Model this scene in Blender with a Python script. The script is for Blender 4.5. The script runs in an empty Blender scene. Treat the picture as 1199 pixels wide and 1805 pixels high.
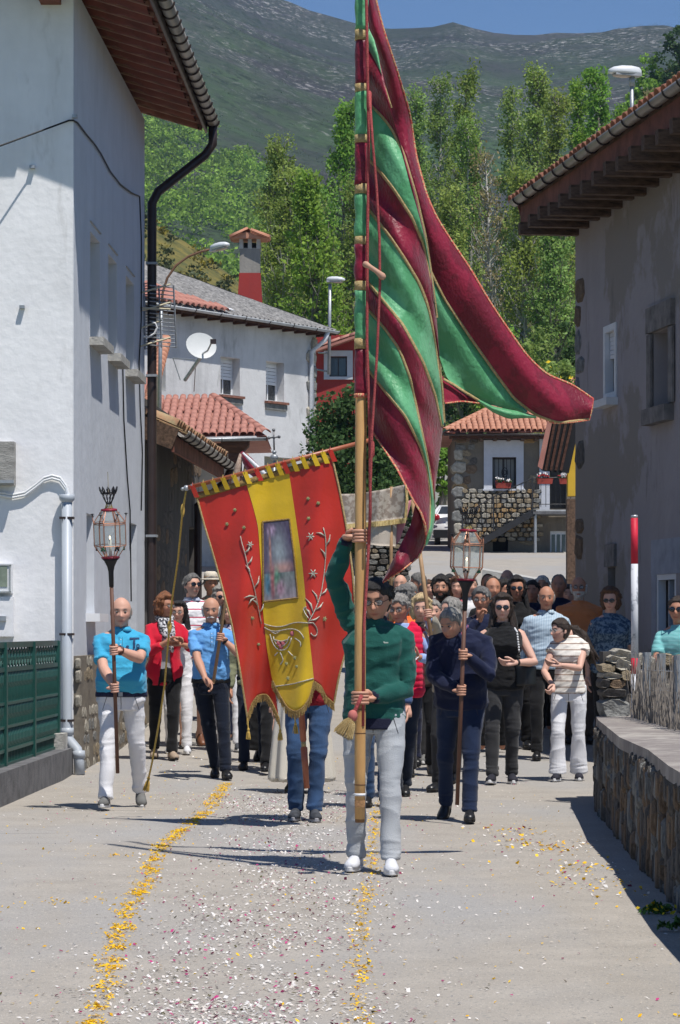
import bpy, bmesh, math, random
import numpy as np
from mathutils import Vector, Matrix, noise as mnoise
from mathutils.bvhtree import BVHTree
random.seed(7); RNG = np.random.default_rng(11)
SC = bpy.context.scene; COL = SC.collection
F = 5000.0; HC = 1.43; HY = 1110.0; CX = 599.5      # focal length in photo pixels, eye height, horizon row
# ---- camera
cd = bpy.data.cameras.new("camera"); cam = bpy.data.objects.new("camera", cd); COL.objects.link(cam)
cd.sensor_fit = 'HORIZONTAL'; cd.sensor_width = 36; cd.lens = 36*F/1199; cd.shift_y = (HY-902.5)/1199
cd.clip_start = 0.5; cd.clip_end = 9000
cam.location = (0, 0, HC); cam.rotation_euler = (math.pi/2, 0, 0); SC.camera = cam
# ---- light
SUNV = Vector((0.27, -0.38, 1.0)).normalized()
W = bpy.data.worlds.new("World"); SC.world = W; W.use_nodes = True
nt = W.node_tree; bg = nt.nodes['Background']; sky = nt.nodes.new('ShaderNodeTexSky')
sky.sky_type = 'NISHITA'; sky.sun_disc = False
sky.sun_elevation = math.asin(SUNV.z); sky.sun_rotation = math.atan2(SUNV.x, SUNV.y)
sky.altitude = 1100; sky.air_density = 1.0; sky.dust_density = 0.1; sky.ozone_density = 1.6
tint = nt.nodes.new('ShaderNodeMix'); tint.data_type = 'RGBA'; tint.blend_type = 'MULTIPLY'; tint.inputs[0].default_value = 1; tint.inputs[7].default_value = (.70, .90, 1.15, 1)
nt.links.new(sky.outputs[0], tint.inputs[6]); nt.links.new(tint.outputs[2], bg.inputs[0]); bg.inputs[1].default_value = 0.070
sl = bpy.data.lights.new("sun", 'SUN'); sun = bpy.data.objects.new("sun", sl); COL.objects.link(sun)
sl.energy = 4.4; sl.angle = math.radians(0.53); sl.color = (1.0, 0.955, 0.89)
sun.rotation_euler = SUNV.to_track_quat('Z', 'Y').to_euler(); sun.location = (20, -20, 60)
SC.view_settings.view_transform = 'Standard'; SC.view_settings.look = 'None'
SC.view_settings.exposure = 0.27; SC.view_settings.gamma = 1.0; SC.view_settings.use_curve_mapping = False
SC.cycles.max_bounces = 5; SC.cycles.diffuse_bounces = 3; SC.cycles.glossy_bounces = 2
SC.cycles.transmission_bounces = 4; SC.cycles.transparent_max_bounces = 8; SC.cycles.volume_bounces = 0
SC.cycles.sample_clamp_indirect = 6

# ---- small helpers
def A(*a): return np.array(a, float)
def nrm(v):
    v = np.asarray(v, float); l = np.linalg.norm(v); return v/l if l > 1e-9 else v
def P(px, py, Y): return A((px-CX)*Y/F, Y, HC+(HY-py)*Y/F)
GY = [-60, 27, 32, 36, 42, 50, 60, 72, 86, 96, 106, 130, 180, 260, 420]
GZ = [0, 0, .10, .28, .60, 1.15, 1.95, 2.75, 3.55, 4.05, 4.6, 6.2, 10, 15, 24]
def g(X, Y): return float(np.interp(Y, GY, GZ))
def lerp(a, b, t): return a+(b-a)*t
def smooth(t):
    t = np.clip(t, 0, 1); return t*t*(3-2*t)
ORG = {}
class MB:
    def __init__(s): s.v = []; s.f = []; s.n = 0
    def add(s, vs, fs):
        vs = np.asarray(vs, float).reshape(-1, 3); k = s.n
        s.v.append(vs); s.f += [tuple(i+k for i in f) for f in fs]; s.n += len(vs)
    def quad(s, a, b, c, d): s.add([a, b, c, d], [(0, 1, 2, 3)])
    def box(s, c, size, R=None):
        h = np.asarray(size, float)/2; c = np.asarray(c, float)
        vs = np.array([[x, y, z] for x in (-1, 1) for y in (-1, 1) for z in (-1, 1)], float)*h
        if R is not None: vs = vs @ np.asarray(R, float)      # rows of R = local axes
        s.add(vs+c, [(0, 1, 3, 2), (4, 6, 7, 5), (0, 4, 5, 1), (2, 3, 7, 6), (0, 2, 6, 4), (1, 5, 7, 3)])
    def beam(s, a, b, w, h, up=(0, 0, 1)):
        a = np.asarray(a, float); b = np.asarray(b, float); d = nrm(b-a); r = nrm(np.cross(d, up)); u = np.cross(r, d)
        s.box((a+b)/2, (w, np.linalg.norm(b-a), h), [r, d, u])
    def tube(s, pts, rad, n=10, cap=True, ref=(0, 0, 1), rnd=False, closed=False):
        pts = [np.asarray(p, float) for p in pts]; m = len(pts)
        rad = [rad]*m if np.isscalar(rad) else list(rad)
        rad = [(r, r) if np.isscalar(r) else r for r in rad]
        if rnd:
            d0 = nrm(pts[0]-pts[1]); d1 = nrm(pts[-1]-pts[-2]); r0 = rad[0]; r1 = rad[-1]
            a0 = min(r0); a1 = min(r1)
            pts = [pts[0]+d0*a0*.95, pts[0]+d0*a0*.7]+pts+[pts[-1]+d1*a1*.7, pts[-1]+d1*a1*.95]
            rad = [(r0[0]*.35, r0[1]*.35), (r0[0]*.75, r0[1]*.75)]+rad+[(r1[0]*.75, r1[1]*.75), (r1[0]*.35, r1[1]*.35)]; m += 4
        ref = np.asarray(ref, float); vs = []; prev = None
        for i in range(m):
            t = nrm(pts[min(i+1, m-1)]-pts[max(i-1, 0)])
            if prev is None:
                e1 = np.cross(t, ref); 
                if np.linalg.norm(e1) < .05: e1 = np.cross(t, A(1, 0, 0) if abs(t[0]) < .9 else A(0, 1, 0))
                e1 = nrm(e1)
            else: e1 = nrm(prev-t*np.dot(prev, t))
            e2 = np.cross(e1, t); prev = e1
            for k in range(n):
                an = 2*math.pi*k/n
                vs.append(pts[i]+e1*math.cos(an)*rad[i][0]+e2*math.sin(an)*rad[i][1])
        fs = [(i*n+k, i*n+(k+1) % n, (i+1)*n+(k+1) % n, (i+1)*n+k) for i in range(m-1) for k in range(n)]
        if cap: fs += [tuple(range(n))[::-1], tuple((m-1)*n+k for k in range(n))]
        s.add(vs, fs)
    def rings(s, rings, cap=True):
        n = len(rings[0]); vs = np.concatenate([np.asarray(r, float) for r in rings]); m = len(rings)
        fs = [(i*n+k, i*n+(k+1) % n, (i+1)*n+(k+1) % n, (i+1)*n+k) for i in range(m-1) for k in range(n)]
        if cap: fs += [tuple(range(n))[::-1], tuple((m-1)*n+k for k in range(n))]
        s.add(vs, fs)
    def sphere(s, c, r, n=10, m=7, R=None):
        c = np.asarray(c, float); r = np.asarray([r]*3 if np.isscalar(r) else r, float); vs = [[0, 0, -1.]]
        for i in range(1, m):
            th = math.pi*i/m
            for k in range(n): vs.append([math.sin(th)*math.cos(2*math.pi*k/n), math.sin(th)*math.sin(2*math.pi*k/n), -math.cos(th)])
        vs.append([0, 0, 1.]); L = len(vs)-1; vs = np.array(vs)*r
        if R is not None: vs = vs @ np.asarray(R, float)
        fs = [(0, 1+(k+1) % n, 1+k) for k in range(n)]
        fs += [(1+i*n+k, 1+i*n+(k+1) % n, 1+(i+1)*n+(k+1) % n, 1+(i+1)*n+k) for i in range(m-2) for k in range(n)]
        fs += [(1+(m-2)*n+k, 1+(m-2)*n+(k+1) % n, L) for k in range(n)]
        s.add(vs+c, fs)
    def lathe(s, prof, c, axis=(0, 0, 1), n=16):
        s.tube([np.asarray(c, float)+np.asarray(axis, float)*z for r, z in prof], [max(r, 1e-4) for r, z in prof], n, ref=(0.01, 1, 0.02))
    def mesh(s, name, org=(0, 0, 0)):
        me = bpy.data.meshes.new(name); v = np.concatenate(s.v)-np.asarray(org, float)
        me.from_pydata(v.tolist(), [], s.f); me.update(); return me
    def build(s, name, m, parent=None, smooth=False, org=None, recalc=False):
        if parent is not None: org = ORG.get(parent.name, A(0, 0, 0))
        elif org is None:
            v = np.concatenate(s.v); org = A((v[:, 0].min()+v[:, 0].max())/2, (v[:, 1].min()+v[:, 1].max())/2, v[:, 2].min())
        me = s.mesh(name, org); return link(me, name, m, parent, org, smooth)
def link(me, name, m, parent, org, smooth=False):
    o = bpy.data.objects.new(name, me); COL.objects.link(o)
    if m is not None: me.materials.append(m)
    if smooth: me.polygons.foreach_set('use_smooth', [True]*len(me.polygons))
    if parent is not None: o.parent = parent
    else: o.location = org
    ORG[o.name] = np.asarray(org, float); return o
def tag(o, label=None, cat=None, group=None, kind=None):
    for k, v in (('label', label), ('category', cat), ('group', group), ('kind', kind)):
        if v: o[k] = v
    return o
def empty(name, loc, label=None, cat=None, group=None):
    o = bpy.data.objects.new(name, None); COL.objects.link(o); o.location = tuple(loc); o.empty_display_size = .2
    ORG[o.name] = np.asarray(loc, float); return tag(o, label, cat, group)
def piece(me, name, loc, parent, R=None, scale=(1, 1, 1)):
    """one more object of a shared mesh; rows of R are its axes"""
    o = bpy.data.objects.new(name, me); COL.objects.link(o); o.parent = parent
    o.location = tuple(np.asarray(loc, float)-ORG[parent.name])
    if R is not None:
        o.rotation_euler = Matrix(np.asarray(R, float).T.tolist()).to_euler()
    o.scale = scale; ORG[o.name] = ORG[parent.name]; return o
def part(name, m, parent, fn, smooth=False):
    b = MB(); fn(b); return b.build(name, m, parent, smooth)
def structure(name, b, m, smooth=False):
    return tag(b.build(name, m, None, smooth), kind='structure')
def bigmesh(name, v, quads, mats, col=None, org=(0, 0, 0), uvs=None, tri=False):
    """fast build of many faces from numpy"""
    k = 3 if tri else 4
    me = bpy.data.meshes.new(name); v = np.asarray(v, np.float32)-np.asarray(org, np.float32); q = np.asarray(quads, np.int32)
    me.vertices.add(len(v)); me.vertices.foreach_set('co', v.ravel())
    me.loops.add(q.size); me.loops.foreach_set('vertex_index', q.ravel())
    me.polygons.add(len(q)); me.polygons.foreach_set('loop_start', np.arange(0, q.size, k, dtype=np.int32))
    me.polygons.foreach_set('loop_total', np.full(len(q), k, np.int32))
    if col is not None:
        at = me.color_attributes.new('Col', 'FLOAT_COLOR', 'POINT'); c = np.ones((len(v), 4), np.float32); c[:, :3] = col
        at.data.foreach_set('color', c.ravel())
    me.update(calc_edges=True); me.materials.append(mats); return me

# ---- materials
MATS = {}
def mat(name, col=(.5, .5, .5), rough=.85, var=.15, scale=6., bump=.0, bscale=None, metal=0., spec=.3, sheen=0., col2=None, stretch=(1, 1, 1), attr=False, trans=0., detail=5., alpha=None, emit=None, coat=0., thr=None):
    if name in MATS: return MATS[name]
    m = bpy.data.materials.new(name); m.use_nodes = True; t = m.node_tree; b = t.nodes['Principled BSDF']
    b.inputs['Roughness'].default_value = rough; b.inputs['Metallic'].default_value = metal
    b.inputs['Specular IOR Level'].default_value = spec; b.inputs['Sheen Weight'].default_value = sheen
    b.inputs['Coat Weight'].default_value = coat
    tc = t.nodes.new('ShaderNodeTexCoord'); mp = t.nodes.new('ShaderNodeMapping'); mp.inputs['Scale'].default_value = stretch
    t.links.new(tc.outputs['Object'], mp.inputs[0]); n = t.nodes.new('ShaderNodeTexNoise')
    n.inputs['Scale'].default_value = scale; n.inputs['Detail'].default_value = detail; n.inputs['Roughness'].default_value = .6
    t.links.new(mp.outputs[0], n.inputs[0]); mx = t.nodes.new('ShaderNodeMix'); mx.data_type = 'RGBA'
    c = np.array(col[:3]); lo = np.clip(c*(1-var), 0, 1); hi = np.clip(c*(1+var), 0, 1) if col2 is None else np.array(col2)
    r = t.nodes.new('ShaderNodeValToRGB'); e = r.color_ramp.elements
    p0, p1 = thr or (.32, .68)
    e[0].position = p0; e[1].position = p1; e[0].color = (*lo, 1); e[1].color = (*hi, 1)
    if col2 is not None: e[0].color = (*c, 1)
    t.links.new(n.outputs['Fac'], r.inputs[0]); out = r.outputs[0]
    if attr:
        at = t.nodes.new('ShaderNodeAttribute'); at.attribute_name = 'Col'; mm = t.nodes.new('ShaderNodeMix'); mm.data_type = 'RGBA'; mm.blend_type = 'MULTIPLY'
        mm.inputs[0].default_value = 1; t.links.new(out, mm.inputs[6]); t.links.new(at.outputs['Color'], mm.inputs[7]); out = mm.outputs[2]
    t.links.new(out, b.inputs['Base Color'])
    if bump:
        n2 = t.nodes.new('ShaderNodeTexNoise'); n2.inputs['Scale'].default_value = bscale or scale*4; n2.inputs['Detail'].default_value = 6
        t.links.new(mp.outputs[0], n2.inputs[0]); bp = t.nodes.new('ShaderNodeBump'); bp.inputs['Strength'].default_value = min(1, bump); bp.inputs['Distance'].default_value = .02*max(1, bump)
        t.links.new(n2.outputs['Fac'], bp.inputs['Height']); t.links.new(bp.outputs[0], b.inputs['Normal'])
    if trans:
        tr = t.nodes.new('ShaderNodeBsdfTranslucent'); ms = t.nodes.new('ShaderNodeMixShader'); ms.inputs[0].default_value = trans
        t.links.new(out, tr.inputs[0]); t.links.new(b.outputs[0], ms.inputs[1]); t.links.new(tr.outputs[0], ms.inputs[2])
        t.links.new(ms.outputs[0], t.nodes['Material Output'].inputs[0])
    if alpha is not None:
        ts = t.nodes.new('ShaderNodeBsdfTransparent'); ts.inputs[0].default_value = (.93, .96, .96, 1); ms = t.nodes.new('ShaderNodeMixShader'); ms.inputs[0].default_value = alpha
        t.links.new(ts.outputs[0], ms.inputs[1]); t.links.new(b.outputs[0], ms.inputs[2]); t.links.new(ms.outputs[0], t.nodes['Material Output'].inputs[0])
    if emit: b.inputs['Emission Color'].default_value = (*emit[:3], 1); b.inputs['Emission Strength'].default_value = emit[3]
    MATS[name] = m; return m
def stripes(name, c1, c2, axis, freq, width=.5, rough=.9, wob=.0):
    if name in MATS: return MATS[name]
    m = mat(name, c1, rough, .06, 8); t = m.node_tree; b = t.nodes['Principled BSDF']
    tc = t.nodes.new('ShaderNodeTexCoord'); s = t.nodes.new('ShaderNodeSeparateXYZ'); t.links.new(tc.outputs['Object'], s.inputs[0])
    a = t.nodes.new('ShaderNodeMath'); a.operation = 'MULTIPLY'; a.inputs[1].default_value = freq; t.links.new(s.outputs[axis], a.inputs[0])
    f = t.nodes.new('ShaderNodeMath'); f.operation = 'FRACT'; t.links.new(a.outputs[0], f.inputs[0])
    l = t.nodes.new('ShaderNodeMath'); l.operation = 'LESS_THAN'; l.inputs[1].default_value = width; t.links.new(f.outputs[0], l.inputs[0])
    mx = t.nodes.new('ShaderNodeMix'); mx.data_type = 'RGBA'; mx.inputs[6].default_value = (*c1, 1); mx.inputs[7].default_value = (*c2, 1)
    t.links.new(l.outputs[0], mx.inputs[0]); t.links.new(mx.outputs[2], b.inputs['Base Color']); return m
def plaster(name, base, dirt, dark=None, dirt_amt=.45, stain_scale=.7, bump=.5, bscale=14, patch=None, zdirt=None):
    """rendered wall: base colour, vertical streak stains, blotches, lumpy relief, optional bare patches"""
    if name in MATS: return MATS[name]
    m = mat(name, base, .92, .04, 3, bump, bscale, spec=.15); t = m.node_tree; b = t.nodes['Principled BSDF']
    src = b.inputs['Base Color'].links[0].from_socket; tc = t.nodes.new('ShaderNodeTexCoord')
    def layer(src, colr, scale, stretch, lo, hi, amt, detail=7):
        mp = t.nodes.new('ShaderNodeMapping'); mp.inputs['Scale'].default_value = stretch; t.links.new(tc.outputs['Object'], mp.inputs[0])
        n = t.nodes.new('ShaderNodeTexNoise'); n.inputs['Scale'].default_value = scale; n.inputs['Detail'].default_value = detail; n.inputs['Roughness'].default_value = .65
        t.links.new(mp.outputs[0], n.inputs[0]); r = t.nodes.new('ShaderNodeMapRange'); r.inputs[1].default_value = lo; r.inputs[2].default_value = hi; r.inputs[4].default_value = amt
        t.links.new(n.outputs['Fac'], r.inputs[0]); mx = t.nodes.new('ShaderNodeMix'); mx.data_type = 'RGBA'
        t.links.new(r.outputs[0], mx.inputs[0]); t.links.new(src, mx.inputs[6]); mx.inputs[7].default_value = (*colr, 1); return mx.outputs[2]
    if patch: src = layer(src, patch[0], patch[1], (1, 1, 1), patch[2], patch[2]+.03, 1.)
    src = layer(src, dirt, stain_scale*3, (1, 1, .16), .5, .75, dirt_amt)
    src = layer(src, dirt, stain_scale, (1, 1, 1), .48, .72, dirt_amt*.8)
    if dark: src = layer(src, dark, stain_scale*7, (1, 1, .3), .6, .74, dirt_amt)
    t.links.new(src, b.inputs['Base Color']); return m

WHITE = plaster('white_plaster', (.83, .83, .84), (.56, .56, .56), (.42, .41, .39), .42, .6, .32, 11)
WHITE_SIDE = plaster('white_plaster_smooth_shaded', (.60, .63, .68), (.42, .44, .47), None, .35, .7, .35, 7)  # side wall plaster: its bluish shade is put into the colour
WHITEOLD = plaster('stained_white_plaster', (.62, .62, .62), (.27, .27, .27), (.30, .30, .29), .85, .30, .4, 7)
GREYWALL = plaster('grey_weathered_render', (.39, .35, .345), (.29, .26, .24), (.06, .055, .05), .6, .38, .7, 5, patch=((.30, .265, .23), .30, .50))
STONEDARK = plaster('dark_rubble_render', (.085, .08, .075), (.15, .14, .13), (.03, .03, .03), .7, .8, 1., 5)
MORTAR = plaster('stone_mortar', (.20, .175, .14), (.10, .09, .08), (.28, .25, .2), .6, 1.2, .8, 9)
CONC = mat('concrete', (.42, .41, .38), .92, .2, 5, .5, 40, spec=.2)
CONCD = mat('kerb_concrete', (.13, .13, .135), .9, .3, 6, .3, 40)
ROAD = mat('pale_concrete_road', (.35, .32, .28), .93, .10, 2.5, .35, 120, spec=.2, detail=8)
WOODD = mat('dark_brown_wood', (.075, .032, .020), .75, .4, 5, .4, 20, stretch=(1, 1, 5))
WOODR = mat('red_brown_fascia', (.20, .075, .05), .8, .35, 4, .3, 18)
WOODG = mat('old_grey_brown_wood', (.12, .075, .05), .85, .5, 6, .4, 30, stretch=(4, 1, 4))
TILE = mat('terracotta_tile', (.42, .17, .10), .85, .3, 3.3, .3, 40, col2=(.52, .27, .18))
TILEP = mat('dull_pink_tile', (.36, .15, .12), .85, .3, 3.3, .3, 40, col2=(.45, .22, .17))
TILEO = mat('lichened_tile', (.40, .19, .11), .9, .3, 7, .4, 40, col2=(.36, .31, .18))
GUTM = mat('gutter_metal', (.30, .28, .25), .45, .15, 5, metal=.3, spec=.5)
DARKM = mat('dark_brown_metal', (.035, .022, .02), .45, .2, 5, spec=.5)
PVC = mat('grey_plastic_pipe', (.40, .44, .49), .45, .06, 4, spec=.5)
GALV = mat('galvanised_steel', (.36, .38, .40), .45, .2, 12, metal=.5)
BLACK = mat('black', (.012, .012, .014), .6, .2, 5)
DARKIN = mat('dark_interior', (.014, .013, .013), .9, .3, 2)
GLASSD = mat('dark_window_glass', (.03, .035, .04), .08, .3, 1.5, spec=.8)
WHITEP = mat('white_paint', (.74, .75, .76), .5, .05, 5)
GREENM = mat('dark_green_metal', (.012, .070, .058), .42, .25, 9, spec=.5)
STONEM = [mat('stone_%s' % n, c, .92, .35, 5, .8, 14, spec=.2) for n, c in
          (('tan', (.27, .22, .15)), ('grey', (.20, .20, .19)), ('ochre', (.33, .22, .11)), ('pale', (.38, .35, .29)), ('brown', (.17, .12, .08)), ('dark', (.11, .10, .09)))]
def stone_mesh(i, m):
    rr = random.Random(i); v = []; 
    n = 8; rings = []
    ra = [2*math.pi*(q+.5)/n+rr.uniform(-.2, .2) for q in range(n)]; jx = [1+rr.uniform(-.2, .06) for q in ra]; jz = [1+rr.uniform(-.2, .06) for q in ra]
    for t in (-1, -.6, .6, 1):
        k = .80 if abs(t) == 1 else 1
        rings.append([[.5*k*max(-1, min(1, 1.35*math.cos(a)))*jx[i_], t*.5*(1+rr.uniform(-.12, .05)), .5*k*max(-1, min(1, 1.35*math.sin(a)))*jz[i_]] for i_, a in enumerate(ra)])
    b = MB(); b.rings(rings); me = b.mesh('stone'); me.materials.append(m); me.polygons.foreach_set('use_smooth', [False]*len(me.polygons)); return me
STONES = {}
def stones(keys):
    out = []
    for k in keys:
        if k not in STONES: STONES[k] = [stone_mesh(k*7+i, STONEM[k]) for i in range(3)]
        out += STONES[k]
    return out
def stone_field(parent, O, u, n, L, H, sz, keys, skip=None, depth=.12, aspect=1.7, seed=1, cap=300, proud=.0):
    """courses of rubble over a wall face: u along, z up, n outward"""
    rr = random.Random(seed); u = nrm(u); n = nrm(n); pool = stones(keys); z = 0; k = 0
    while z < H and k < cap:
        h = sz*rr.uniform(.75, 1.3); x = -rr.random()*sz
        while x < L and k < cap:
            w = sz*aspect*rr.uniform(.6, 1.4); cx, cz = x+w/2, z+h/2
            if 0 <= cx <= L and not (skip and skip(cx, cz, w/2, h/2)):
                a = rr.uniform(-.08, .08); uu = nrm(u*math.cos(a)+A(0, 0, math.sin(a))); up = np.cross(uu, -n) if np.cross(uu, -n)[2] > 0 else np.cross(-n, uu)*-1
                up = nrm(np.cross(uu, n)); up = up if up[2] > 0 else -up
                nn = np.cross(up, uu)
                piece(rr.choice(pool), 'stone', O+u*cx+A(0, 0, 1)*(cz+rr.uniform(-.1, .1)*h)+n*(proud+rr.uniform(-.2, .2)*depth*.4), parent, [uu, nn, up], (w*.94, depth, h*.92)); k += 1
            x += w
        z += h
    return k
def tile_mesh(w, L, m, name='roof_tile'):
    b = MB(); n = 6; r0, r1 = w*.5, w*.42; vs = []
    for y, r in ((0, r0), (L, r1)):
        for t in (1., .86):
            for k in range(n+1):
                a = math.pi*k/n; vs.append([-math.cos(a)*r*t, y, math.sin(a)*r*.75*t])
    N = n+1; fs = []
    for k in range(n):
        fs += [(k, k+1, 2*N+k+1, 2*N+k), (N+k+1, N+k, 3*N+k, 3*N+k+1), (k+1, k, N+k, N+k+1), (2*N+k, 2*N+k+1, 3*N+k+1, 3*N+k)]
    b.add(vs, fs); me = b.mesh(name); me.materials.append(m); me.polygons.foreach_set('use_smooth', [True]*len(me.polygons)); return me
def tile_rows(parent, O, u, v, me, nu, nv, du, dv, keep=None, jitter=.012, seed=3, cap=290):
    """O: eave corner; u along the eave, v up the slope"""
    rr = random.Random(seed); u = nrm(u); v = nrm(v); n = np.cross(u, v); n = n if n[2] > 0 else -n; k = 0
    R0 = [np.cross(v, n), v, n]
    for j in range(nv):
        for i in range(nu):
            x, y = (i+.5)*du, j*dv
            if keep and not keep(x, y): continue
            if k >= cap: return
            piece(me, 'roof_tile', O+u*(x+rr.uniform(-1, 1)*jitter)+v*(y+rr.uniform(-1, 1)*jitter)+n*(.03+rr.uniform(0, .012)), parent,
                  [nrm(R0[0]), nrm(v+n*.06), n]); k += 1
def wall_face(b, O, u, n, L, H, holes=(), t=.25, z0=0.):
    """wall with openings (x0,x1,z0,z1): outer skin, reveals, closed back"""
    u = nrm(u); n = nrm(n); Z = A(0, 0, 1)
    xs = sorted({0., L} | {h[0] for h in holes} | {h[1] for h in holes}); zs = sorted({z0, H} | {h[2] for h in holes} | {h[3] for h in holes})
    def q(x, z, d): return O+u*x+Z*z-n*d
    for i in range(len(xs)-1):
        for j in range(len(zs)-1):
            cx, cz = (xs[i]+xs[i+1])/2, (zs[j]+zs[j+1])/2
            if any(h[0] < cx < h[1] and h[2] < cz < h[3] for h in holes): continue
            for d in (0, t): b.quad(q(xs[i], zs[j], d), q(xs[i+1], zs[j], d), q(xs[i+1], zs[j+1], d), q(xs[i], zs[j+1], d))
    for x0, x1, a, c in list(holes)+[(0, L, z0, H)]:
        for p, r in (((x0, a), (x1, a)), ((x1, a), (x1, c)), ((x1, c), (x0, c)), ((x0, c), (x0, a))):
            b.quad(q(*p, 0), q(*r, 0), q(*r, t), q(*p, t))
def window_fill(parent, O, u, n, h, depth=.18, frame=None, fw=.05, mull=True, glass=None, shutter=0):
    u = nrm(u); n = nrm(n); Z = A(0, 0, 1); frame = frame or WHITEP; x0, x1, a, c = h; R = [u, n, Z]
    w = empty_part('window', parent, O+u*(x0+x1)/2+Z*a)
    f = MB()
    for cx, cz, sx, sz in ((x0+fw/2, (a+c)/2, fw, c-a), (x1-fw/2, (a+c)/2, fw, c-a), ((x0+x1)/2, a+fw/2, x1-x0-2*fw, fw), ((x0+x1)/2, c-fw/2, x1-x0-2*fw, fw)):
        f.box(O+u*cx+Z*cz-n*depth, (sx, .05, sz), R)
    if mull: f.box(O+u*(x0+x1)/2+Z*(a+c)/2-n*depth, (.04, .045, c-a-2*fw), R)
    f.build('frame', frame, w)
    b = MB(); b.box(O+u*(x0+x1)/2+Z*(a+c)/2-n*(depth+.01), (x1-x0-2*fw, .012, c-a-2*fw), R); b.build('pane', glass or GLASSD, w)
    if shutter:
        b = MB(); ns = max(3, int(shutter/.09))
        for k in range(ns):
            zz = c-fw-(k+.5)*shutter/ns; b.box(O+u*(x0+x1)/2+Z*zz-n*(depth-.035), (x1-x0-2*fw-.01, .02, shutter/ns*.88), R)
        b.build('roller_shutter', WHITEP, w)
    return w
def empty_part(name, parent, loc):
    """a sub-assembly: its mesh is the frame, so use a tiny back plate"""
    o = bpy.data.objects.new(name, None); COL.objects.link(o); o.parent = parent; o.location = tuple(np.asarray(loc, float)-ORG[parent.name]); ORG[o.name] = np.asarray(loc, float); o.empty_display_size = .1; return o
# ================= land =================
def grid_sheet(name, xs, ys, zf, m, kind='structure', smooth_=True):
    X, Y = np.meshgrid(xs, ys, indexing='ij'); Z = np.vectorize(zf)(X, Y)
    v = np.stack([X, Y, Z], -1).reshape(-1, 3); ny = len(ys); i, j = np.meshgrid(np.arange(len(xs)-1), np.arange(ny-1), indexing='ij')
    q = np.stack([i*ny+j, (i+1)*ny+j, (i+1)*ny+j+1, i*ny+j+1], -1).reshape(-1, 4)
    me = bigmesh(name, v, q, m); o = bpy.data.objects.new(name, me); COL.objects.link(o); me.polygons.foreach_set('use_smooth', [smooth_]*len(q))
    return tag(o, kind=kind) if kind else o
GRASS = mat('meadow', (.06, .10, .025), .95, .4, .6, .6, 6, col2=(.16, .17, .05))
ys = np.concatenate([np.arange(-40, 24, 4.), np.arange(24, 110, 2.), np.arange(112, 420, 12.), A(600, 1500, 4000)])
xs = np.concatenate([A(-3000, -900, -300, -120, -60), np.arange(-30, 31, 3.), A(60, 120, 300, 900, 3000)])
grid_sheet('ground', xs, ys, lambda x, y: g(x, y)-.06 if y < 421 else 18., GRASS)
def roadz(x, y): return g(x, y)+.012*mnoise.noise(Vector((x*.7, y*.3, 3)))-.006
ys = np.concatenate([np.arange(-12, 40, .5), np.arange(40, 116, 2.)])
# road material: worn concrete with cool/warm patches, joints and hairline seams
t = ROAD.node_tree; b_ = t.nodes['Principled BSDF']; src = b_.inputs['Base Color'].links[0].from_socket; tc = t.nodes.new('ShaderNodeTexCoord')
def rlayer(src, colr, scale, stretch, lo, hi, amt):
    mp = t.nodes.new('ShaderNodeMapping'); mp.inputs['Scale'].default_value = stretch; t.links.new(tc.outputs['Object'], mp.inputs[0])
    n = t.nodes.new('ShaderNodeTexNoise'); n.inputs['Scale'].default_value = scale; n.inputs['Detail'].default_value = 8; t.links.new(mp.outputs[0], n.inputs[0])
    r = t.nodes.new('ShaderNodeMapRange'); r.inputs[1].default_value = lo; r.inputs[2].default_value = hi; r.inputs[4].default_value = amt; t.links.new(n.outputs['Fac'], r.inputs[0])
    mx = t.nodes.new('ShaderNodeMix'); mx.data_type = 'RGBA'; t.links.new(r.outputs[0], mx.inputs[0]); t.links.new(src, mx.inputs[6]); mx.inputs[7].default_value = (*colr, 1); return mx.outputs[2]
src = rlayer(src, (.32, .315, .31), .55, (1, .35, 1), .45, .6, .75)
src = rlayer(src, (.30, .27, .23), 1.1, (1, .25, 1), .56, .72, .55)
src = rlayer(src, (.24, .235, .22), 60, (1, .6, 1), .57, .66, .75)
src = rlayer(src, (.55, .50, .43), 90, (1, .6, 1), .60, .68, .7)
src = rlayer(src, (.10, .10, .10), 2.2, (.12, 1.6, 1), .70, .73, .5)
t.links.new(src, b_.inputs['Base Color'])
grid_sheet('road', np.arange(-5.4, 5.6, .5), ys, roadz, ROAD)

# ---- mountain and hills
def ridge_fn(pts, Yr):
    xs_ = [(p[0]-CX)*Yr/F for p in pts]; zs_ = [HC+(HY-p[1])*Yr/F for p in pts]
    return lambda X: float(np.interp(X, xs_, zs_))
def hill(name, pts, Y0, Z0, Yr, m, x0, x1, nx, ny, amp, fr, pw=1.15, kind='structure'):
    rf = ridge_fn(pts, Yr)
    def zf(X, Y):
        t = (Y-Y0)/(Yr-Y0); zr = rf(X*Yr/max(Y, Y0*.7)) if t < 1 else rf(X)
        z = Z0+(zr-Z0)*(t**pw) if t <= 1 else zr-(t-1)*(zr-Z0)*1.2
        k = min(1., max(0, t)*3)*(1 if t < .9 else max(.12, 1-(t-.9)*9))
        return z+amp*k*(mnoise.fractal(Vector((X*fr, Y*fr*.6, 1.7)), 1., 2.1, 6)) if t > 0 else Z0+(t*5)
    o = grid_sheet(name, np.linspace(x0, x1, nx), np.concatenate([np.linspace(Y0-5, Yr, ny), np.linspace(Yr*1.02, Yr*1.25, 5)]), zf, m)
    return o, zf
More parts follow.
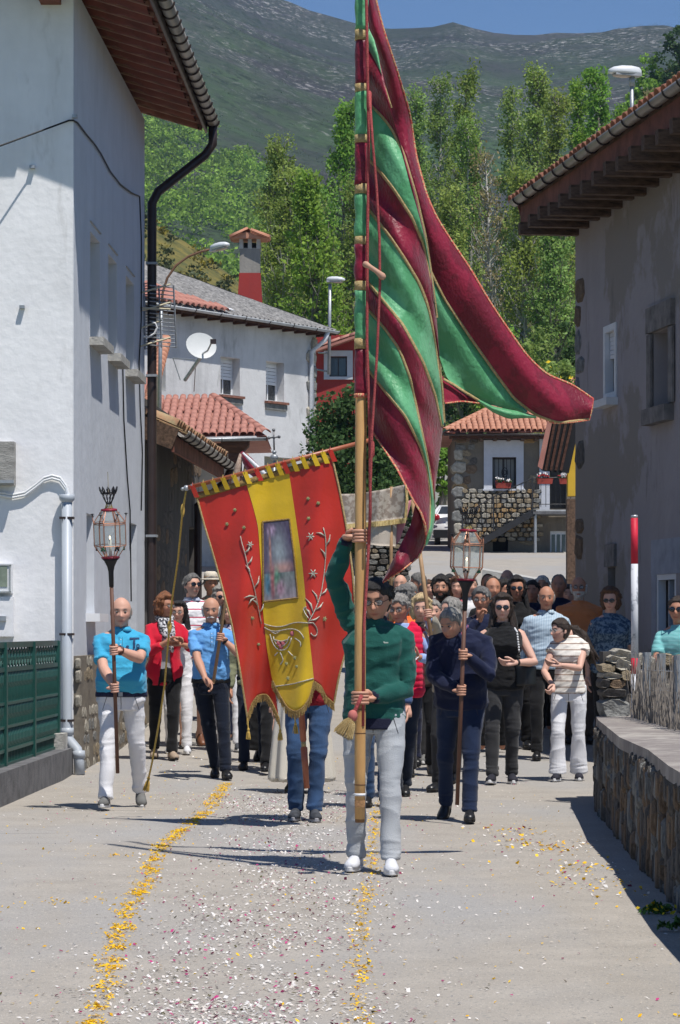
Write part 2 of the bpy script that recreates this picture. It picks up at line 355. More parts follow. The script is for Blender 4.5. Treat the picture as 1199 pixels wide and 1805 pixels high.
def rock_mat(name, base, green, rock, s, rock_lo=.60, hi_z=(120., 330.), speck=(.03, .05, .02)):
    m = mat(name, base, .95, .35, s, 1., s*5, spec=.1); t = m.node_tree; b = t.nodes['Principled BSDF']; src = b.inputs['Base Color'].links[0].from_socket
    tc = t.nodes.new('ShaderNodeTexCoord'); sp = t.nodes.new('ShaderNodeSeparateXYZ'); t.links.new(tc.outputs['Object'], sp.inputs[0])
    def ns(scale, detail=8, stretch=(1, 1, 1)):
        mp = t.nodes.new('ShaderNodeMapping'); mp.inputs['Scale'].default_value = stretch; t.links.new(tc.outputs['Object'], mp.inputs[0])
        n = t.nodes.new('ShaderNodeTexNoise'); n.inputs['Scale'].default_value = scale; n.inputs['Detail'].default_value = detail; n.inputs['Roughness'].default_value = .7; t.links.new(mp.outputs[0], n.inputs[0]); return n.outputs['Fac']
    def mrange(s_, a, b2, c=0., d=1.):
        r = t.nodes.new('ShaderNodeMapRange'); r.inputs[1].default_value = a; r.inputs[2].default_value = b2; r.inputs[3].default_value = c; r.inputs[4].default_value = d; t.links.new(s_, r.inputs[0]); return r.outputs[0]
    def mul(a, b2):
        q = t.nodes.new('ShaderNodeMath'); q.operation = 'MULTIPLY'; t.links.new(a, q.inputs[0]); t.links.new(b2, q.inputs[1]); return q.outputs[0]
    def mixc(f, a, colr):
        x = t.nodes.new('ShaderNodeMix'); x.data_type = 'RGBA'; t.links.new(f, x.inputs[0]); t.links.new(a, x.inputs[6]); x.inputs[7].default_value = (*colr, 1); return x.outputs[2]
    src = mixc(mul(mrange(ns(s*.9), .42, .62), mrange(sp.outputs[2], hi_z[0], hi_z[1], 1., .25)), src, green)
    src = mixc(mul(mrange(ns(s*22, 6), .50, .58), mrange(ns(s*1.3), .32, .55)), src, speck)
    src = mixc(mul(mul(mrange(ns(s*26, 9), rock_lo-.06, rock_lo+.02), mrange(ns(s*.8), .47, .56)), mrange(sp.outputs[2], hi_z[0]*.8, hi_z[1]*.8, .12, 1.)), src, rock)
    t.links.new(src, b.inputs['Base Color']); return m
MTN = rock_mat('heather_mountainside', (.040, .040, .040), (.045, .085, .028), (.30, .295, .29), .011, rock_lo=.605, speck=(.018, .028, .014))
RIDGE = [(-9000, 300), (-5000, 100), (-2500, -150), (0, -160), (200, -115), (300, -80), (400, -40), (470, -12), (512, 0), (545, 15), (600, 30), (650, 45), (700, 49), (760, 46), (785, 39), (800, 37), (820, 42), (850, 54), (900, 60), (930, 63), (980, 58), (1020, 60), (1100, 55), (1165, 55), (1250, 62), (1600, 40), (3000, -60), (6000, 160), (9000, 300)]
mo, mtn_z = hill('mountain', RIDGE, 330, 14, 1600, MTN, -1500, 1500, 260, 170, 16, .006, 1.05)
BROOM = mat('broom_hillside', (.055, .070, .025), .95, .4, .9, 1., 3.5, col2=(.20, .16, .04), detail=12)
nh, nh_z = hill('near_hill', [(-6000, 200), (-1500, 150), (0, 260), (150, 320), (268, 393), (330, 428), (400, 478), (480, 555), (600, 640), (900, 700), (6000, 720)], 150, 7.5, 240, BROOM, -400, 120, 130, 40, 1.5, .06)
rh, rh_z = hill('right_hill', [(-6000, 760), (700, 740), (860, 560), (960, 420), (1040, 300), (1110, 175), (1199, 105), (1350, 20), (1800, -150), (6000, -300)], 190, 9, 330, BROOM, -60, 500, 150, 40, 2, .05)

# ================= foliage =================
LEAF = {}
def leaf_mat(n, c, tr=.35):
    return mat('leaves_'+n, c, .6, .25, 3., spec=.25, attr=True, trans=tr)
def leaves_np(cent, n_per, spread, size, rng, flat=.6):
    """small quads scattered round clump centres -> verts, quads, tint"""
    k = len(cent); N = k*n_per
    sp = np.asarray(spread)[:, None, None]*np.ones((k, n_per, 1)); off = rng.normal(0, 1, (k, n_per, 3)); off /= (np.linalg.norm(off, axis=2, keepdims=True)+1e-6); off *= rng.random((k, n_per, 1))**.45
    c = (cent[:, None, :]+off*sp*A(1, 1, flat)).reshape(-1, 3)
    a = rng.normal(0, 1, (N, 3)); a /= np.linalg.norm(a, axis=1, keepdims=True); b = rng.normal(0, 1, (N, 3)); b -= a*(a*b).sum(1, keepdims=True); b /= np.linalg.norm(b, axis=1, keepdims=True)
    s = size*(rng.random((N, 1))*.8+.6)
    v = np.stack([c-a*s*.5, c+b*s*.32, c+a*s*.5, c-b*s*.32], 1).reshape(-1, 3)
    tint = np.repeat((rng.random((k, 1))*.4+.8), n_per, 0)*(rng.random((N, 1))*.3+.85)
    return v, tint
def leaf_object(name, cent, n_per, spread, size, rng, m, tintc, parent, flat=.6, org=None):
    v, ti = leaves_np(cent, n_per, spread, size, rng, flat); q = np.arange(len(v)).reshape(-1, 4)
    col = np.repeat(ti, 4, 0)*np.asarray(tintc)[None]; hue = np.repeat(rng.random((len(ti), 1)), 4, 0); col = col*(1+(hue-.5)*A(.2, .06, -.1))
    org = ORG[parent.name] if parent is not None else org
    me = bigmesh(name, v, q, m, col, org); o = bpy.data.objects.new(name, me); COL.objects.link(o)
    if parent is not None: o.parent = parent
    else: o.location = tuple(org)
    ORG[o.name] = np.asarray(org); return o
BARK = mat('grey_bark', (.20, .18, .15), .9, .45, 4, .5, 20, stretch=(1, 1, .3))
BARKP = mat('pale_bark', (.42, .40, .36), .9, .35, 4, .4, 20, stretch=(1, 1, .3))
LPOP = leaf_mat('poplar', (.29, .40, .11), .5); LGRN = leaf_mat('bright', (.25, .42, .07), .5); LDRK = leaf_mat('dark', (.06, .12, .035)); LBRN = leaf_mat('budding', (.26, .24, .11))
def poplar(px, ty, Y, hw, lab, m, n=80, per=95, seed=0, base=None, size=.17, pale=False, asc=.75, bare=.12):
    """ascending-branched tree; hw = half width of the crown in photo pixels"""
    rng = np.random.default_rng(seed+100); rr = random.Random(seed)
    X = (px-CX)*Y/F; zg = (g(X, Y) if base is None else base)-.1; top = HC+(HY-ty)*Y/F; H = top-zg; wr = hw*Y/F
    root = empty('tree', (X, Y, zg), lab, 'tree', 'tall trees behind the village')
    tb = MB(); lb = MB(); lean = A(rr.uniform(-.4, .4), rr.uniform(-.4, .4), 0)
    tp = [A(X, Y, zg)+lean*(k/7)**2*2+A(0, 0, H*.97*k/7)+A(rr.uniform(-.12, .12), 0, 0) for k in range(8)]
    tb.tube(tp, [.26*H/22*(1-k/7.6) for k in range(8)], 7); cents = []; spr = []
    for i in range(n):
        f = bare+(1-bare)*(i/n)**.85; f = min(.985, f+rr.uniform(-.02, .02)); base_p = np.array(tp[0])*(1-f)+np.array(tp[-1])*f; k = f*7; j = int(min(6, k)); base_p = lerp(tp[j], tp[j+1], k-j)
        prof = math.sin(min(1, (f-bare*.5)/(1-bare*.5)*1.08)*math.pi)**.6*(.55+.45*(1-f)) if f < .97 else .12
        a = rr.uniform(0, 2*math.pi); L = max(.4, wr*1.45*prof*rr.uniform(.45, 1.15)); el = asc*rr.uniform(.8, 1.5)
        tip = base_p+A(math.cos(a)*L, math.sin(a)*L, L*el); mid = (base_p+tip)/2+A(math.cos(a), math.sin(a), -.6)*L*.12
        if tip[2] > top: tip[2] = top
        lb.tube([base_p, mid, tip, tip+(tip-mid)*.35+A(0, 0, L*.12)], [.06*(1.1-f)+.03, .04*(1.1-f)+.02, .022, .008], 4, cap=False)
        for _q in range(2):
            a2 = rr.uniform(0, 6.28); p_ = lerp(base_p, tip, rr.uniform(.4, .9)); lb.tube([p_, p_+A(math.cos(a2)*.22*L, math.sin(a2)*.22*L, .45*L*rr.uniform(.6, 1.2)), p_+A(math.cos(a2)*.3*L, math.sin(a2)*.3*L, .9*L)], [.024, .018, .006], 3, cap=False)
        for q in (.45, .75, 1.0):
            if rr.random() < .74: cents.append(lerp(mid, tip, q)+A(*[rr.gauss(0, .12*L) for _ in range(3)])); spr.append(max(.5, L*.5)*rr.uniform(.6, 1.3))
    tr = tb.build('trunk', BARKP if pale else BARK, root, True); lb.build('branches', BARKP if pale else BARK, root, True)
    tint = A(1, 1, 1)*rr.uniform(.82, 1.12)*A(rr.uniform(.9, 1.12), 1, rr.uniform(.8, 1.1))
    leaf_object('crown', np.array(cents), max(8, per//3), np.array(spr), size, rng, m, tint, root, 1.25)
    return root
POP = [  # px, top row, depth, half width, material, pale, label
 (598, 165, 150, 70, LGRN, 0, 'broad bright green tree left of the flagpole, its crown highest there'),
 (520, 235, 138, 62, LPOP, 0, 'loose olive green tree above the red and grey chimney'),
 (486, 300, 128, 48, LPOP, 1, 'thin olive tree with pale slanting branches right of the chimney'),
 (560, 300, 125, 60, LGRN, 0, 'full green tree behind the straight street lamp'),
 (745, 150, 168, 30, LPOP, 0, 'slim poplar, the leftmost right of the flag top'),
 (770, 122, 160, 34, LPOP, 1, 'slim poplar with pale stems just right of the flag edge'),
 (808, 100, 155, 40, LPOP, 0, 'tallest narrow poplar below the rounded summit'),
 (835, 205, 150, 30, LPOP, 1, 'lower poplar with bare twigs right of the tallest poplar'),
 (872, 250, 145, 34, LBRN, 1, 'half bare brownish tree in the gap between the poplars'),
 (905, 150, 150, 34, LPOP, 1, 'poplar with bright white stems right of the gap'),
 (945, 112, 146, 46, LPOP, 0, 'tall full poplar above the end of the red swallowtail'),
 (985, 150, 140, 40, LPOP, 0, 'poplar close above the eaves corner of the grey house'),
 (1020, 128, 165, 44, LGRN, 0, 'fresh green tree behind the eaves of the grey house'),
 (1065, 104, 160, 50, LGRN, 0, 'fresh green tree left of the street lamp over the roof'),
 (1120, 170, 158, 46, LGRN, 0, 'fresh green tree right under the street lamp over the roof'),
 (700, 260, 175, 60, LGRN, 0, 'green tree mostly hidden behind the striped flag'),
 (640, 330, 140, 50, LPOP, 0, 'olive tree straight behind the flagpole'),
 (925, 300, 128, 40, LPOP, 1, 'ragged poplar with a dark trunk near the corner of the grey house'),
 (815, 330, 134, 42, LPOP, 0, 'bushy olive poplar behind the crimson outer edge of the flag'),
 (975, 360, 126, 44, LPOP, 0, 'low bushy poplar under the eaves of the grey house'),
]
for i, (px, ty, Y, hw, m, pale, lab) in enumerate(POP):
    poplar(px, ty, Y, hw, lab, m, 130 if hw > 45 else 105, 130 if m is not LBRN else 40, i, pale=bool(pale), asc=.6 if m is LGRN else 1.1, size=.19 if m is LGRN else .155)
# thicket in front of the trunks
def bush(px, ty, Y, hw, lab, m, cat='bush', n=60, per=70, seed=0, size=.16, name='bush', base=None, tint=(1, 1, 1), group=None, flowers=None):
    rng = np.random.default_rng(seed+500); X = (px-CX)*Y/F; zg = g(X, Y) if base is None else base; top = HC+(HY-ty)*Y/F; H = top-zg; wr = hw*Y/F
    root = empty(name, (X, Y, zg), lab, cat, group)
    d = rng.normal(0, 1, (n, 3)); d /= np.linalg.norm(d, axis=1, keepdims=True); r = .62+.38*rng.random((n, 1))
    c = A(X, Y, zg+H*.52)+d*r*A(wr*.82, min(wr, 2.2)*.82, H*.46); sp = min(wr, H)*(.22+.16*rng.random(n))
    b = MB()
    for k in range(7):
        b.tube([A(X+(k-3)*.06, Y, zg), lerp(A(X, Y, zg), c[k*3 % n], .6)+A(0, 0, .2), c[k*3 % n]], [.07, .04, .012], 5, cap=False)
    b.build('branches', BARK, root); leaf_object('crown', c, per, sp, size, rng, m, tint, root, .9)
    if flowers: leaf_object('blossom', c[::3], 3, sp[::3]*1.15, size*1.1, rng, flowers, (1, 1, 1), root, .9)
    return root
YEL = mat('yellow_flowers', (.72, .52, .02), .8, .2, 3)
for i, (px, ty, Y, hw, m) in enumerate([(800, 560, 122, 60, LDRK), (880, 520, 124, 55, LGRN), (950, 545, 120, 60, LPOP), (1005, 560, 118, 45, LDRK), (720, 600, 120, 60, LDRK), (905, 600, 112, 60, LDRK), (985, 615, 110, 50, LPOP)]):
    bush(px, ty, Y, hw, ['dark thicket behind the upper edge of the red swallowtail', 'bright green thicket below the poplar gap', 'olive thicket low behind the flag tip', 'dark bush beside the corner of the grey house', 'dark bush behind the green flag stripes', 'dark bush above the far tiled roofs', 'olive bush with yellow broom by the grey corner'][i], m, n=70, per=75, seed=i, size=.17, flowers=YEL if i in (6,) else None)
# forest on the mountain flank: too many to count
rng = np.random.default_rng(4); cs = []; n = 0
while len(cs) < 2300:
    Y = rng.uniform(430, 900); X = rng.uniform(-.30, .06)*Y; z = mtn_z(X, Y); px = CX+X*F/Y; py = HY-(z-HC)*F/Y
    lim = 205+max(0, px-300)*.62+40*mnoise.noise(Vector((X*.03, Y*.02, 0)))
    if py < lim or mnoise.noise(Vector((X*.022, Y*.014, 5))) < -.30: continue
    cs.append((X, Y, z))
cs = np.array(cs); cl = np.repeat(cs, 4, 0)+rng.normal(0, 1, (len(cs)*4, 3))*A(1.5, 1.5, .9)+A(0, 0, 2.4)
LFOR = leaf_mat('forest', (.23, .37, .05), .4)
v, ti = leaves_np(cl, 26, np.full(len(cl), 2.3), .95, rng, .75); kk = np.repeat(rng.random((len(cs), 1))*.75+.6, 4*26, 0)
me = bigmesh('forest', v, np.arange(len(v)).reshape(-1, 4), LFOR, np.repeat(ti*kk, 4, 0)*A(1, 1, 1)); o = bpy.data.objects.new('forest', me); COL.objects.link(o); tag(o, 'bright green oak wood covering the lower mountainside', 'wood', kind='stuff')
# scrub dotted over slopes
cs = []
for (zf, x0, x1, y0, y1, N) in ((mtn_z, -.2, .2, 480, 1500, 3200), (nh_z, -.25, 0, 165, 240, 2200), (rh_z, .05, .25, 215, 328, 900)):
    for _ in range(N):
        Y = rng.uniform(y0, y1); X = rng.uniform(x0, x1)*Y; cs.append((X, Y, zf(X, Y)+.2, 2.2 if y1 > 1000 else .7))
cs = np.array(cs); v, ti = leaves_np(cs[:, :3], 22, cs[:, 3], .33, rng, .5)
q = np.arange(len(v)).reshape(-1, 4); hue = np.repeat(rng.random((len(cs), 1)), 22*4, 0)
LSC = leaf_mat('scrub', (.07, .09, .035), .2)
me = bigmesh('scrub', v, q, LSC, np.repeat(ti, 4, 0)*np.where((hue > .75) & (np.repeat(cs[:, 3:4], 88, 0) < 1), A(2.9, 1.9, .5), A(1, 1, 1))); o = bpy.data.objects.new('scrub', me); COL.objects.link(o); tag(o, 'low scrub and yellow broom over the hillsides', 'scrub', kind='stuff')
for i, (px, ty, hw, m, lab) in enumerate([(1185, 35, 42, LDRK, 'dark round tree on the right hilltop at the picture edge'), (1148, 88, 34, LGRN, 'green tree on the hillside left of the dark hilltop tree'), (1120, 150, 24, LGRN, 'small tree on the right hillside behind the lamp head'), (1180, 140, 40, LPOP, 'olive bush flowering yellow on the right hillside')]):
    bush(px, ty, 300, hw, lab, m, 'tree', n=60, per=60, seed=20+i, size=.4, name='tree', base=rh_z((px-CX)*.06, 300)-.5, flowers=YEL if i == 3 else None)

rd2 = np.concatenate([np.arange(44, 118, 3.)]); grid_sheet('yard', np.arange(5.0, 22, 1.), rd2, lambda x, y: g(x, y)-.02-.0*x, ROAD)
# ================= buildings =================
Zv = A(0, 0, 1)
def gutter(parent, a, b, r=.07, m=None, brk=.5, name='gutter'):
    a = np.asarray(a, float); b = np.asarray(b, float); d = nrm(b-a); s = nrm(np.cross(d, Zv)); m = m or GUTM
    def fn(B):
        n = 8; rings = []
        for p in (a, b):
            out = [p+s*r*math.cos(math.pi+math.pi*k/n)+Zv*r*math.sin(math.pi+math.pi*k/n) for k in range(n+1)]
            inn = [p+s*r*.88*math.cos(math.pi+math.pi*k/n)+Zv*r*.88*math.sin(math.pi+math.pi*k/n) for k in range(n+1)][::-1]
            rings.append(out+inn)
        B.rings(rings)
    gt = part(name, m, parent, fn, True); L = np.linalg.norm(b-a); k = int(L/brk)
    bm_ = MB(); rr_ = r*1.12; n = 10
    bm_.tube([s*rr_*math.cos(math.pi+math.pi*q/n)+Zv*rr_*math.sin(math.pi+math.pi*q/n) for q in range(n+1)], [.012]*(n+1), 5)
    me = bm_.mesh('bracket'); me.materials.append(DARKM)
    for i in range(k+1):
        piece(me, 'bracket', a+d*(i+.3)*brk if (i+.3)*brk < L else b, gt)
    return gt
def pipe(b, pts, r, n=10): b.tube(pts, r, n)

# ---- white house, left -------------------------------------------------
YA, YB = 28.0, 35.4; def_x = lambda Y: -3.36+.026*Y
c0 = A(def_x(YA), YA, 0); c1 = A(def_x(YB), YB, 0); us = nrm(c1-c0); ns_ = A(us[1], -us[0], 0); Ls = np.linalg.norm(c1-c0); HE = 7.8
def sx(px):      # photo column -> distance along the side wall
    Y = 3.36*F/(130.5+CX-px-.5+.0) if False else 3.36*F/(729.5-px); return (Y-YA)/us[1]
house = empty('white_house', A(-6, 30, 0), 'white plastered two storey house with brown eaves at the left edge', 'house')
ups = [(sx(159), sx(176), 4.47, 5.57), (sx(191), sx(206), 4.47, 5.57), (sx(222), sx(236), 4.47, 5.57)]
lows = [(sx(152.5), sx(166), 1.60, 2.63), (sx(228), sx(241), .15, 2.70)]
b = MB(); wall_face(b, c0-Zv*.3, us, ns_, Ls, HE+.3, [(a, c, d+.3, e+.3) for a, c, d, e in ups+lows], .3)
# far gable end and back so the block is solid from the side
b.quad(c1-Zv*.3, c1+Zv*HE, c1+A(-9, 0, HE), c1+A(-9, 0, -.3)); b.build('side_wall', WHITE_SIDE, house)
fw0 = c0+A(-9, 0, 0)
b = MB(); wall_face(b, fw0-Zv*.3, A(1, 0, 0), A(0, -1, 0), 9, HE+.3, [(3.5, 4.5, 4.6, 6), (3.5, 4.5, 1.4, 2.8)], .3)
b.add([fw0+Zv*HE, c0+Zv*HE, fw0+A(4.5, 0, HE+1.6)], [(0, 1, 2)]); b.build('front_wall', WHITE, house)
b = MB(); b.box(fw0+A(4, .28, 3.5), (1.2, .02, 5)); b.build('room_dark', DARKIN, house)
GREYPANEL = mat('cream_shutter', (.50, .47, .41), .7, .1, 8)
for k, h in enumerate(ups+lows):
    w = empty_part('window' if k < 4 else 'door', house, c0+us*(h[0]+h[1])/2+Zv*h[2])
    R = [us, ns_, Zv]; ln, ht = h[1]-h[0], h[3]-h[2]
    b = MB(); b.box(c0+us*(h[0]+h[1])/2+Zv*(h[2]+h[3])/2-ns_*.2, (ln-.1, .02, ht-.1), R); b.build('pane', GLASSD, w)
    b = MB()
    for dx in (-ln/2+.03, ln/2-.03, 0): b.box(c0+us*((h[0]+h[1])/2+dx)+Zv*(h[2]+h[3])/2-ns_*.18, (.06 if dx else .05, .06, ht), R)
    b.build('frame', GREYPANEL, w)
    if k < 4:
        b = MB(); b.box(c0+us*(h[0]+h[1])/2+Zv*(h[2]-.045)+ns_*.045, (ln+.12, .20, .085), R); b.build('sill', CONC if k < 3 else WHITEP, w)
b = MB()  # lintel hood lines above the upper windows
for h in ups: b.box(c0+us*(h[0]+h[1])/2+Zv*(h[3]+.10)+ns_*.006, (h[1]-h[0]+.05, .016, .012), [us, ns_, Zv])
b.build('hood_moulding', CONC, house)
# roof: eave towards the street, gable over the front wall
ov, fo = .72, .70; e0 = c0+ns_*ov-us*fo; e1 = c1+ns_*ov+us*.6; slope = .30
inn = lambda p, d: p-ns_*d+Zv*(d*slope)
th = .10; ez = HE-ov*slope+.10+.12
b = MB(); q = [e0+Zv*ez, e1+Zv*ez, inn(e1, 5.4)+Zv*ez, inn(e0, 5.4)+Zv*ez]; q2 = [x+Zv*th for x in q]
b.add(q+q2, [(0, 1, 2, 3), (7, 6, 5, 4), (0, 4, 5, 1), (1, 5, 6, 2), (2, 6, 7, 3), (3, 7, 4, 0)])
ridge0, ridge1 = q[3], q[2]; far0 = ridge0+A(-5.2, 0, -1.6); far1 = ridge1+A(-5.2, 0, -1.6); z5 = Zv*th
b.add([ridge0, ridge1, far1, far0, ridge0+z5, ridge1+z5, far1+z5, far0+z5], [(0, 1, 2, 3), (7, 6, 5, 4), (0, 4, 5, 1), (2, 6, 7, 3), (3, 7, 4, 0)])
b.build('roof', WOODR, house)
SOF = mat('red_brown_eaves_tile', (.16, .045, .03), .8, .3, 4)
b = MB(); Lr = np.linalg.norm(e1-e0); nb = 17     # curved ceiling tiles between the rafters
for i in range(nb):
    s0, s1 = (i+.06)*Lr/nb, (i+.94)*Lr/nb; m_ = 5; row = []
    for d in np.linspace(.08, 1.0, 7):
        row.append([inn(e0+us*lerp(s0, s1, t), d)+Zv*(ez-.012-.05*math.sin(math.pi*t)-.03*abs(math.sin(d*9))) for t in np.linspace(0, 1, m_)])
    b.add(np.array(row).reshape(-1, 3), [(r*m_+c, r*m_+c+1, (r+1)*m_+c+1, (r+1)*m_+c) for r in range(6) for c in range(m_-1)])
b.build('eaves_lining', SOF, house, True)
rb = MB(); rb.box((0, 0, 0), (.045, .95, .05)); rme = rb.mesh('rafter'); rme.materials.append(mat('worn_rafter', (.34, .20, .15), .8, .3, 6)); dirv = nrm(-ns_+Zv*slope)
for i in range(nb+1):
    p = inn(e0+us*(i*Lr/nb), .5)+Zv*(ez-.03); piece(rme, 'rafter', p, house, [us, dirv, np.cross(us, dirv)])
b = MB(); b.beam(e0+Zv*(ez+.02)+ns_*.01, e1+Zv*(ez+.02)+ns_*.01, .03, .19); b.beam(e0+Zv*(ez-.02)-us*.015, inn(e0, 5.4)+Zv*(ez-.02)-us*.015, .03, .2); b.build('fascia', DARKM, house)
gutter(house, e0+ns_*.10+Zv*(ez+.07), e1+ns_*.10+Zv*(ez+.05), .075, GUTM, .42)
b = MB(); b.box(c0+A(-.22, -.32, 7.68), (.2, .66, .16)); b.build('purlin_end', WOODR, house)
tm = tile_mesh(.22, .42, TILE)
tile_rows(house, e0+Zv*(ez+th)+us*0, us, nrm(-ns_+Zv*slope), tm, int(Lr/.23), 2, .23, .36)
# brown downpipe at the far corner
po = c1+ns_*.09+us*.02; ge = e1+ns_*.10-us*.15+Zv*(ez-.02)
part('downpipe', DARKM, house, lambda B: B.tube([ge, ge-Zv*.22, ge-Zv*.36-ns_*.10, lerp(ge-Zv*.42, po+Zv*(ez-.95), .9), po+Zv*(ez-1.05), po+Zv*(ez-1.3), po+Zv*3, po+Zv*1.6, po+Zv*.0], .058, 10), True)
for z in (2.6, 4.6, 6.0): part('pipe_clip', GALV, house, lambda B: B.box(po+Zv*z, (.16, .14, .03), [us, ns_, Zv]))
# rubble plinth showing under the plaster
part('plinth', MORTAR, house, lambda B: B.box(c0+us*Ls*.5+Zv*.42+ns_*.03, (Ls-.02, .06, 1.5), [us, ns_, Zv]))
stone_field(house, c0+ns_*.05, us, ns_, 7.3, 1.10, .12, (3, 1, 0, 3, 1), lambda x, z, w, h: mnoise.noise(Vector((x*2.3, z*3.1, 0))) > .02, .05, 2.2, 5, 290, -.008)
# cables, nail, conduit
PX = lambda px, py, Y=YA-.012: P(px, py, Y)
part('cable', BLACK, house, lambda B: B.tube([PX(-40, 268, 27.5), PX(0, 257, 27.6), PX(60, 235, 27.8), PX(122, 212), PX(129, 212, YA-.03)]+[c0+us*sx(x)+ns_*.015+Zv*(HC+(HY-y)*(3.36/(729.5-x))) for x, y in ((134, 216), (150, 237), (163, 252), (175, 270), (192, 302), (210, 325), (230, 340), (244, 346), (247, 420), (247, 560), (243, 640), (245, 720), (249, 800), (247, 900))], .009, 5))
part('cable', BLACK, house, lambda B: B.tube([c0+us*sx(x)+ns_*.015+Zv*(HC+(HY-y)*(3.36/(729.5-x))) for x, y in ((214, 640), (216, 740), (222, 840), (227, 900), (229, 1060))], .009, 5))
for x, y in ((57, 294), (132, 205), (39, 541)): part('wall_bracket', GALV, house, lambda B: B.box(PX(x, y, YA-.03), (.05, .06, .03)))
part('conduit', WHITEP, house, lambda B: [B.tube([PX(a, c+dy, YA-.035) for a, c in ((-12, 860), (0, 868), (24, 872), (44, 868), (62, 855), (78, 842), (92, 838), (106, 842), (116, 856), (121, 872))], .014, 7) for dy in (0, 5)])
dp = [PX(118, 874, YA-.09), PX(118, 1292, YA-.09), PX(120, 1303, YA-.10), PX(136, 1322, YA-.16), PX(139, 1336, YA-.18), PX(141, 1366, YA-.2)]
part('rain_pipe', PVC, house, lambda B: B.tube(dp, .052, 12), True)
for y in (913, 1118, 1270): part('pipe_clip', DARKM, house, lambda B: B.box(PX(118, y, YA-.08), (.14, .12, .022)))
for y in (1290, 1331): part('pipe_collar', PVC, house, lambda B: B.tube([PX(119 if y < 1300 else 139, y-7, YA-(.09 if y < 1300 else .17)), PX(119 if y < 1300 else 139.5, y+6, YA-(.09 if y < 1300 else .18))], .062, 12), True)
part('pipe_hopper', PVC, house, lambda B: B.lathe([(.05, 0), (.075, .03), (.08, .08), (.03, .085)], PX(118, 886, YA-.09), n=12), True)
OLDM = mat('weathered_grey_board', (.33, .32, .30), .9, .35, 5, .5, 40, stretch=(1, 1, 4))
for lab, nm, x0, x1, y0, y1, d, mm in (('small grey weathered cabinet on the white wall, the uppermost', 'wall_cabinet', -30, 28, 780, 856, .16, OLDM), ('white electricity meter box with glazed door above the fence', 'meter_box', -30, 23, 994, 1046, .14, WHITEP), ('pale lower box under the meter box behind the green fence', 'cable_box', -30, 25, 1052, 1122, .12, WHITE)):
    r = empty(nm, PX((x0+x1)/2, y1, YA-d/2), lab, 'box'); c = (PX(x0, y0, YA)+PX(x1, y1, YA))/2; w_, h_ = (x1-x0)*YA/F, (y1-y0)*YA/F
    part('housing', mm, r, lambda B: B.box(c+A(0, -d/2-.002, 0), (w_, d, h_)))
    if nm == 'meter_box':
        part('frame', mat('grey_rim', (.35, .37, .38), .5), r, lambda B: [B.box(c+A(dx, -d-.008, dz), s) for dx, dz, s in ((0, h_/2-.015, (w_, .012, .012)), (0, -h_/2+.015, (w_, .012, .012)), (w_/2-.012, 0, (.012, .012, h_-.03)))])
        part('window', mat('meter_glass', (.22, .26, .20), .15, .3, 6, spec=.7), r, lambda B: B.box(c+A(-.01, -d-.006, .02), (w_*.8, .006, h_*.7)))
    elif nm == 'cable_box':
        part('latch', GALV, r, lambda B: B.box(c+A(.02, -d-.02, -.02), (.14, .03, .05)))
    else: part('lid', GALV, r, lambda B: B.box(c+A(0, -d-.012, -h_/2+.03), (w_, .02, .03)))
# tv aerial fixed to the corner
ant = empty('tv_aerial', c1+ns_*.1+Zv*4.0, 'wire grid television aerial fixed to the far corner of the white house', 'aerial'); Ya = 35.1
part('mast', mat('rusty_tube', (.12, .06, .045), .8), ant, lambda B: [B.tube([P(247, 620, Ya), P(248, 498, Ya)], .018, 8), B.tube([P(244, 533, Ya), P(215, 535, Ya-.3)], .022, 8), B.tube([P(247, 568, Ya), P(215, 573, Ya-.3)], .022, 8)])
part('reflector', GALV, ant, lambda B: [B.tube([P(214+k*.3, y, Ya+.1-(k*.0)), P(262, y-1, Ya+.35)], .007, 4) for k, y in enumerate(range(500, 616, 5))]+[B.tube([P(x, 499, Ya+.15), P(x+2, 616, Ya+.15)], .011, 4) for x in (214, 227, 240, 254)]+[B.tube([P(264, y, Ya+.2), P(306+(y-500)*.06, y+4, Ya+.5)], .007, 4) for y in range(503, 612, 7)]+[B.tube([P(x, 503, Ya+.3), P(x+5, 613, Ya+.3)], .011, 4) for x in (280, 306)])
part('dipole', mat('yellowed_aluminium', (.50, .45, .32), .6), ant, lambda B: [B.tube([P(240, y+9, Ya-.3), P(300 if y % 2 else 285, y-(8 if y != 533 else -12), Ya+.1)], .012, 5) for y in (509, 533, 541, 572, 603)])
part('cable', WHITEP, ant, lambda B: [B.tube([P(x, y, Ya-.15) for x, y in ((225, 548), (236, 566), (246, 585))], .013, 6), B.tube([P(x, y, Ya-.15) for x, y in ((252, 593), (262, 594), (272, 588), (277, 578), (274, 570), (268, 568))], .013, 6)])

# ---- green fence with kerb ------------------------------------------------
fence = empty('metal_fence', A(-2.8, 26, 0), 'dark green ornamental metal fence on a kerb in front of the white house', 'fence')
f0, f1 = A(-2.905, 22.2, 0), A(-2.775, 27.78, 0); fu = nrm(f1-f0); fn_ = A(fu[1], -fu[0], 0); FL = np.linalg.norm(f1-f0); FR = [fu, fn_, Zv]
part('kerb', CONCD, fence, lambda B: B.box(f0+fu*(FL/2+.05)+Zv*.10+fn_*.02, (FL+.1, .26, .34), FR))
part('plinth', CONC, fence, lambda B: [B.box(f0+fu*(FL-.12)+Zv*.34, (.34, .2, .16), FR)])
for z, h_ in ((1.30, .05), (1.09, .04), (.80, .025), (.60, .025), (.40, .03), (.27, .05)): part('rail', GREENM, fence, lambda B: B.box(f0+fu*FL/2+Zv*z, (FL, .045, h_), FR))
for s_ in (0., 1.87, 3.73, FL-.03): part('post', GREENM, fence, lambda B: B.box(f0+fu*s_+Zv*.72+fn_*.003, (.07, .07, 1.2), FR))
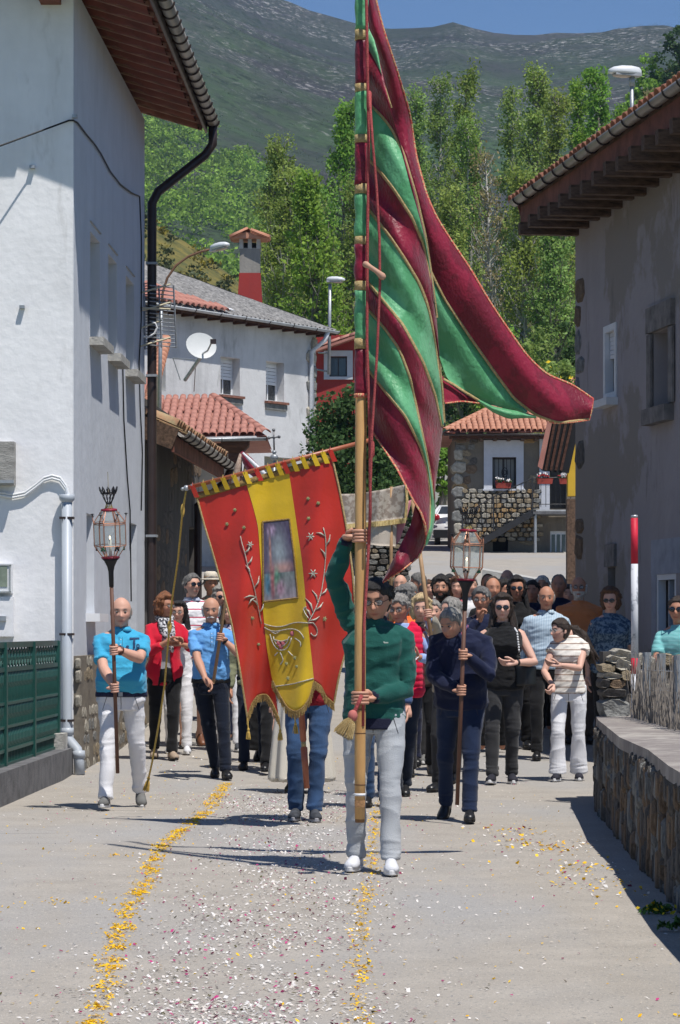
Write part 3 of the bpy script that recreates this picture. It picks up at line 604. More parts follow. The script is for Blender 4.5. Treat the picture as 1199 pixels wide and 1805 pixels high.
bb = MB(); bb.tube([A(0, 0, .27), A(0, 0, .42)], .011, 5)
for z in (.42, .66, .93): bb.tube([A(0, 0, z), A(0, 0, z+.05), A(0, 0, z+.10), A(0, 0, z+.16)], [.011, .026, .026, .011], 6)
bb.tube([A(0, 0, .42), A(0, 0, 1.08)], .012, 5); bme = bb.mesh('picket'); bme.materials.append(GREENM)
for k in range(int(FL/.095)): piece(bme, 'picket', f0+fu*(.05+k*.095), fence)
bb = MB()
for dx in (-1, 1): bb.beam(A(-.09*dx, 0, 1.10), A(.09*dx, 0, 1.285), .012, .016)
bb.tube([A(.035*math.cos(a), 0, 1.19+.06*math.sin(a)) for a in np.linspace(0, 2*math.pi, 9)], .010, 5, cap=False); bb.sphere(A(0, 0, 1.19), (.018, .018, .04), 6, 4)
bb.v = [v[:, [1, 0, 2]] if False else v for v in bb.v]; ome = bb.mesh('ornament'); ome.materials.append(GREENM)
for k in range(int(FL/.19)): piece(ome, 'ornament', f0+fu*(.1+k*.19), fence, FR)
b = MB(); b.box(f0+fu*FL/2+Zv*.67-fn_*.06, (FL, .006, .84), FR); b.build('backing_sheet', mat('green_sheet', (.012, .05, .043), .6), fence)

# ---- dark stone barn, left --------------------------------------------------
bx = lambda Y, o=0.: -4.62+o+.054*Y
b0 = A(bx(37.5), 37.5, 0); b1 = A(bx(44.6), 44.6, 0); ub = nrm(b1-b0); nb_ = A(ub[1], -ub[0], 0); Lb = np.linalg.norm(b1-b0)
barn = empty('stone_barn', b0-nb_*2+Zv*g(0, 38), 'dark stone barn with deep tiled eaves behind the white house', 'barn')
b = MB(); wall_face(b, b0, ub, nb_, Lb, 4.5, [(5.6, 7.05, .3, 3.0)], .5); b.quad(b0, b0+Zv*4.5, b0-nb_*6+Zv*4.5, b0-nb_*6); b.quad(b1, b1+Zv*4.5, b1-nb_*6+Zv*4.5, b1-nb_*6); b.build('wall', STONEDARK, barn)  # shade of the eaves is put into this wall's dark colour
stone_field(barn, b0+nb_*.0+Zv*.3, ub, nb_, Lb, 3.6, .3, (5, 5, 4), lambda x, z, w, h: 5.4 < x+w and z-h < 2.8 or mnoise.noise(Vector((x*.6, z*.8, 3))) > .0, .07, 1.7, 8, 190, -.025)
part('door', WOODD, barn, lambda B: B.box(b0+ub*6.3+Zv*1.6-nb_*.3, (1.4, .06, 2.7), [ub, nb_, Zv]))
ge0 = A(bx(36.8, .5), 36.8, 0); ge1 = A(bx(43.6, .5), 43.6, 0); ze = 3.95
q = [ge0+Zv*ze, ge1+Zv*ze, ge1-nb_*4+Zv*(ze+1.5), ge0-nb_*4+Zv*(ze+1.5)]
b = MB(); b.add(q+[x+Zv*.09 for x in q], [(0, 1, 2, 3), (7, 6, 5, 4), (0, 4, 5, 1), (1, 5, 6, 2), (2, 6, 7, 3), (3, 7, 4, 0)]); b.build('roof', WOODD, barn)
part('fascia', WOODR, barn, lambda B: B.beam(ge0+Zv*(ze-.06)-nb_*.04, ge1+Zv*(ze-.06)-nb_*.04, .04, .30))
part('verge_board', WOODG, barn, lambda B: B.beam(ge0+Zv*(ze-.05)-ub*.02, ge0-nb_*4+Zv*(ze+1.45)-ub*.02, .05, .28))
gutter(barn, ge0+nb_*.09+Zv*(ze+.06), ge1+nb_*.09+Zv*(ze+.02), .085, GUTM, .62)
part('downpipe', DARKM, barn, lambda B: B.tube([ge1+nb_*.09+Zv*(ze-.05), ge1-nb_*.0+Zv*(ze-.25), ge1-nb_*.42+Zv*(ze-.6), ge1-nb_*.42+Zv*.3], .06, 8))
tile_rows(barn, ge0+Zv*(ze+.09), nrm(ge1-ge0), nrm(-nb_+Zv*.375), tile_mesh(.26, .48, TILEO), 26, 6, .265, .42, seed=5)
# ---- white farmhouse, grey roof (middle left) --------------------------------
w0 = A(-5.35, 79.8, 0); w1 = A(-.745, 86.5, 0); uw = nrm(w1-w0); nw = A(uw[1], -uw[0], 0); Lw = np.linalg.norm(w1-w0)
def wpt(px, py):     # photo point -> (distance, height) on the facade
    # solve for the crossing of the sight line with the facade plane
    k = (px-CX)/F; Y = (w0[0]-w0[1]*uw[0]/uw[1])/(k-uw[0]/uw[1]); return (Y-w0[1])/uw[1], HC+(HY-py)*Y/F, Y
farm = empty('farmhouse', A(w0[0]-2, w0[1]+3, 3), 'white stained farmhouse with a grey corrugated roof behind the porch', 'house')
def wrect(x0, x1, y0, y1):
    a = wpt(x0, y1); c = wpt(x1, y0); e = wpt(x1, y1); return (a[0], c[0], (a[1]+e[1])/2, (c[1]+wpt(x0, y0)[1])/2)
wins = [wrect(389, 423, 630, 697), wrect(469, 501, 638, 708)]; lowdoor = wrect(466, 520, 806, 900); wl = wrect(283, 292, 600, 690)
He = wpt(400, 556)[1]
w00 = w0-uw*5
b = MB(); Z3 = 2.0
wall_face(b, w00+Zv*0, uw, nw, Lw+5, He, [(h[0]+5, h[1]+5, h[2], h[3]) for h in wins+[lowdoor, wl]], .35, Z3)
b.quad(w1+Zv*Z3, w1+Zv*He, w1-nw*7+Zv*He, w1-nw*7+Zv*Z3); b.build('wall', WHITEOLD, farm)
for k, h in enumerate(wins):
    window_fill(farm, w0, uw, nw, h, .30, WHITEP, .06, True, GLASSD, (h[3]-h[2])*.52)
    part('sill', mat('brick_sill', (.22, .10, .07), .9, .3, 8, .3), farm, lambda B: B.box(w0+uw*(h[0]+h[1])/2+Zv*(h[2]-.04)+nw*.04, (h[1]-h[0]+.16, .2, .07), [uw, nw, Zv]))
    part('sill_slab', mat('grey_stone_slab', (.18, .18, .17), .9, .3, 8, .3), farm, lambda B: B.box(w0+uw*(h[0]+h[1])/2+Zv*(h[2]-.17)+nw*.02, (h[1]-h[0]+.12, .12, .17), [uw, nw, Zv]))
for h in (lowdoor, wl): part('shutter', mat('putty_paint', (.34, .33, .26), .8, .15, 3), farm, lambda B: B.box(w0+uw*(h[0]+h[1])/2+Zv*(h[2]+h[3])/2-nw*.25, (h[1]-h[0], .04, h[3]-h[2]), [uw, nw, Zv]))
# granite corner stones
qb = stones((1, 3)); zz = 3.2
for k in range(int((He-3.3)/.42)):
    h_ = .42; L_ = .55 if k % 2 else .30; piece(qb[k % len(qb)], 'quoin', w1+Zv*(zz+h_/2)-uw*(L_/2-.03)+nw*.0, farm, [uw, nw, Zv], (L_, .14, h_*.95)); zz += h_
# roof: hipped at the right end
Ow = .45; er0 = w00+nw*Ow; er1 = w1+nw*Ow+uw*Ow; ze = He-.03
rdg = lambda s, d, h_: w0+uw*s-nw*d+Zv*h_
rx = wpt(375, 470); hipS = 2.2; RH = He+2.25; RD = 4.3
CORR = mat('grey_fibre_cement', (.10, .10, .10), .95, .5, 9, 1., 30, col2=(.33, .32, .31)); 
r1 = rdg(Lw-4.6, RD, RH); r0 = rdg(-6, RD, RH); bk1 = w1-nw*(2*RD+Ow)+uw*Ow+Zv*ze; bk0 = w00-nw*(2*RD+Ow)+Zv*ze
def corr_sheet(B, a, bq, c, d, n, amp):   # a-bq eave, d-c ridge
    vs = []; m_ = n*4
    for t in np.linspace(0, 1, 9):
        lo, hi = lerp(a, d, t), lerp(bq, c, t); nn = nrm(np.cross(bq-a, d-a)); nn = nn if nn[2] > 0 else -nn
        Lr_ = np.linalg.norm(hi-lo); off = np.linalg.norm(lo-a-(d-a)*0)*0
        for k in range(m_+1):
            p = lerp(a, bq, k/m_)+(d-a)*0; s_ = k/m_
            p = lerp(lo, hi, s_); vs.append(p+nn*amp*math.cos(s_*n*2*math.pi*(Lr_/np.linalg.norm(bq-a))))
    B.add(vs, [(r*(m_+1)+k, r*(m_+1)+k+1, (r+1)*(m_+1)+k+1, (r+1)*(m_+1)+k) for r in range(8) for k in range(m_)])
b = MB(); e0_, e1_ = er0+Zv*ze, er1+Zv*ze
corr_sheet(b, e0_, e1_, r1, r0, 62, .035); corr_sheet(b, e1_, bk1, r1+A(.01, 0, 0), r1, 34, .035); b.quad(bk1, bk0, r0, r1)
b.quad(e0_-Zv*.06, e1_-Zv*.06, bk1-Zv*.06, bk0-Zv*.06); b.build('corrugated_roof', CORR, farm, True)
for (t, s_, dx) in ((.10, .50, .5), (.62, .34, .4)):
    p = lerp(lerp(e0_, e1_, s_+.12), lerp(r0, r1, s_+.12), t); vv = nrm(r0-e0_); nn = nrm(np.cross(uw, vv)); nn = nn if nn[2] > 0 else -nn
    part('roof_light', WHITEP, farm, lambda B: B.box(p+nn*.05, (1.3, .16, .02), [nrm(uw-vv*.3), nrm(vv+uw*.3), nn]))
gutter(farm, e0_+nw*.08-Zv*.02, e1_+nw*.08-Zv*.04, .08, mat('pale_gutter', (.48, .50, .52), .5, .1, 4), 1.2)
part('eaves_board', WOODD, farm, lambda B: B.beam(e0_-Zv*.1+nw*-.02, e1_-Zv*.1+nw*-.02, .03, .12))
rb = MB(); rb.box((0, 0, 0), (.09, .5, .11)); rme = rb.mesh('rafter_end'); rme.materials.append(WOODD)
for k in range(22): piece(rme, 'rafter_end', lerp(er0, er1, (k+.5)/22)+Zv*(ze-.15)-nw*.24, farm, [uw, nw, Zv])
dpx = w1-uw*.35+nw*.1
part('downpipe', mat('white_pipe', (.60, .62, .65), .5, .05, 3), farm, lambda B: B.tube([e1_-uw*.5+nw*.06-Zv*.05, e1_-uw*.6+nw*.0-Zv*.35, dpx+Zv*(ze-.7), dpx+Zv*3], .075, 8), True)
# old red tiles over the left half of that roof
vv = nrm(r0-e0_); ca = wpt(268, 500)[0]; cb = wpt(384, 556)[0]
tile_rows(farm, w0+uw*(-1.2)+nw*Ow+Zv*(ze+.04), uw, vv, tile_mesh(.27, .45, TILEP), 24, 9, .27, .40, keep=lambda x, y: x-1.2 < cb-.1-y*1.18)
# chimney on the farmhouse
ch = P(441, 515, 88); Yc = 88.; cz0, cz1 = HC+(HY-520)*Yc/F, HC+(HY-440)*Yc/F; cx = (441-CX)*Yc/F; cw = 36*Yc/F
RED = plaster('red_wall_paint', (.32, .045, .04), (.20, .04, .04), None, .4, .8, .3, 10)
chim = empty('chimney', A(cx, Yc, cz0), 'square chimney painted red below and grey above with a tiled cap', 'chimney')
part('red_base', RED, chim, lambda B: B.add([A(cx+sx_*cw/2*k, Yc+sy_*cw/2*k, z) for z, k in ((cz0-.3, 1.2), (cz0+.25, 1.1), (lerp(cz0, cz1, .46), 1.04)) for sx_, sy_ in ((-1, -1), (1, -1), (1, 1), (-1, 1))], [(i*4+k, i*4+(k+1) % 4, i*4+4+(k+1) % 4, i*4+4+k) for i in range(2) for k in range(4)]+[(8, 9, 10, 11)]))
part('shaft', plaster('grey_chimney_render', (.30, .28, .25), (.16, .15, .13), None, .5, 1.5, .5, 12), chim, lambda B: B.box((cx, Yc, lerp(cz0, cz1, .73)), (cw*1.0, cw, (cz1-cz0)*.56)))
for sx_, sy_ in ((-1, -1), (1, -1), (1, 1), (-1, 1), (0, -1)): part('cap_post', CONC, chim, lambda B: B.box((cx+sx_*cw*.42, Yc+sy_*cw*.42, cz1+.14), (.12, .12, .30)))
part('flue', DARKIN, chim, lambda B: B.box((cx, Yc, cz1+.1), (cw*.6, cw*.6, .18)))
ct = tile_mesh(.26, .62, TILE); zt = cz1+.29
part('cap_slab', TILE, chim, lambda B: B.add([A(cx-.55, Yc-.5, zt), A(cx+.55, Yc-.5, zt), A(cx+.55, Yc+.5, zt), A(cx-.55, Yc+.5, zt), A(cx-.1, Yc-.5, zt+.2), A(cx-.1, Yc+.5, zt+.2)], [(3, 2, 1, 0), (0, 1, 4), (3, 5, 2), (1, 2, 5, 4), (0, 4, 5, 3)]))
for s_, N in ((-1, 1), (1, 1)):
    vd = nrm(A(-s_*.5, 0, .2) if s_ > 0 else A(.5, 0, .25)); 
    for k in range(4):
        p = A(cx+s_*.60, Yc-.5+k*.29, zt+.01); nn = nrm(A(s_*.35, 0, 1)); piece(ct, 'roof_tile', p, chim, [nrm(np.cross(vd, nn)), vd, nn])
for k in range(2): piece(ct, 'roof_tile', A(cx-.1, Yc-.55+k*.5, zt+.23), chim, [A(1, 0, 0), A(0, 1, 0), Zv])
# tall gable strip of stone with red verge between the white house and farmhouse
gab = empty('stone_gable', P(280, 760, 62), 'narrow stone gable with a red tiled verge beside the brown downpipe', 'house')
part('wall', MORTAR, gab, lambda B: B.add([P(255, 760, 62), P(285, 745, 62), P(285, 650, 62), P(255, 700, 62), P(255, 760, 66), P(285, 745, 66), P(285, 650, 66), P(255, 700, 66)], [(0, 1, 2, 3), (1, 5, 6, 2), (4, 7, 6, 5), (3, 2, 6, 7), (0, 3, 7, 4)]))
vt = tile_mesh(.30, .42, TILE); ga, gb2 = P(258, 715, 61.8), P(288, 600, 64.5); gd = nrm(gb2-ga); GL_ = np.linalg.norm(gb2-ga)
part('verge_slab', TILEP, gab, lambda B: B.beam(ga, gb2, .35, .06))
for k in range(int(GL_/.2)): piece(vt, 'roof_tile', ga+gd*k*.2+A(.05, 0, .04), gab, [nrm(np.cross(gd, A(0, -.5, 1))), gd, nrm(np.cross(nrm(np.cross(gd, A(0, -.5, 1))), gd))])
# ---- porch ----------------------------------------------------------------------
porch = empty('tiled_porch', A(-3.5, 76, 3.2), 'open porch with a hipped pink tiled roof on a brown post', 'porch')
pe0, pe1 = P(262, 772, 75), P(470, 768, 75); Lp = np.linalg.norm(pe1-pe0); up_ = nrm(pe1-pe0); pv = nrm(A(0, 3.9, 1.33)); 
pr1 = pe1+A(-1.62, 3.9, 1.33); pr0 = pe0+A(0, 3.9, 1.33)
b = MB(); b.add([pe0, pe1, pr1, pr0, pe1+A(0, 6, 0)], [(0, 1, 2, 3), (1, 4, 2)]); b.add([pe0-Zv*.08, pe1-Zv*.08, pe1+A(0, 6, -.08), pe0+A(0, 6, -.08)], [(3, 2, 1, 0)]); b.build('roof', TILEP, porch)
tile_rows(porch, pe0+Zv*.02, up_, pv, tile_mesh(.20, .46, TILEP), int(Lp/.20), 10, .20, .41, keep=lambda x, y: x < Lp-.1-y*.40, seed=9)
hd = nrm(pr1-pe1); ht_ = tile_mesh(.26, .45, TILEP)
for k in range(10): piece(ht_, 'ridge_tile', pe1+hd*k*.43+Zv*.08, porch, [nrm(np.cross(hd, Zv)), hd, nrm(np.cross(nrm(np.cross(hd, Zv)), hd))])
gutter(porch, pe0+A(0, -.08, -.05), pe1+A(0, -.08, -.05), .085, GALV, 1.5)
part('beam', WOODD, porch, lambda B: B.beam(pe0+A(0, .35, -.28), pe1+A(-.9, .35, -.28), .2, .22))
part('post', WOODD, porch, lambda B: B.rings([[P(415, py, 75.4)+A(sx_*r, sy_*r, 0) for sx_, sy_ in ((-1, -1), (1, -1), (1, 1), (-1, 1))] for py, r in ((960, .2), (812, .17), (800, .19), (786, .36), (776, .38))]))
part('back_wall', WHITEOLD, porch, lambda B: B.box(A(-4.5, 80.5, 4.4), (3.4, .2, 4.)))
# satellite dish
dish = empty('satellite_dish', P(325, 673, 74.5), 'round white satellite dish on an arm above the porch roof', 'satellite dish'); dc = P(355, 609, 74); dn = nrm(A(.38, -.90, .28)); du_ = nrm(np.cross(Zv, dn)); dv_ = np.cross(dn, du_)
def fn(B):
    for t in (0, .02):
        vs = [dc-dn*(.045+t)]; 
        for r in (.4, .75, 1.): vs += [dc+(du_*math.cos(a)*.42+dv_*math.sin(a)*.36)*r-dn*(.045*(1-r*r)+t) for a in np.linspace(0, 2*math.pi, 25)[:-1]]
        fs = [(0, 1+(k+1) % 24, 1+k) for k in range(24)]+[(1+i*24+k, 1+i*24+(k+1) % 24, 25+i*24+(k+1) % 24, 25+i*24+k) for i in range(2) for k in range(24)]
        B.add(vs, fs)
part('reflector', mat('dish_grey_white', (.62, .63, .62), .5, .05, 3), dish, fn, True)
part('arm', GALV, dish, lambda B: [B.tube([P(326, 670, 75), P(352, 632, 74.4), dc-dn*.12], .05, 8), B.tube([P(350, 628, 74.3), P(366, 618, 73.6), P(374, 602, 73.2)], .025, 6), B.tube([P(305, 631, 75), P(348, 634, 74.5)], .014, 5), B.tube([P(305, 631, 75), P(318, 670, 75.2)], .014, 5), B.tube([P(345, 640, 74.6), P(342, 690, 75.4)], .014, 5)])
part('receiver', DARKM, dish, lambda B: B.box(P(376, 602, 73.2), (.15, .12, .12)))
# ---- street lamps -----------------------------------------------------------------
LAMPW = mat('lamp_white_cover', (.66, .68, .70), .35, .05, 3, spec=.5)
def lamp_head(parent, c, d, L=.62, s=1.):
    d = nrm(d); side = nrm(np.cross(d, Zv)); up = np.cross(side, d)
    def shell(B):
        R = []
        for t, w, h in ((0, .35, .5), (.08, .7, .85), (.3, .95, 1.), (.6, 1., .95), (.85, .8, .7), (1, .35, .3)):
            R.append([c+d*(t*L)+side*(.13*s*w*math.cos(a))+up*(.13*s*h*max(0, math.sin(a))**.7 if math.sin(a) > 0 else -.03*s) for a in np.linspace(0, 2*math.pi, 15)[:-1]])
        B.rings(R)
    part('cover', LAMPW, parent, shell, True)
    part('lamp_housing', mat('lamp_grey', (.34, .35, .37), .5), parent, lambda B: B.box(c+d*L*.42-up*.045*s, (L*.8, .2*s, .05*s), [d, side, up]))
    part('glass_bowl', mat('lamp_bowl', (.45, .36, .30), .2, .1, 3, spec=.6), parent, lambda B: B.sphere(c+d*L*.6-up*.07*s, (.2*s, .09*s, .04*s), 10, 6, [d, side, up]), True)
l1 = empty('street_lamp', P(283, 722, 60), 'street lamp on a curved rusty arm over the farmhouse roof', 'street lamp')
part('pole', GALV, l1, lambda B: B.tube([P(281, 724, 60), P(284, 545, 60)], .04, 8), True)
part('curved_arm', mat('rusty_arm', (.16, .085, .05), .7), l1, lambda B: B.tube([P(x, y, 60) for x, y in ((284, 548), (287, 515), (295, 490), (310, 468), (332, 452), (355, 443), (378, 438))], .026, 8), True)
lamp_head(l1, P(372, 440, 60), P(412, 428, 59.6)-P(372, 440, 60), .50, .8)
l2 = empty('street_lamp', P(580, 664, 88), 'street lamp on a straight grey pole in front of the red house', 'street lamp')
part('pole', GALV, l2, lambda B: [B.tube([P(580, 660, 88), P(582, 500, 88)], .05, 8), B.tube([P(580, 655, 88), P(556, 651, 89)], .03, 6), B.tube([P(580, 622, 88), P(562, 622, 89)], .03, 6)], True)
lamp_head(l2, P(576, 494, 88), A(1, -.2, 0), .58, .9)
l3 = empty('street_lamp', P(1116, 300, 62), 'street lamp with a white head rising behind the grey house roof', 'street lamp')
part('pole', GALV, l3, lambda B: [B.tube([P(1115, 260, 62), P(1114, 150, 62)], .045, 8), B.tube([P(1115, 152, 62), P(1114, 134, 62)], .065, 8)], True)
lamp_head(l3, P(1130, 129, 62), A(-1, -.25, .02), .74, 1.15)
# ---- red house -------------------------------------------------------------------
rh_ = empty('red_house', P(600, 800, 100), 'dark red house with a grey framed window behind the striped flag', 'house')
def Pq(x0, y0, x1, y1, Y): return [P(x0, y1, Y), P(x1, y1, Y), P(x1, y0, Y), P(x0, y0, Y)]
rz0, rz1 = HC+(HY-760)*.02, HC+(HY-620)*.02; rx0 = (558-CX)*.02
hole = ((581-CX)*.02-rx0, (612-CX)*.02-rx0, HC+(HY-664)*.02, HC+(HY-628)*.02)
b = MB(); wall_face(b, A(rx0, 100, 0), A(1, 0, 0), A(0, -1, 0), 2.1, rz1+.6, [hole], .25, 3.); b.quad(A(rx0, 100, 3), A(rx0, 100, rz1), A(rx0, 107, rz1), A(rx0, 107, 3)); b.build('wall', RED, rh_)
window_fill(rh_, A(rx0, 100, 0), A(1, 0, 0), A(0, -1, 0), hole, .15, DARKM, .05)
part('window_surround', mat('pale_grey_paint', (.50, .52, .55), .8, .08, 3), rh_, lambda B: [B.box(A(rx0+x, 99.98, z), s) for x, z, s in (((hole[0]+hole[1])/2, hole[3]+.1, (hole[1]-hole[0]+.4, .05, .2)), ((hole[0]+hole[1])/2, hole[2]-.05, (hole[1]-hole[0]+.4, .08, .1)), (hole[0]-.1, (hole[2]+hole[3])/2, (.2, .05, hole[3]-hole[2]-.004)), (hole[1]+.1, (hole[2]+hole[3])/2, (.2, .05, hole[3]-hole[2]-.004)))])
ra, rb2 = A(rx0-.35, 99.4, rz1-.16), A(rx0+2.3, 99.4, rz1+.75)
b = MB(); b.add([ra, rb2, rb2+A(0, 8, 0), ra+A(0, 8, 0), ra+A(0, 0, .09), rb2+A(0, 0, .09), rb2+A(0, 8, .09), ra+A(0, 8, .09)], [(0, 1, 5, 4), (3, 2, 1, 0), (4, 5, 6, 7), (0, 4, 7, 3)]); b.build('roof', TILEP, rh_)
tile_rows(rh_, ra+A(0, 0, .09), A(0, 1, 0), nrm(rb2-ra), tile_mesh(.27, .45, TILEP), 16, 8, .28, .41, seed=2)
# ---- right grey house ----------------------------------------------------------------
gx = lambda Y: 9.32-.15*Y
g0 = A(gx(27.0), 27.0, 0); g1 = A(gx(40), 40, 0); ug = nrm(g1-g0); ng = A(-ug[1], ug[0], 0); Lg = np.linalg.norm(g1-g0)
def gpt(px, py):
    k = (px-CX)/F; Y = 9.32/(k+.15); return (Y-27.0)/ug[1], HC+(HY-py)*Y/F
def grect(x0, x1, y0, y1):
    a, c = gpt(x0, y0), gpt(x0, y1); d, e = gpt(x1, y0), gpt(x1, y1); lo, hi = sorted((a[0], d[0])); return (lo, hi, (c[1]+e[1])/2, (a[1]+d[1])/2)
gw = [grect(1066, 1088, 572, 704), grect(1153, 1183, 582, 716), grect(1072, 1085, 1000, 1045), grect(1158, 1192, 1012, 1140)]
HG = 7.15
grey = empty('grey_house', A(6, 33, 0), 'tall grey weathered house in shade at the right edge', 'house')
b = MB(); wall_face(b, g0, ug, ng, Lg, HG, gw, .45, -.2)
b.quad(g1-Zv*.2, g1+Zv*HG, g1+A(6, .6, HG), g1+A(6, .6, -.2)); b.quad(g0-Zv*.2, g0+Zv*HG, g0+A(6, .6, HG), g0+A(6, .6, -.2)); b.build('wall', GREYWALL, grey)
b = MB(); b.box(g0+ug*Lg/2-ng*.9+Zv*3.6, (Lg-.3, .05, 7.2), [ug, ng, Zv]); b.build('room_dark', DARKIN, grey)
GR = [ug, ng, Zv]
h = gw[0]; wq = empty_part('window', grey, g0+ug*(h[0]+h[1])/2+Zv*h[2])
def ring(B, h, fw, d, t=.05):
    for cx_, cz_, sx_, sz_ in ((h[0]+fw/2, (h[2]+h[3])/2, fw, h[3]-h[2]), (h[1]-fw/2, (h[2]+h[3])/2, fw, h[3]-h[2]), ((h[0]+h[1])/2, h[2]+fw/2, h[1]-h[0]-2*fw, fw), ((h[0]+h[1])/2, h[3]-fw/2, h[1]-h[0]-2*fw, fw)): B.box(g0+ug*cx_+Zv*cz_-ng*d, (sx_, t, sz_), GR)
part('frame', WHITEP, wq, lambda B: ring(B, h, .09, .04, .12)); part('roller_shutter', WHITEP, wq, lambda B: [B.box(g0+ug*(h[0]+h[1])/2+Zv*(h[3]-.09-(k+.5)*.06)-ng*.06, (h[1]-h[0]-.2, .02, .054), GR) for k in range(6)])
part('pane', GLASSD, wq, lambda B: B.box(g0+ug*(h[0]+h[1])/2+Zv*(h[2]+h[3])/2-ng*.1, (h[1]-h[0]-.16, .01, h[3]-h[2]-.16), GR)); part('sill', WHITEP, wq, lambda B: B.box(g0+ug*(h[0]+h[1])/2+Zv*(h[2]-.05)+ng*.05, (h[1]-h[0]+.1, .22, .10), GR))
h = gw[1]; wq = empty_part('window', grey, g0+ug*(h[0]+h[1])/2+Zv*h[2])
gst = mat('grey_granite', (.21, .19, .175), .92, .35, 5, .7, 14)
part('stone_surround', gst, wq, lambda B: [B.box(g0+ug*((h[0]+h[1])/2+dx)+Zv*z+ng*.03, s, GR) for dx, z, s in ((0, h[3]+.17, (1.2, .06, .32)), (0, h[2]-.11, (1.1, .2, .20)), (-(h[1]-h[0])/2-.11, (h[2]+h[3])/2, (.20, .03, h[3]-h[2]-.01)), ((h[1]-h[0])/2+.11, (h[2]+h[3])/2, (.20, .03, h[3]-h[2]-.01)))])
part('shutter', mat('orange_varnished_wood', (.30, .12, .025), .6, .3, 5, stretch=(1, 1, .2)), wq, lambda B: B.box(g0+ug*(h[0]+.04)+Zv*(h[2]+h[3])/2-ng*.24, (.04, .36, h[3]-h[2]), GR))
part('pane', GLASSD, wq, lambda B: B.box(g0+ug*(h[0]+h[1])/2+Zv*(h[2]+h[3])/2-ng*.4, (h[1]-h[0], .01, h[3]-h[2]), GR))
h = gw[2]; part('loophole_stone', gst, grey, lambda B: B.box(g0+ug*(h[0]+h[1])/2+Zv*(h[3]+.16)+ng*.015, (.55, .05, .3), GR))
h = gw[3]; dq = empty_part('door', grey, g0+ug*(h[0]+h[1])/2+Zv*h[2])
part('frame', WHITEP, dq, lambda B: ring(B, h, .07, .05, .1)); part('panel', mat('blue_grey_door', (.40, .43, .47), .6, .05, 3), dq, lambda B: B.box(g0+ug*(h[0]+.45)+Zv*(h[2]+1.2)-ng*.22, (.05, .38, 2.0), GR))
for k in range(5): part('bar', BLACK, dq, lambda B: B.box(g0+ug*(lerp(h[0]+.15, h[1]-.12, k/4))+Zv*(h[2]+h[3])/2-ng*.12, (.025, .025, h[3]-h[2]-.1), GR))
part('surround', mat('whitewash_band', (.36, .37, .41), .9, .15, 4, .3), grey, lambda B: [B.box(g0+ug*(h[0]+h[1])/2+Zv*(h[3]+.22)+ng*.005, (h[1]-h[0]+.5, .01, .44), GR), B.box(g0+ug*(h[1]+.12)+Zv*(h[2]+h[3])/2+ng*.005, (.22, .01, h[3]-h[2]), GR)])
# exposed corner stones
st = stones((5, 1, 4)); zz = .5; rr = random.Random(3)
for k in range(17):
    h_ = rr.uniform(.22, .5); w_ = rr.uniform(.25, .6)
    if rr.random() < .75: piece(st[k % len(st)], 'stone', g1+Zv*(zz+h_/2)-ug*(w_/2+.0)-ng*.035, grey, GR, (w_, .12, h_*.95))
    zz += h_
# its roof: eave along the facade, rafters, fascia, tiles
Og = .72; q0 = g0+ng*Og; q1 = g1+ng*Og+ug*.35; sg = .30; ez = HC+(HY-352)*q1[1]/F; ez = HG+.27
gi = lambda p, d: p-ng*d+Zv*(d*sg)
q = [q0+Zv*ez, q1+Zv*ez, gi(q1, 5)+Zv*ez, gi(q0, 5)+Zv*ez]
b = MB(); b.add(q+[x+Zv*.07 for x in q], [(0, 1, 2, 3), (7, 6, 5, 4), (0, 4, 5, 1), (1, 5, 6, 2), (2, 6, 7, 3), (3, 7, 4, 0)]); b.build('roof', WOODG, grey)
part('fascia', WOODR, grey, lambda B: [B.beam(q0+Zv*(ez-.09)-ng*.03, q1+Zv*(ez-.09)-ng*.03, .05, .36), B.beam(q1+Zv*(ez-.07)+ug*.03, gi(q1, 5)+Zv*(ez-.07)+ug*.03, .05, .30)])
gutter(grey, q0+ng*.08+Zv*(ez+.09), q1+ng*.08+Zv*(ez+.09), .08, GUTM, .62)
rb = MB(); rb.box((0, 0, 0), (.14, 1.0, .17)); rme = rb.mesh('rafter'); rme.materials.append(WOODG); rb = MB(); rb.box((0, 0, 0), (.1, .5, .12)); rme2 = rb.mesh('bearer'); rme2.materials.append(mat('pale_plaster_block', (.45, .42, .40), .9, .2, 5))
for k in range(21):
    s_ = Lg-.15-k*.62; 
    if s_ < 0: break
    piece(rme, 'rafter', g0+ug*s_+ng*.34+Zv*(HG-.10+.02*(k % 3)), grey, GR); piece(rme2, 'bearer', g0+ug*(s_-.3)+ng*-.18+Zv*(HG-.03), grey, GR)
tile_rows(grey, q0+Zv*(ez+.10)+ng*.05, ug, nrm(-ng+Zv*sg), tile_mesh(.25, .44, TILE), int(Lg/.255)+4, 3, .255, .38, seed=4)
# lean-to with yellow wall beyond the grey house
yl = empty('yellow_annexe', P(990, 1000, 57), 'small annexe with a yellow wall and dark rafters behind the grey house', 'annexe')
part('yellow_wall', plaster('yellow_wall_paint', (.62, .40, .05), (.50, .33, .06), None, .3, .8, .2, 9), yl, lambda B: B.box((P(1001, 870, 57)+P(1030, 750, 57))/2, (30*57/F, .3, 130*57/F)))
part('timber_pillar', WOODG, yl, lambda B: B.box((P(999, 1075, 56.9)+P(1019, 880, 56.9))/2, (20*57/F, .35, 195*57/F)))
ra, rb2, rc, rd = P(950, 825, 57), P(1003, 828, 57), P(1022, 742, 57), P(972, 742, 57)
b = MB(); b.add([P(948, 822, 56), P(965, 742, 56), P(965, 742, 62), P(948, 822, 62), P(956, 828, 56), P(973, 746, 56), P(973, 746, 62), P(956, 828, 62)], [(0, 1, 2, 3), (7, 6, 5, 4), (0, 4, 5, 1), (0, 3, 7, 4)]); b.build('roof', TILEP, yl)
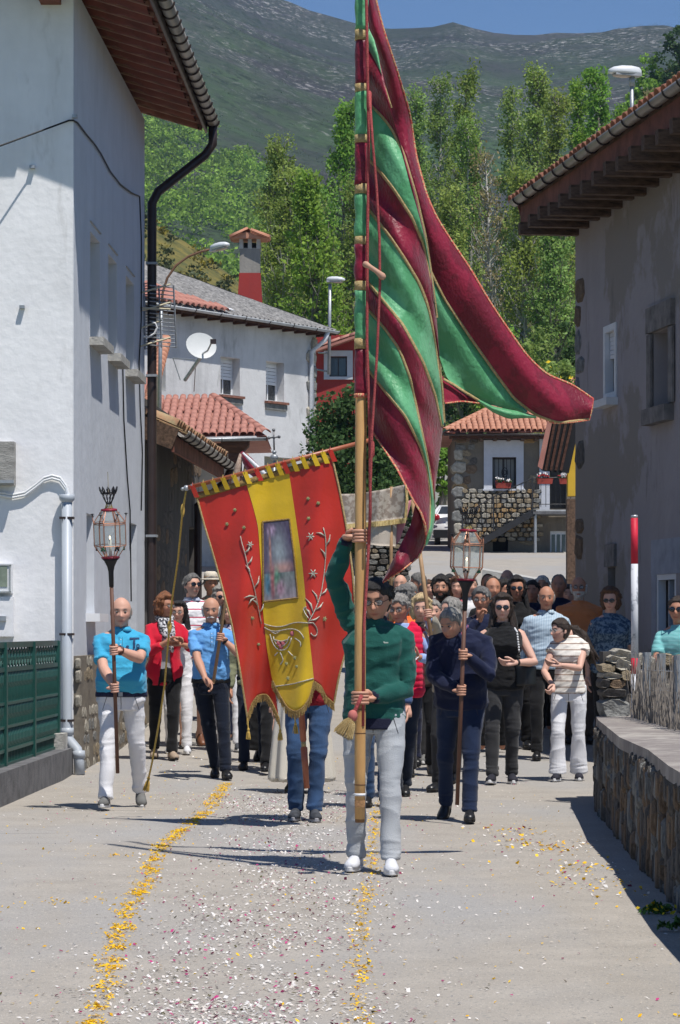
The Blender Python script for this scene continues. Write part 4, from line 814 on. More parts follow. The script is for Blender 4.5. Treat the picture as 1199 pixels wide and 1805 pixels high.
part('eaves', BLACK, yl, lambda B: B.add([P(956, 830, 56.2), P(1003, 834, 56.2), P(1025, 735, 56.2), P(974, 738, 56.2), P(950, 824, 61), P(1001, 826, 61), P(1025, 735, 61), P(972, 738, 61)], [(0, 1, 2, 3), (0, 4, 5, 1), (0, 3, 7, 4), (4, 7, 6, 5)]))
for k in range(4): part('rafter', WOODD, yl, lambda B: B.beam(P(962+k*9, 829, 56.15), P(979+k*10, 740, 56.15), .05, .05))
# ---- stone house with outside stair ------------------------------------------------------
YS = 97.; s_ = YS/F
def X_(px): return (px-CX)*s_
def Z_(py): return HC+(HY-py)*s_
sh = empty('stone_house', A(X_(900), YS+3, 3), 'stone house with tiled hip roof, white framed window and outside stair', 'house')
sh0 = A(X_(803), YS, 0); Lsh = X_(1040)-X_(803)
hw_ = (X_(868)-sh0[0], X_(910)-sh0[0], Z_(862), Z_(806)); hd_ = (X_(969)-sh0[0], X_(999)-sh0[0], Z_(897), Z_(826)); hb = (X_(970)-sh0[0], X_(1000)-sh0[0], Z_(1040), Z_(936)); hs = (X_(869)-sh0[0], X_(896)-sh0[0], Z_(972), Z_(940))
b = MB(); wall_face(b, sh0, A(1, 0, 0), A(0, -1, 0), Lsh, Z_(768), [hw_, hd_, hb, hs], .35, Z_(1060)); b.quad(sh0+Zv*Z_(1060), sh0+Zv*Z_(768), sh0+A(0, 7, Z_(768)), sh0+A(0, 7, Z_(1060))); b.build('wall', MORTAR, sh)
holes = [hw_, hd_, hb, hs]
def sk(x, z, w, h, extra=(), zo=0.):
    z = z+zo
    return any(hh[0]-.3 < x+w and x-w < hh[1]+.3 and hh[2]-.2 < z+h and z-h < hh[3]+.25 for hh in holes) or (X_(853)-sh0[0] < x+w*.6 and x-w*.6 < X_(923)-sh0[0] and Z_(865) < z and z < Z_(776)) or (x+w > X_(950)-sh0[0] and z > Z_(905))
stone_field(sh, sh0+Zv*Z_(866), A(1, 0, 0), A(0, -1, 0), X_(1000)-sh0[0], Z_(770)-Z_(866), .27, (4, 0, 2, 1, 5), lambda x, z, w, h: sk(x, z, w, h, zo=Z_(866)), .08, 1.7, 11, 120, -.01)
stone_field(sh, sh0+A(X_(818)-X_(803), 0, 0)+Zv*Z_(955), A(1, 0, 0), A(0, -1, 0), X_(953)-X_(818), Z_(868)-Z_(955), .155, (3, 0, 3, 1, 2), None, .20, 1.6, 12, 300, .04)
stone_field(sh, sh0+Zv*Z_(1030), A(1, 0, 0), A(0, -1, 0), X_(1000)-sh0[0], Z_(956)-Z_(1030), .3, (4, 5, 0), lambda x, z, w, h: sk(x, z, w, h, zo=Z_(1030)), .07, 1.7, 13, 90, -.02)
for k in range(9): piece(stones((3, 1))[k % 6], 'quoin', A(X_(808), YS-.02, Z_(975)+k*.42), sh, [A(1, 0, 0), A(0, 1, 0), Zv], (.5 if k % 2 else .34, .14, .4))
# white render band round the window
part('window_surround', mat('lilac_white_render', (.56, .58, .63), .9, .06, 4, .2), sh, lambda B: [B.box(A((X_(a)+X_(c))/2, YS-.03, (Z_(d)+Z_(e))/2), (X_(c)-X_(a), .10, Z_(e)-Z_(d))) for a, c, d, e in ((853, 868, 862, 776), (910, 923, 862, 776), (868, 910, 806, 776))]+[B.box(A((X_(851)+X_(925))/2, YS-.06, Z_(863.5)), (X_(925)-X_(851), .18, .06))])
part('door_surround', MATS['lilac_white_render'], sh, lambda B: [B.box(A((X_(951)+X_(969))/2, YS-.03, (Z_(903)+Z_(772))/2), (X_(969)-X_(951), .1, Z_(772)-Z_(903)))])
wf = window_fill(sh, sh0, A(1, 0, 0), A(0, -1, 0), hw_, .28, DARKM, .06, True, mat('curtained_pane', (.30, .31, .30), .4, .15, 20, stretch=(12, 1, 1)))
for k in range(6): part('bar', BLACK, sh, lambda B: B.tube([A(lerp(X_(872), X_(907), k/5), YS-.12, Z_(862)), A(lerp(X_(872), X_(907), k/5), YS-.12, Z_(808))], .012, 5))
part('scroll', BLACK, sh, lambda B: [B.tube([A(X_(889.5)+.10*math.cos(a)*q_, YS-.13, Z_(833)+.16*math.sin(a)*q_) for a in np.linspace(0, 2*math.pi, 13)], .014, 5, cap=False) for q_ in (1, .5)])
for h, dp_ in ((hd_, .25),): part('door', mat('dark_door', (.05, .045, .04), .6), sh, lambda B: B.box(sh0+A((h[0]+h[1])/2, dp_, (h[2]+h[3])/2), (h[1]-h[0], .05, h[3]-h[2])))
dq = empty_part('door', sh, sh0+A(hb[0], 0, hb[2]))
part('leaf', WHITEP, dq, lambda B: B.box(sh0+A((hb[0]+hb[1])/2, .12, (hb[2]+hb[3])/2), (hb[1]-hb[0]-.02, .05, hb[3]-hb[2])))
for k in range(3): part('pane', GLASSD, dq, lambda B: B.box(A(X_(976+k*9), YS+.09, (Z_(942)+Z_(997))/2), (.12, .02, Z_(942)-Z_(997))))
part('hatch', DARKIN, sh, lambda B: B.box(A(X_(882), YS+.2, Z_(956)), (.7, .05, .75)))
# roof
e0 = A(X_(781), YS-.6, Z_(764)); e1 = A(X_(1045), YS-.6, Z_(764)); rv = nrm(A(0, 3.6, 1.15)); hip_t = A(X_(880), YS+2.8, Z_(764)+1.10)
b = MB(); b.add([e0, e1, e1+A(0, 3.4, 1.10), hip_t, e0+A(0, 6.8, 0)], [(0, 1, 2, 3), (0, 3, 4)]); b.add([e0-Zv*.07, e1-Zv*.07, e1+A(0, 7, -.07), e0+A(0, 7, -.07)], [(3, 2, 1, 0)]); b.build('roof', TILEP, sh)
tile_rows(sh, e0+Zv*.02, A(1, 0, 0), rv, tile_mesh(.20, .46, TILE), 25, 9, .20, .40, keep=lambda x, y: x > .12+y*.55, seed=6)
hd = nrm(hip_t-e0); hm = tile_mesh(.24, .45, TILE)
for k in range(9): piece(hm, 'ridge_tile', e0+hd*k*.42+Zv*.07, sh, [nrm(np.cross(hd, Zv)), hd, nrm(np.cross(nrm(np.cross(hd, Zv)), hd))])
gutter(sh, e0+A(.0, -.06, -.06), e1+A(0, -.06, -.06), .07, DARKM, 1.4)
part('eaves', WOODD, sh, lambda B: B.box((e0+e1)/2+A(.1, .3, -.14), (4.9, .5, .12)))
for k in range(9): part('rafter_end', WOODG, sh, lambda B: B.box(A(X_(800+k*24), YS-.28, Z_(775)), (.12, .5, .12)))
# balcony + stair with rail
BLS = mat('dark_steel', (.03, .03, .032), .5)
stair = empty('outside_stair', A(X_(900), YS-1, Z_(1000)), 'dark steel stair with handrail climbing to the balcony of the stone house', 'stair'); ys0 = YS-.75
part('landing', CONCD, stair, lambda B: B.box(A((X_(935)+X_(1010))/2, YS-.75, Z_(907)), (X_(1010)-X_(935), 1.4, .09)))
part('landing_edge', mat('pale_edge', (.4, .41, .42), .8), stair, lambda B: B.box(A((X_(940)+X_(1010))/2, YS-1.3, Z_(903)), (X_(1010)-X_(940), .3, .05)))
for yy in (YS-1.4, YS-.15): part('stringer', BLS, stair, lambda B: B.beam(A(X_(845), yy, Z_(958)), A(X_(936), yy, Z_(906)), .05, .22))
for k in range(9): part('step', BLS, stair, lambda B: B.box(A(lerp(X_(849), X_(932), k/8), YS-.78, lerp(Z_(952), Z_(903), k/8)), (.28, 1.2, .04)))
part('column', GALV, stair, lambda B: B.tube([A(X_(939), YS-1.35, Z_(1040)), A(X_(939), YS-1.35, Z_(908))], .05, 8))
yy = YS-1.42
part('handrail', BLS, stair, lambda B: [B.tube([A(X_(812), yy, Z_(912)), A(X_(866), yy, Z_(879)), A(X_(934), yy, Z_(847)), A(X_(1003), yy, Z_(845))], .022, 6), B.tube([A(X_(934), yy, Z_(892)), A(X_(1003), yy, Z_(892))], .015, 6)])
for x, y0_, y1_ in ((812, 950, 912), (866, 938, 879), (934, 905, 846)): part('post', BLS, stair, lambda B: B.box(A(X_(x), yy, (Z_(y0_)+Z_(y1_))/2), (.05, .05, Z_(y1_)-Z_(y0_))))
for k in range(22):
    x = lerp(820, 1000, k/21); top_ = np.interp(x, (812, 866, 934, 1003), (912, 879, 847, 845)); bot = np.interp(x, (812, 845, 936, 1003), (952, 950, 898, 893)); part('baluster', BLS, stair, lambda B: B.tube([A(X_(x), yy, Z_(bot)), A(X_(x), yy, Z_(top_))], .011, 4))
POT = mat('terracotta_planter', (.30, .05, .035), .7, .15, 5)
LPL = leaf_mat('plant', (.06, .14, .03)); FLW = mat('white_blossom', (.80, .78, .78), .7, .1, 5, attr=True); FLR = mat('red_blossom', (.70, .04, .08), .7, .2, 5, attr=True)
for lab, px, py, hw2, Yp, nm in (('red planter with white flowers on the window sill of the stone house', 887, 861, 14, YS-.12, 0), ('left red planter with pink and white flowers on the balcony rail', 955, 857, 14, YS-1.5, 1), ('right red planter with white flowers on the balcony rail beside the yellow wall', 989, 857, 9, YS-1.5, 0)):
    c = A(X_(px), Yp, Z_(py)); r = empty('flower_box', c, lab, 'planter'); w_ = hw2*2*s_
    part('box', POT, r, lambda B: B.rings([[c+A(sx_*w_/2*k, sy_*.10*k, z) for sx_, sy_ in ((-1, -1), (1, -1), (1, 1), (-1, 1))] for z, k in ((0, .9), (.17, 1.), (.19, 1.08), (.19, .9))]))
    rg = np.random.default_rng(px); cc = c+np.stack([rg.uniform(-w_/2, w_/2, 12), rg.uniform(-.08, .08, 12), rg.uniform(.2, .3, 12)], 1)
    leaf_object('leaves', cc, 12, np.full(12, .09), .07, rg, LPL, (1, 1, 1), r); leaf_object('flowers', cc[: 7]+A(0, -.04, .05), 9, np.full(7, .08), .075, rg, FLW, (1, 1, 1), r); leaf_object('flowers', cc[6 if nm else 10:]+A(0, -.06, 0), 9, np.full(len(cc[6 if nm else 10:]), .07), .06, rg, FLR, (1, 1, 1), r)
# grey building behind, and tiled ridge behind flag tip
gb_ = empty('grey_building', P(830, 800, 135), 'plain grey building partly behind the flag and the stone house roof', 'building')
part('wall', plaster('cool_grey_render', (.27, .28, .30), (.2, .2, .21), None, .3, .6, .2, 6), gb_, lambda B: B.box((P(700, 830, 135)+P(862, 712, 135))/2+A(0, 3, 0), (162*135/F, 6, 118*135/F)))
part('panel', mat('brown_cladding', (.12, .07, .05), .8), gb_, lambda B: B.box((P(785, 728, 134.9)+P(836, 712, 134.9))/2+A(0, -.05, 0), (51*135/F, .1, 16*135/F)))
part('corner_panel', CONC, gb_, lambda B: B.box((P(836, 735, 134.8)+P(860, 712, 134.8))/2, (24*135/F, .2, 23*135/F)))
tr_ = empty('tiled_house', P(960, 730, 115), 'tiled roof end behind the tip of the red swallowtail', 'house')
part('wall', MORTAR, tr_, lambda B: B.box((P(885, 800, 115)+P(1030, 700, 115))/2+A(0, 3, 0), (145*115/F, 6, 100*115/F)))
ra = P(880, 702, 113.5); b = MB(); b.add([ra, P(1030, 702, 113.5), P(1030, 658, 119), P(880, 658, 119)], [(0, 1, 2, 3)]); b.build('roof', TILE, tr_)
tile_rows(tr_, ra+Zv*.02, A(1, 0, 0), nrm(P(880, 658, 119)-ra), tile_mesh(.30, .5, TILE), 11, 10, .31, .46, keep=lambda x, y: True)
part('chimney', CONC, tr_, lambda B: B.box(P(992, 672, 114), (.55, .5, .9)))
# long pale wall behind the car, low kerb wall behind the crowd, rough stone pier
lw = empty('pale_wall', P(700, 960, 118), 'long pale garden wall behind the parked white car', 'wall')
part('wall_body', plaster('pale_garden_wall', (.55, .54, .50), (.38, .37, .34), None, .4, .5, .3, 8), lw, lambda B: B.box((P(560, 960, 118)+P(806, 802, 118))/2+A(0, .2, 0), (246*118/F, .4, 158*118/F)))
part('coping', CONC, lw, lambda B: B.box(P(683, 802, 118)+A(0, .2, .04), (246*118/F+.1, .5, .08)))
pk = empty('kerb_wall', P(920, 1035, 62), 'low pale concrete wall behind the heads at the right', 'wall')
part('wall_body', CONC, pk, lambda B: B.add([P(850, 1060, 62), P(1012, 1075, 62), P(1012, 1033, 62), P(850, 1004, 62), P(850, 1060, 66), P(1012, 1075, 66), P(1012, 1029, 66), P(850, 1001, 66)], [(0, 1, 2, 3), (3, 2, 6, 7), (4, 7, 6, 5), (0, 3, 7, 4), (1, 5, 6, 2)]))
sp_ = empty('stone_pier', P(684, 1035, 44), 'rough stone pier behind the beige brocade banner', 'wall'); 
part('core', MORTAR, sp_, lambda B: B.box((P(650, 1060, 44.3)+P(720, 930, 44.3))/2, (70*44/F, .5, 130*44/F)))
stone_field(sp_, P(648, 1055, 44), A(1, 0, 0), A(0, -1, 0), 74*44/F, 122*44/F, .085, (1, 3, 0, 5), None, .12, 1.5, 21, 190, .02)
hb_ = empty('hay_barrier', P(683, 1000, 40), None, None) if False else None
# parked car -------------------------------------------------------------------------------
Yk = 106.; kx = Yk/F
def cp(px, py, dy=0.): return A((px-CX)*kx, Yk+dy, HC+(HY-py)*kx)
car = empty('parked_car', cp(800, 955), 'white hatchback seen from behind, parked beside the stone house', 'car'); CW = mat('white_car_paint', (.72, .73, .75), .25, .02, 2, spec=.6, coat=.6)
xc = 802; secs = [(956-12, .80, 0), (935, .87, 0), (915, .86, .02), (903, .80, .12), (893, .66, .35), (889, .56, .55)]
def carbody(B):
    R = []
    for d, zt, zm in ((0, .75, 1), (.12, .93, 1), (.8, 1, 1), (2.4, 1, 1), (3.2, .68, 1), (3.9, .55, .95)):
        ring_ = []
        for sx_ in (-1, 1):
            pts = secs if sx_ > 0 else secs[::-1]
            for (py, hw3, dd) in pts:
                z = HC+(HY-py)*kx; zb = HC+(HY-944)*kx; z = zb+(z-zb)*(zt if z > zb+.55 else 1); ring_.append(A((xc-CX)*kx+sx_*hw3*zm, Yk+d+(dd if d < .2 else 0), z))
        R.append(ring_)
    B.rings(R)
part('body', CW, car, carbody, True)
part('bumper', BLACK, car, lambda B: B.box(cp(xc, 941, .0), (1.60, .16, .30))); part('rear_window', GLASSD, car, lambda B: B.add([cp(772, 906, .04), cp(832, 906, .04), cp(826, 892, .22), cp(779, 892, .22)], [(0, 1, 2, 3)]))
part('rear_pillar', CW, car, lambda B: B.beam(cp(769, 905, .02), cp(778, 891, .2), .04, .03))
for px in (768, 836):
    part('tail_light', mat('red_lamp', (.35, .01, .015), .2, spec=.7), car, lambda B: B.sphere(cp(px, 912, -.02), (.17, .07, .13), 10, 6), True)
    part('wheel', BLACK, car, lambda B: B.tube([cp(px+(4 if px < 800 else -4), 948, .45)+A(-.1, 0, 0), cp(px+(4 if px < 800 else -4), 948, .45)+A(.1, 0, 0)], .30, 14))
part('number_plate', WHITEP, car, lambda B: B.box(cp(xc-4, 922, -.03), (.5, .02, .11)))
# clipped and leafy greenery in the middle distance
bush(625, 672, 74, 95, 'large dark leafy shrub with a few pink blooms behind the banner', LDRK, 'shrub', n=130, per=130, seed=31, size=.13, name='shrub', flowers=None, tint=(1.15, 1.1, 1.1))
bush(700, 765, 80, 58, 'dark leafy shrub between the flagpole and the red flag stripe', LDRK, 'shrub', n=60, per=110, seed=32, size=.13, name='shrub')
bush(783, 778, 108, 16, 'young green tree beside the stone house wall', LGRN, 'tree', n=40, per=60, seed=33, size=.2, name='tree', base=6.0)
part_b = empty('clipped_shrub', P(775, 950, 112), 'small clipped conical shrub behind the white car', 'shrub'); rg = np.random.default_rng(8)
zc = np.linspace(0, 1, 26); leaf_object('foliage', np.stack([(775-CX)*112/F+rg.normal(0, .28, 26)*(1-zc), 112+rg.normal(0, .25, 26)*(1-zc), HC+(HY-950)*112/F+zc*1.6], 1), 60, .34*(1-zc)+.06, .1, rg, LDRK, (1, 1, 1), part_b)
# ---- right-hand low wall, curved at its far end -------------------------------------------
wl_ = empty('retaining_wall', A(2.3, 18, 0), 'low dark stone retaining wall with a concrete top along the right edge', 'wall')
WP = [(2.85, 24.6), (2.45, 24.3), (2.21, 23.6), (2.09, 22.6), (2.02, 21.0), (1.95, 19.0), (1.87, 17.0), (1.80, 15.0), (1.74, 13.2), (1.66, 10.0)]; HW_ = .68
def fn(B):
    R = []
    for x, y in WP: R.append([A(x-.05, y, -.1), A(x, y, HW_-.06), A(x+1.7, y+.2, HW_-.06), A(x+1.7, y+.2, -.1)])
    B.rings(R)
part('core', STONEDARK, wl_, fn)
def fn(B):
    R = []
    for i, (x, y) in enumerate(WP):
        for s in range(1): j = .03*math.sin(i*2.3); R.append([A(x-.05+j, y, HW_-.05), A(x-.05+j, y, HW_+.03), A(x+.6, y+.1, HW_+.05), A(x+1.7, y+.2, HW_+.05), A(x+1.7, y+.2, HW_-.05)])
    B.rings(R)
part('concrete_top', plaster('lichened_concrete', (.24, .215, .20), (.46, .43, .38), (.10, .07, .06), .9, 1.5, .8, 16), wl_, fn)
cnt = 0; pool = stones((5, 4, 5, 1)); rr = random.Random(9)
for i in range(len(WP)-1):
    a, c = A(*WP[i], 0), A(*WP[i+1], 0); d = nrm(c-a); L = np.linalg.norm(c-a); n = A(-d[1], d[0], 0); n = n if n[0] < 0 or (i < 2 and n[1] < 0) else -n
    if i < 1: continue
    x = 0
    while x < L:
        w = rr.uniform(.07, .19); z = -.04
        while z < HW_-.09:
            h = min(rr.uniform(.10, .30), HW_-.03-z)
            if cnt < 299: piece(rr.choice(pool), 'stone', a+d*(x+w/2)+Zv*(z+h/2)+n*(.012+rr.uniform(-.015, .012)+.05*(1-(z+h/2)/HW_)*0), wl_, [d, n, Zv] if np.cross(d, n)[2] > 0 else [-d, n, Zv], (w*.97, .11, h*.97)); cnt += 1
            z += h
        x += w*1.02
# stone pillar on it
pl = empty('stone_pillar', A(2.36, 23.8, HW_), 'broken dry stone pillar standing on the retaining wall', 'pillar')
Yp = 23.4; kp = Yp/F
for (x0, x1, y0, y1, k) in ((1056, 1112, 1228, 1268, 1), (1058, 1106, 1213, 1230, 5), (1072, 1104, 1196, 1214, 4), (1056, 1076, 1196, 1214, 5), (1058, 1100, 1184, 1198, 3), (1092, 1116, 1180, 1200, 0), (1056, 1086, 1170, 1185, 0), (1080, 1116, 1160, 1183, 3), (1068, 1100, 1155, 1170, 3), (1078, 1118, 1144, 1162, 3), (1100, 1125, 1150, 1175, 3)):
    me = stones((k,))[k % 3]; piece(me, 'stone', A(((x0+x1)/2-CX)*kp, Yp+.15, HC+(HY-(y0+y1)/2)*kp), pl, [A(1, 0, 0), A(0, 1, 0), Zv], ((x1-x0)*kp*1.06, .5, (y1-y0)*kp*1.08))
part('core', STONEDARK, pl, lambda B: B.box(A((1086-CX)*kp, Yp+.2, HC+(HY-1208)*kp), (44*kp, .34, 118*kp)))
# dry stone wall beyond, behind the brush fence
dw = empty('field_wall', A(2.7, 24.5, HW_), 'rough dry stone wall behind the brush fence at the right', 'wall'); part('core', STONEDARK, dw, lambda B: B.box(A((1170-CX)*kp+.05, Yp+.45, HW_+.22), (.75, .3, .50)))
stone_field(dw, A((1108-CX)*kp, Yp+.28, HW_), A(1, 0, 0), A(0, -1, 0), .95, .5, .10, (3, 1, 0, 5), None, .14, 1.6, 14, 60, .0)
# brush fence with grey posts
bf = empty('brush_fence', A(2.7, 22, HW_), 'dry heather brush fence tied to grey wooden posts on the wall', 'fence'); POSTM = mat('blue_grey_old_post', (.24, .26, .28), .9, .3, 9, .6, 40, stretch=(4, 4, .4))
for (px, py, y1, Yb) in ((1141, 1282, 1150, 22.2), (1166, 1286, 1152, 21.4), (1197, 1305, 1155, 20.2), (1124, 1268, 1160, 22.9)):
    part('post', POSTM, bf, lambda B: B.tube([P(px, py, Yb), P(px-.5, y1, Yb)], .036 if px != 1124 else .02, 7))
def fn(B):
    r2 = random.Random(5)
    for k in range(330):
        t = r2.random(); a = lerp(P(1120, 1275, 23.0), P(1230, 1320, 19.0), t); x = a+A(r2.uniform(-.04, .06), r2.uniform(-.08, .08), 0); hh = r2.uniform(.25, .60); dx = r2.uniform(-.07, .07)
        B.tube([x, x+A(dx*.5+r2.uniform(-.02, .02), 0, hh*.5), x+A(dx, r2.uniform(-.03, .03), hh)], [.006, .005, .002], 3, cap=False)
o = part('brush', mat('grey_dry_twigs', (.25, .22, .19), .95, .4, 12), bf, fn); o['kind'] = 'stuff'
part('wire', GALV, bf, lambda B: [B.tube([P(1118, y, 23), P(1235, y+6, 19)], .003, 4) for y in (1180, 1215, 1245)])
# red and white marker post
mk = empty('marker_post', P(1118, 1266, 22.9), 'thin red and white striped marker post on the low wall', 'post'); RP = mat('red_post_paint', (.55, .02, .045), .55, .2, 8); WPn = mat('chipped_white_paint', (.60, .61, .64), .6, .05, 9, col2=(.25, .27, .30), thr=(.52, .6))
for y0_, y1_, m_, nm in ((1266, 1188, WPn, 'white_band'), (1188, 1160, RP, 'red_band'), (1160, 994, WPn, 'white_band'), (994, 913, RP, 'red_band'), (913, 908, GALV, 'cap')):
    part(nm, m_, mk, lambda B: B.tube([P(1119.5-(1266-y0_)*.003, y0_, 22.9), P(1119.5-(1266-y1_)*.003, y1_, 22.9)], .029, 12), True)
# weeds at edges
def weeds(px, py, lab, n, sz, fl=0):
    Y = F*HC/(py-HY); X = (px-CX)*Y/F; r = empty('weed', A(X, Y, 0), lab, 'weed'); rg = np.random.default_rng(px)
    cc = A(X, Y, .025)+rg.normal(0, 1, (n, 3))*A(sz*.6, sz*.7, .012); leaf_object('leaves', cc, 12, np.full(n, .026), .028, rg, LPL, (1, 1, 1), r)
    if fl: leaf_object('flowers', cc[:4], 4, np.full(4, .05), .03, rg, YEL, (1, 1, 1), r)
weeds(1155, 1610, 'small weed with yellow bits at the foot of the retaining wall', 14, .08, 1); weeds(155, 1350, 'green weed by the foot of the grey rain pipe', 12, .06); weeds(218, 1335, 'green weed at the stone plinth behind the left lantern bearer', 8, .04); weeds(1185, 1640, 'grass tuft at the right edge below the dark wall', 9, .05)
# ================= people =================
SKIN = {}
def skin_mat():
    return mat('skin', (1, 1, 1), .55, .03, 30, attr=True, spec=.35)
def hairmat(n, c): return mat('hair_'+n, c, .5, .45, 9, .5, 60, stretch=(6, 6, 1), spec=.45)
HAIR = dict(black=(.012, .010, .010), dark=(.030, .018, .012), brown=(.09, .04, .018), auburn=(.20, .075, .028), grey=(.24, .225, .205), white=(.58, .56, .53), blond=(.50, .37, .20), pepper=(.13, .125, .12))
def cloth(n, c, var=.10, rough=.9, **k): return mat('cloth_'+n, c, rough, var, 3., .3, 160, spec=.15, sheen=.15, **k)
TONES = [(.52, .27, .18), (.60, .34, .25), (.46, .22, .14), (.64, .38, .29)]
def ik(a, c, l1, l2, hint):
    d = c-a; L = np.linalg.norm(d); L2 = min(L, (l1+l2)*.999); u = d/max(L, 1e-6); c = a+u*L2
    x = (l1*l1-l2*l2+L2*L2)/(2*L2); h = math.sqrt(max(l1*l1-x*x, 0)); hp = hint-u*np.dot(hint, u); return a+u*x+nrm(hp)*h, c
def head_pt(d, hair=0.):
    """surface of the head along unit direction(s) d (x right, y face, z up)"""
    x, y, z = d[..., 0], d[..., 1], d[..., 2]; p = np.stack([x*.0755, y*.096, z*.118], -1)
    lo = np.clip(-z, 0, 1); fr = np.clip(y, 0, 1)
    hi_ = np.clip(z, 0, 1); p[..., 0] *= (1-.25*lo**1.7)*(1+.07*np.sin(hi_*3.14)); p[..., 2] = np.where(z > 0, p[..., 2]*.965, p[..., 2]); p[..., 0] *= 1; p[..., 1] = np.where(y > 0, p[..., 1]*(1-.10*fr*(1-lo)), p[..., 1]*(1-.42*lo**1.3)); p[..., 1] += .016*lo**2
    X, Z = p[..., 0], p[..., 2]; f = (y > .25)*1.
    def G(cx, cz, sx_, sz_): return np.exp(-((X-cx)/sx_)**2-((Z-cz)/sz_)**2)*f
    nose = G(0, -.030, .014, .012)*.031+G(0, -.014, .009, .014)*.020+G(0, .004, .008, .014)*.006
    d_ = nose+G(0, .028, .045, .010)*.005-G(.031, .006, .017, .011)*.011-G(-.031, .006, .017, .011)*.011+G(0, -.060, .022, .006)*.007+G(0, -.072, .018, .006)*.006-G(0, -.066, .024, .0028)*.004+G(0, -.098, .018, .014)*.009+G(.045, -.02, .02, .02)*.004+G(-.045, -.02, .02, .02)*.004-G(.022, -.045, .008, .02)*.002-G(-.022, -.045, .008, .02)*.002
    p[..., 1] += d_; return p
def sphere_dirs(n, m):
    th = np.linspace(0, math.pi, m)[:, None]; ph = np.linspace(0, 2*math.pi, n, endpoint=False)[None, :]
    return np.stack([np.sin(th)*np.sin(ph), np.sin(th)*np.cos(ph), np.cos(th)*np.ones_like(ph)], -1)
def add_grid(B, V_, n, m):
    B.add(V_.reshape(-1, 3), [(i*n+k, i*n+(k+1) % n, (i+1)*n+(k+1) % n, (i+1)*n+k) for i in range(m-1) for k in range(n)])
def remesh(name, B, vox, org, smooth_it=2, fac=.5):
    v = np.concatenate(B.v)-org; me = bpy.data.meshes.new(name); me.from_pydata(v.tolist(), [], B.f); o = bpy.data.objects.new('tmp', me); COL.objects.link(o)
    m = o.modifiers.new('r', 'REMESH'); m.mode = 'VOXEL'; m.voxel_size = vox; s = o.modifiers.new('s', 'SMOOTH'); s.iterations = smooth_it; s.factor = fac
    dg = bpy.context.evaluated_depsgraph_get(); out = bpy.data.meshes.new_from_object(o.evaluated_get(dg)); bpy.data.objects.remove(o); bpy.data.meshes.remove(me); out.name = name; return out
def coords(me):
    a = np.empty(len(me.vertices)*3, np.float32); me.vertices.foreach_get('co', a); return a.reshape(-1, 3).astype(float)
def setco(me, v): me.vertices.foreach_set('co', v.astype(np.float32).ravel()); me.update()
def vnoise(v, fr, seed):   # cheap wrinkly field from summed sines
    r = np.random.default_rng(seed); out = np.zeros(len(v))
    for _ in range(6):
        k = r.normal(0, 1, 3)*np.asarray(fr); out += np.sin(v@k+r.uniform(0, 6)+1.3*np.sin(v@(r.normal(0, 1, 3)*np.asarray(fr)*.6)+r.uniform(0, 6)))
    return out/6
def normals(me):
    a = np.empty(len(me.vertices)*3, np.float32); me.vertices.foreach_get('normal', a); return a.reshape(-1, 3)
def crumple(me, amp, fr, seed, ridge=True):
    v = coords(me); n = vnoise(v, fr, seed); n = (1-1.9*np.abs(n)**.75) if ridge else n; setco(me, v+normals(me)*(n*amp)[:, None])
def finish(me, name, m, parent, smooth_=True):
    o = bpy.data.objects.new(name, me); COL.objects.link(o); me.materials.clear(); me.materials.append(m)
    me.polygons.foreach_set('use_smooth', [smooth_]*len(me.polygons)); o.parent = parent; ORG[o.name] = ORG[parent.name]; return o
def relaxed_hand(B, w, d, side, s, curl=.5, back=None):
    """w wrist, d forearm direction, side = direction of the thumb"""
    d = nrm(d); t = nrm(side-d*np.dot(side, d)); n = np.cross(d, t)
    pn = n if back is None else (n if np.dot(n, back) < 0 else -n)      # palm faces pn
    B.tube([w-d*.02*s, w+d*.02*s, w+d*.055*s, w+d*.09*s], [(.021*s, .026*s), (.017*s, .033*s), (.015*s, .039*s), (.012*s, .037*s)], 10, ref=t if False else np.cross(d, t), rnd=False)
    for k, (o, L) in enumerate(((.028, .075), (.010, .083), (-.009, .078), (-.027, .062))):
        p = w+d*.075*s+t*o*s; pts = [p]; a = 0
        for j, f in enumerate((.35, .36, .29)):
            a += curl*(.7+.1*k)*(.6 if j == 0 else 1.); q = nrm(d*math.cos(a)+pn*math.sin(a)); pts.append(pts[-1]+q*L*f*s+(d*.012*s if j == 0 else 0))
        B.tube(pts, [.0092*s, .0088*s, .008*s, .007*s], 7, rnd=True)
    th = [w+d*.015*s+t*.018*s, w+d*.045*s+t*.042*s+pn*.01*s, w+d*.07*s+t*.050*s+pn*.022*s, w+d*.092*s+t*.046*s+pn*.03*s]
    B.tube(th, [.014*s, .0115*s, .010*s, .008*s], 7, rnd=True)
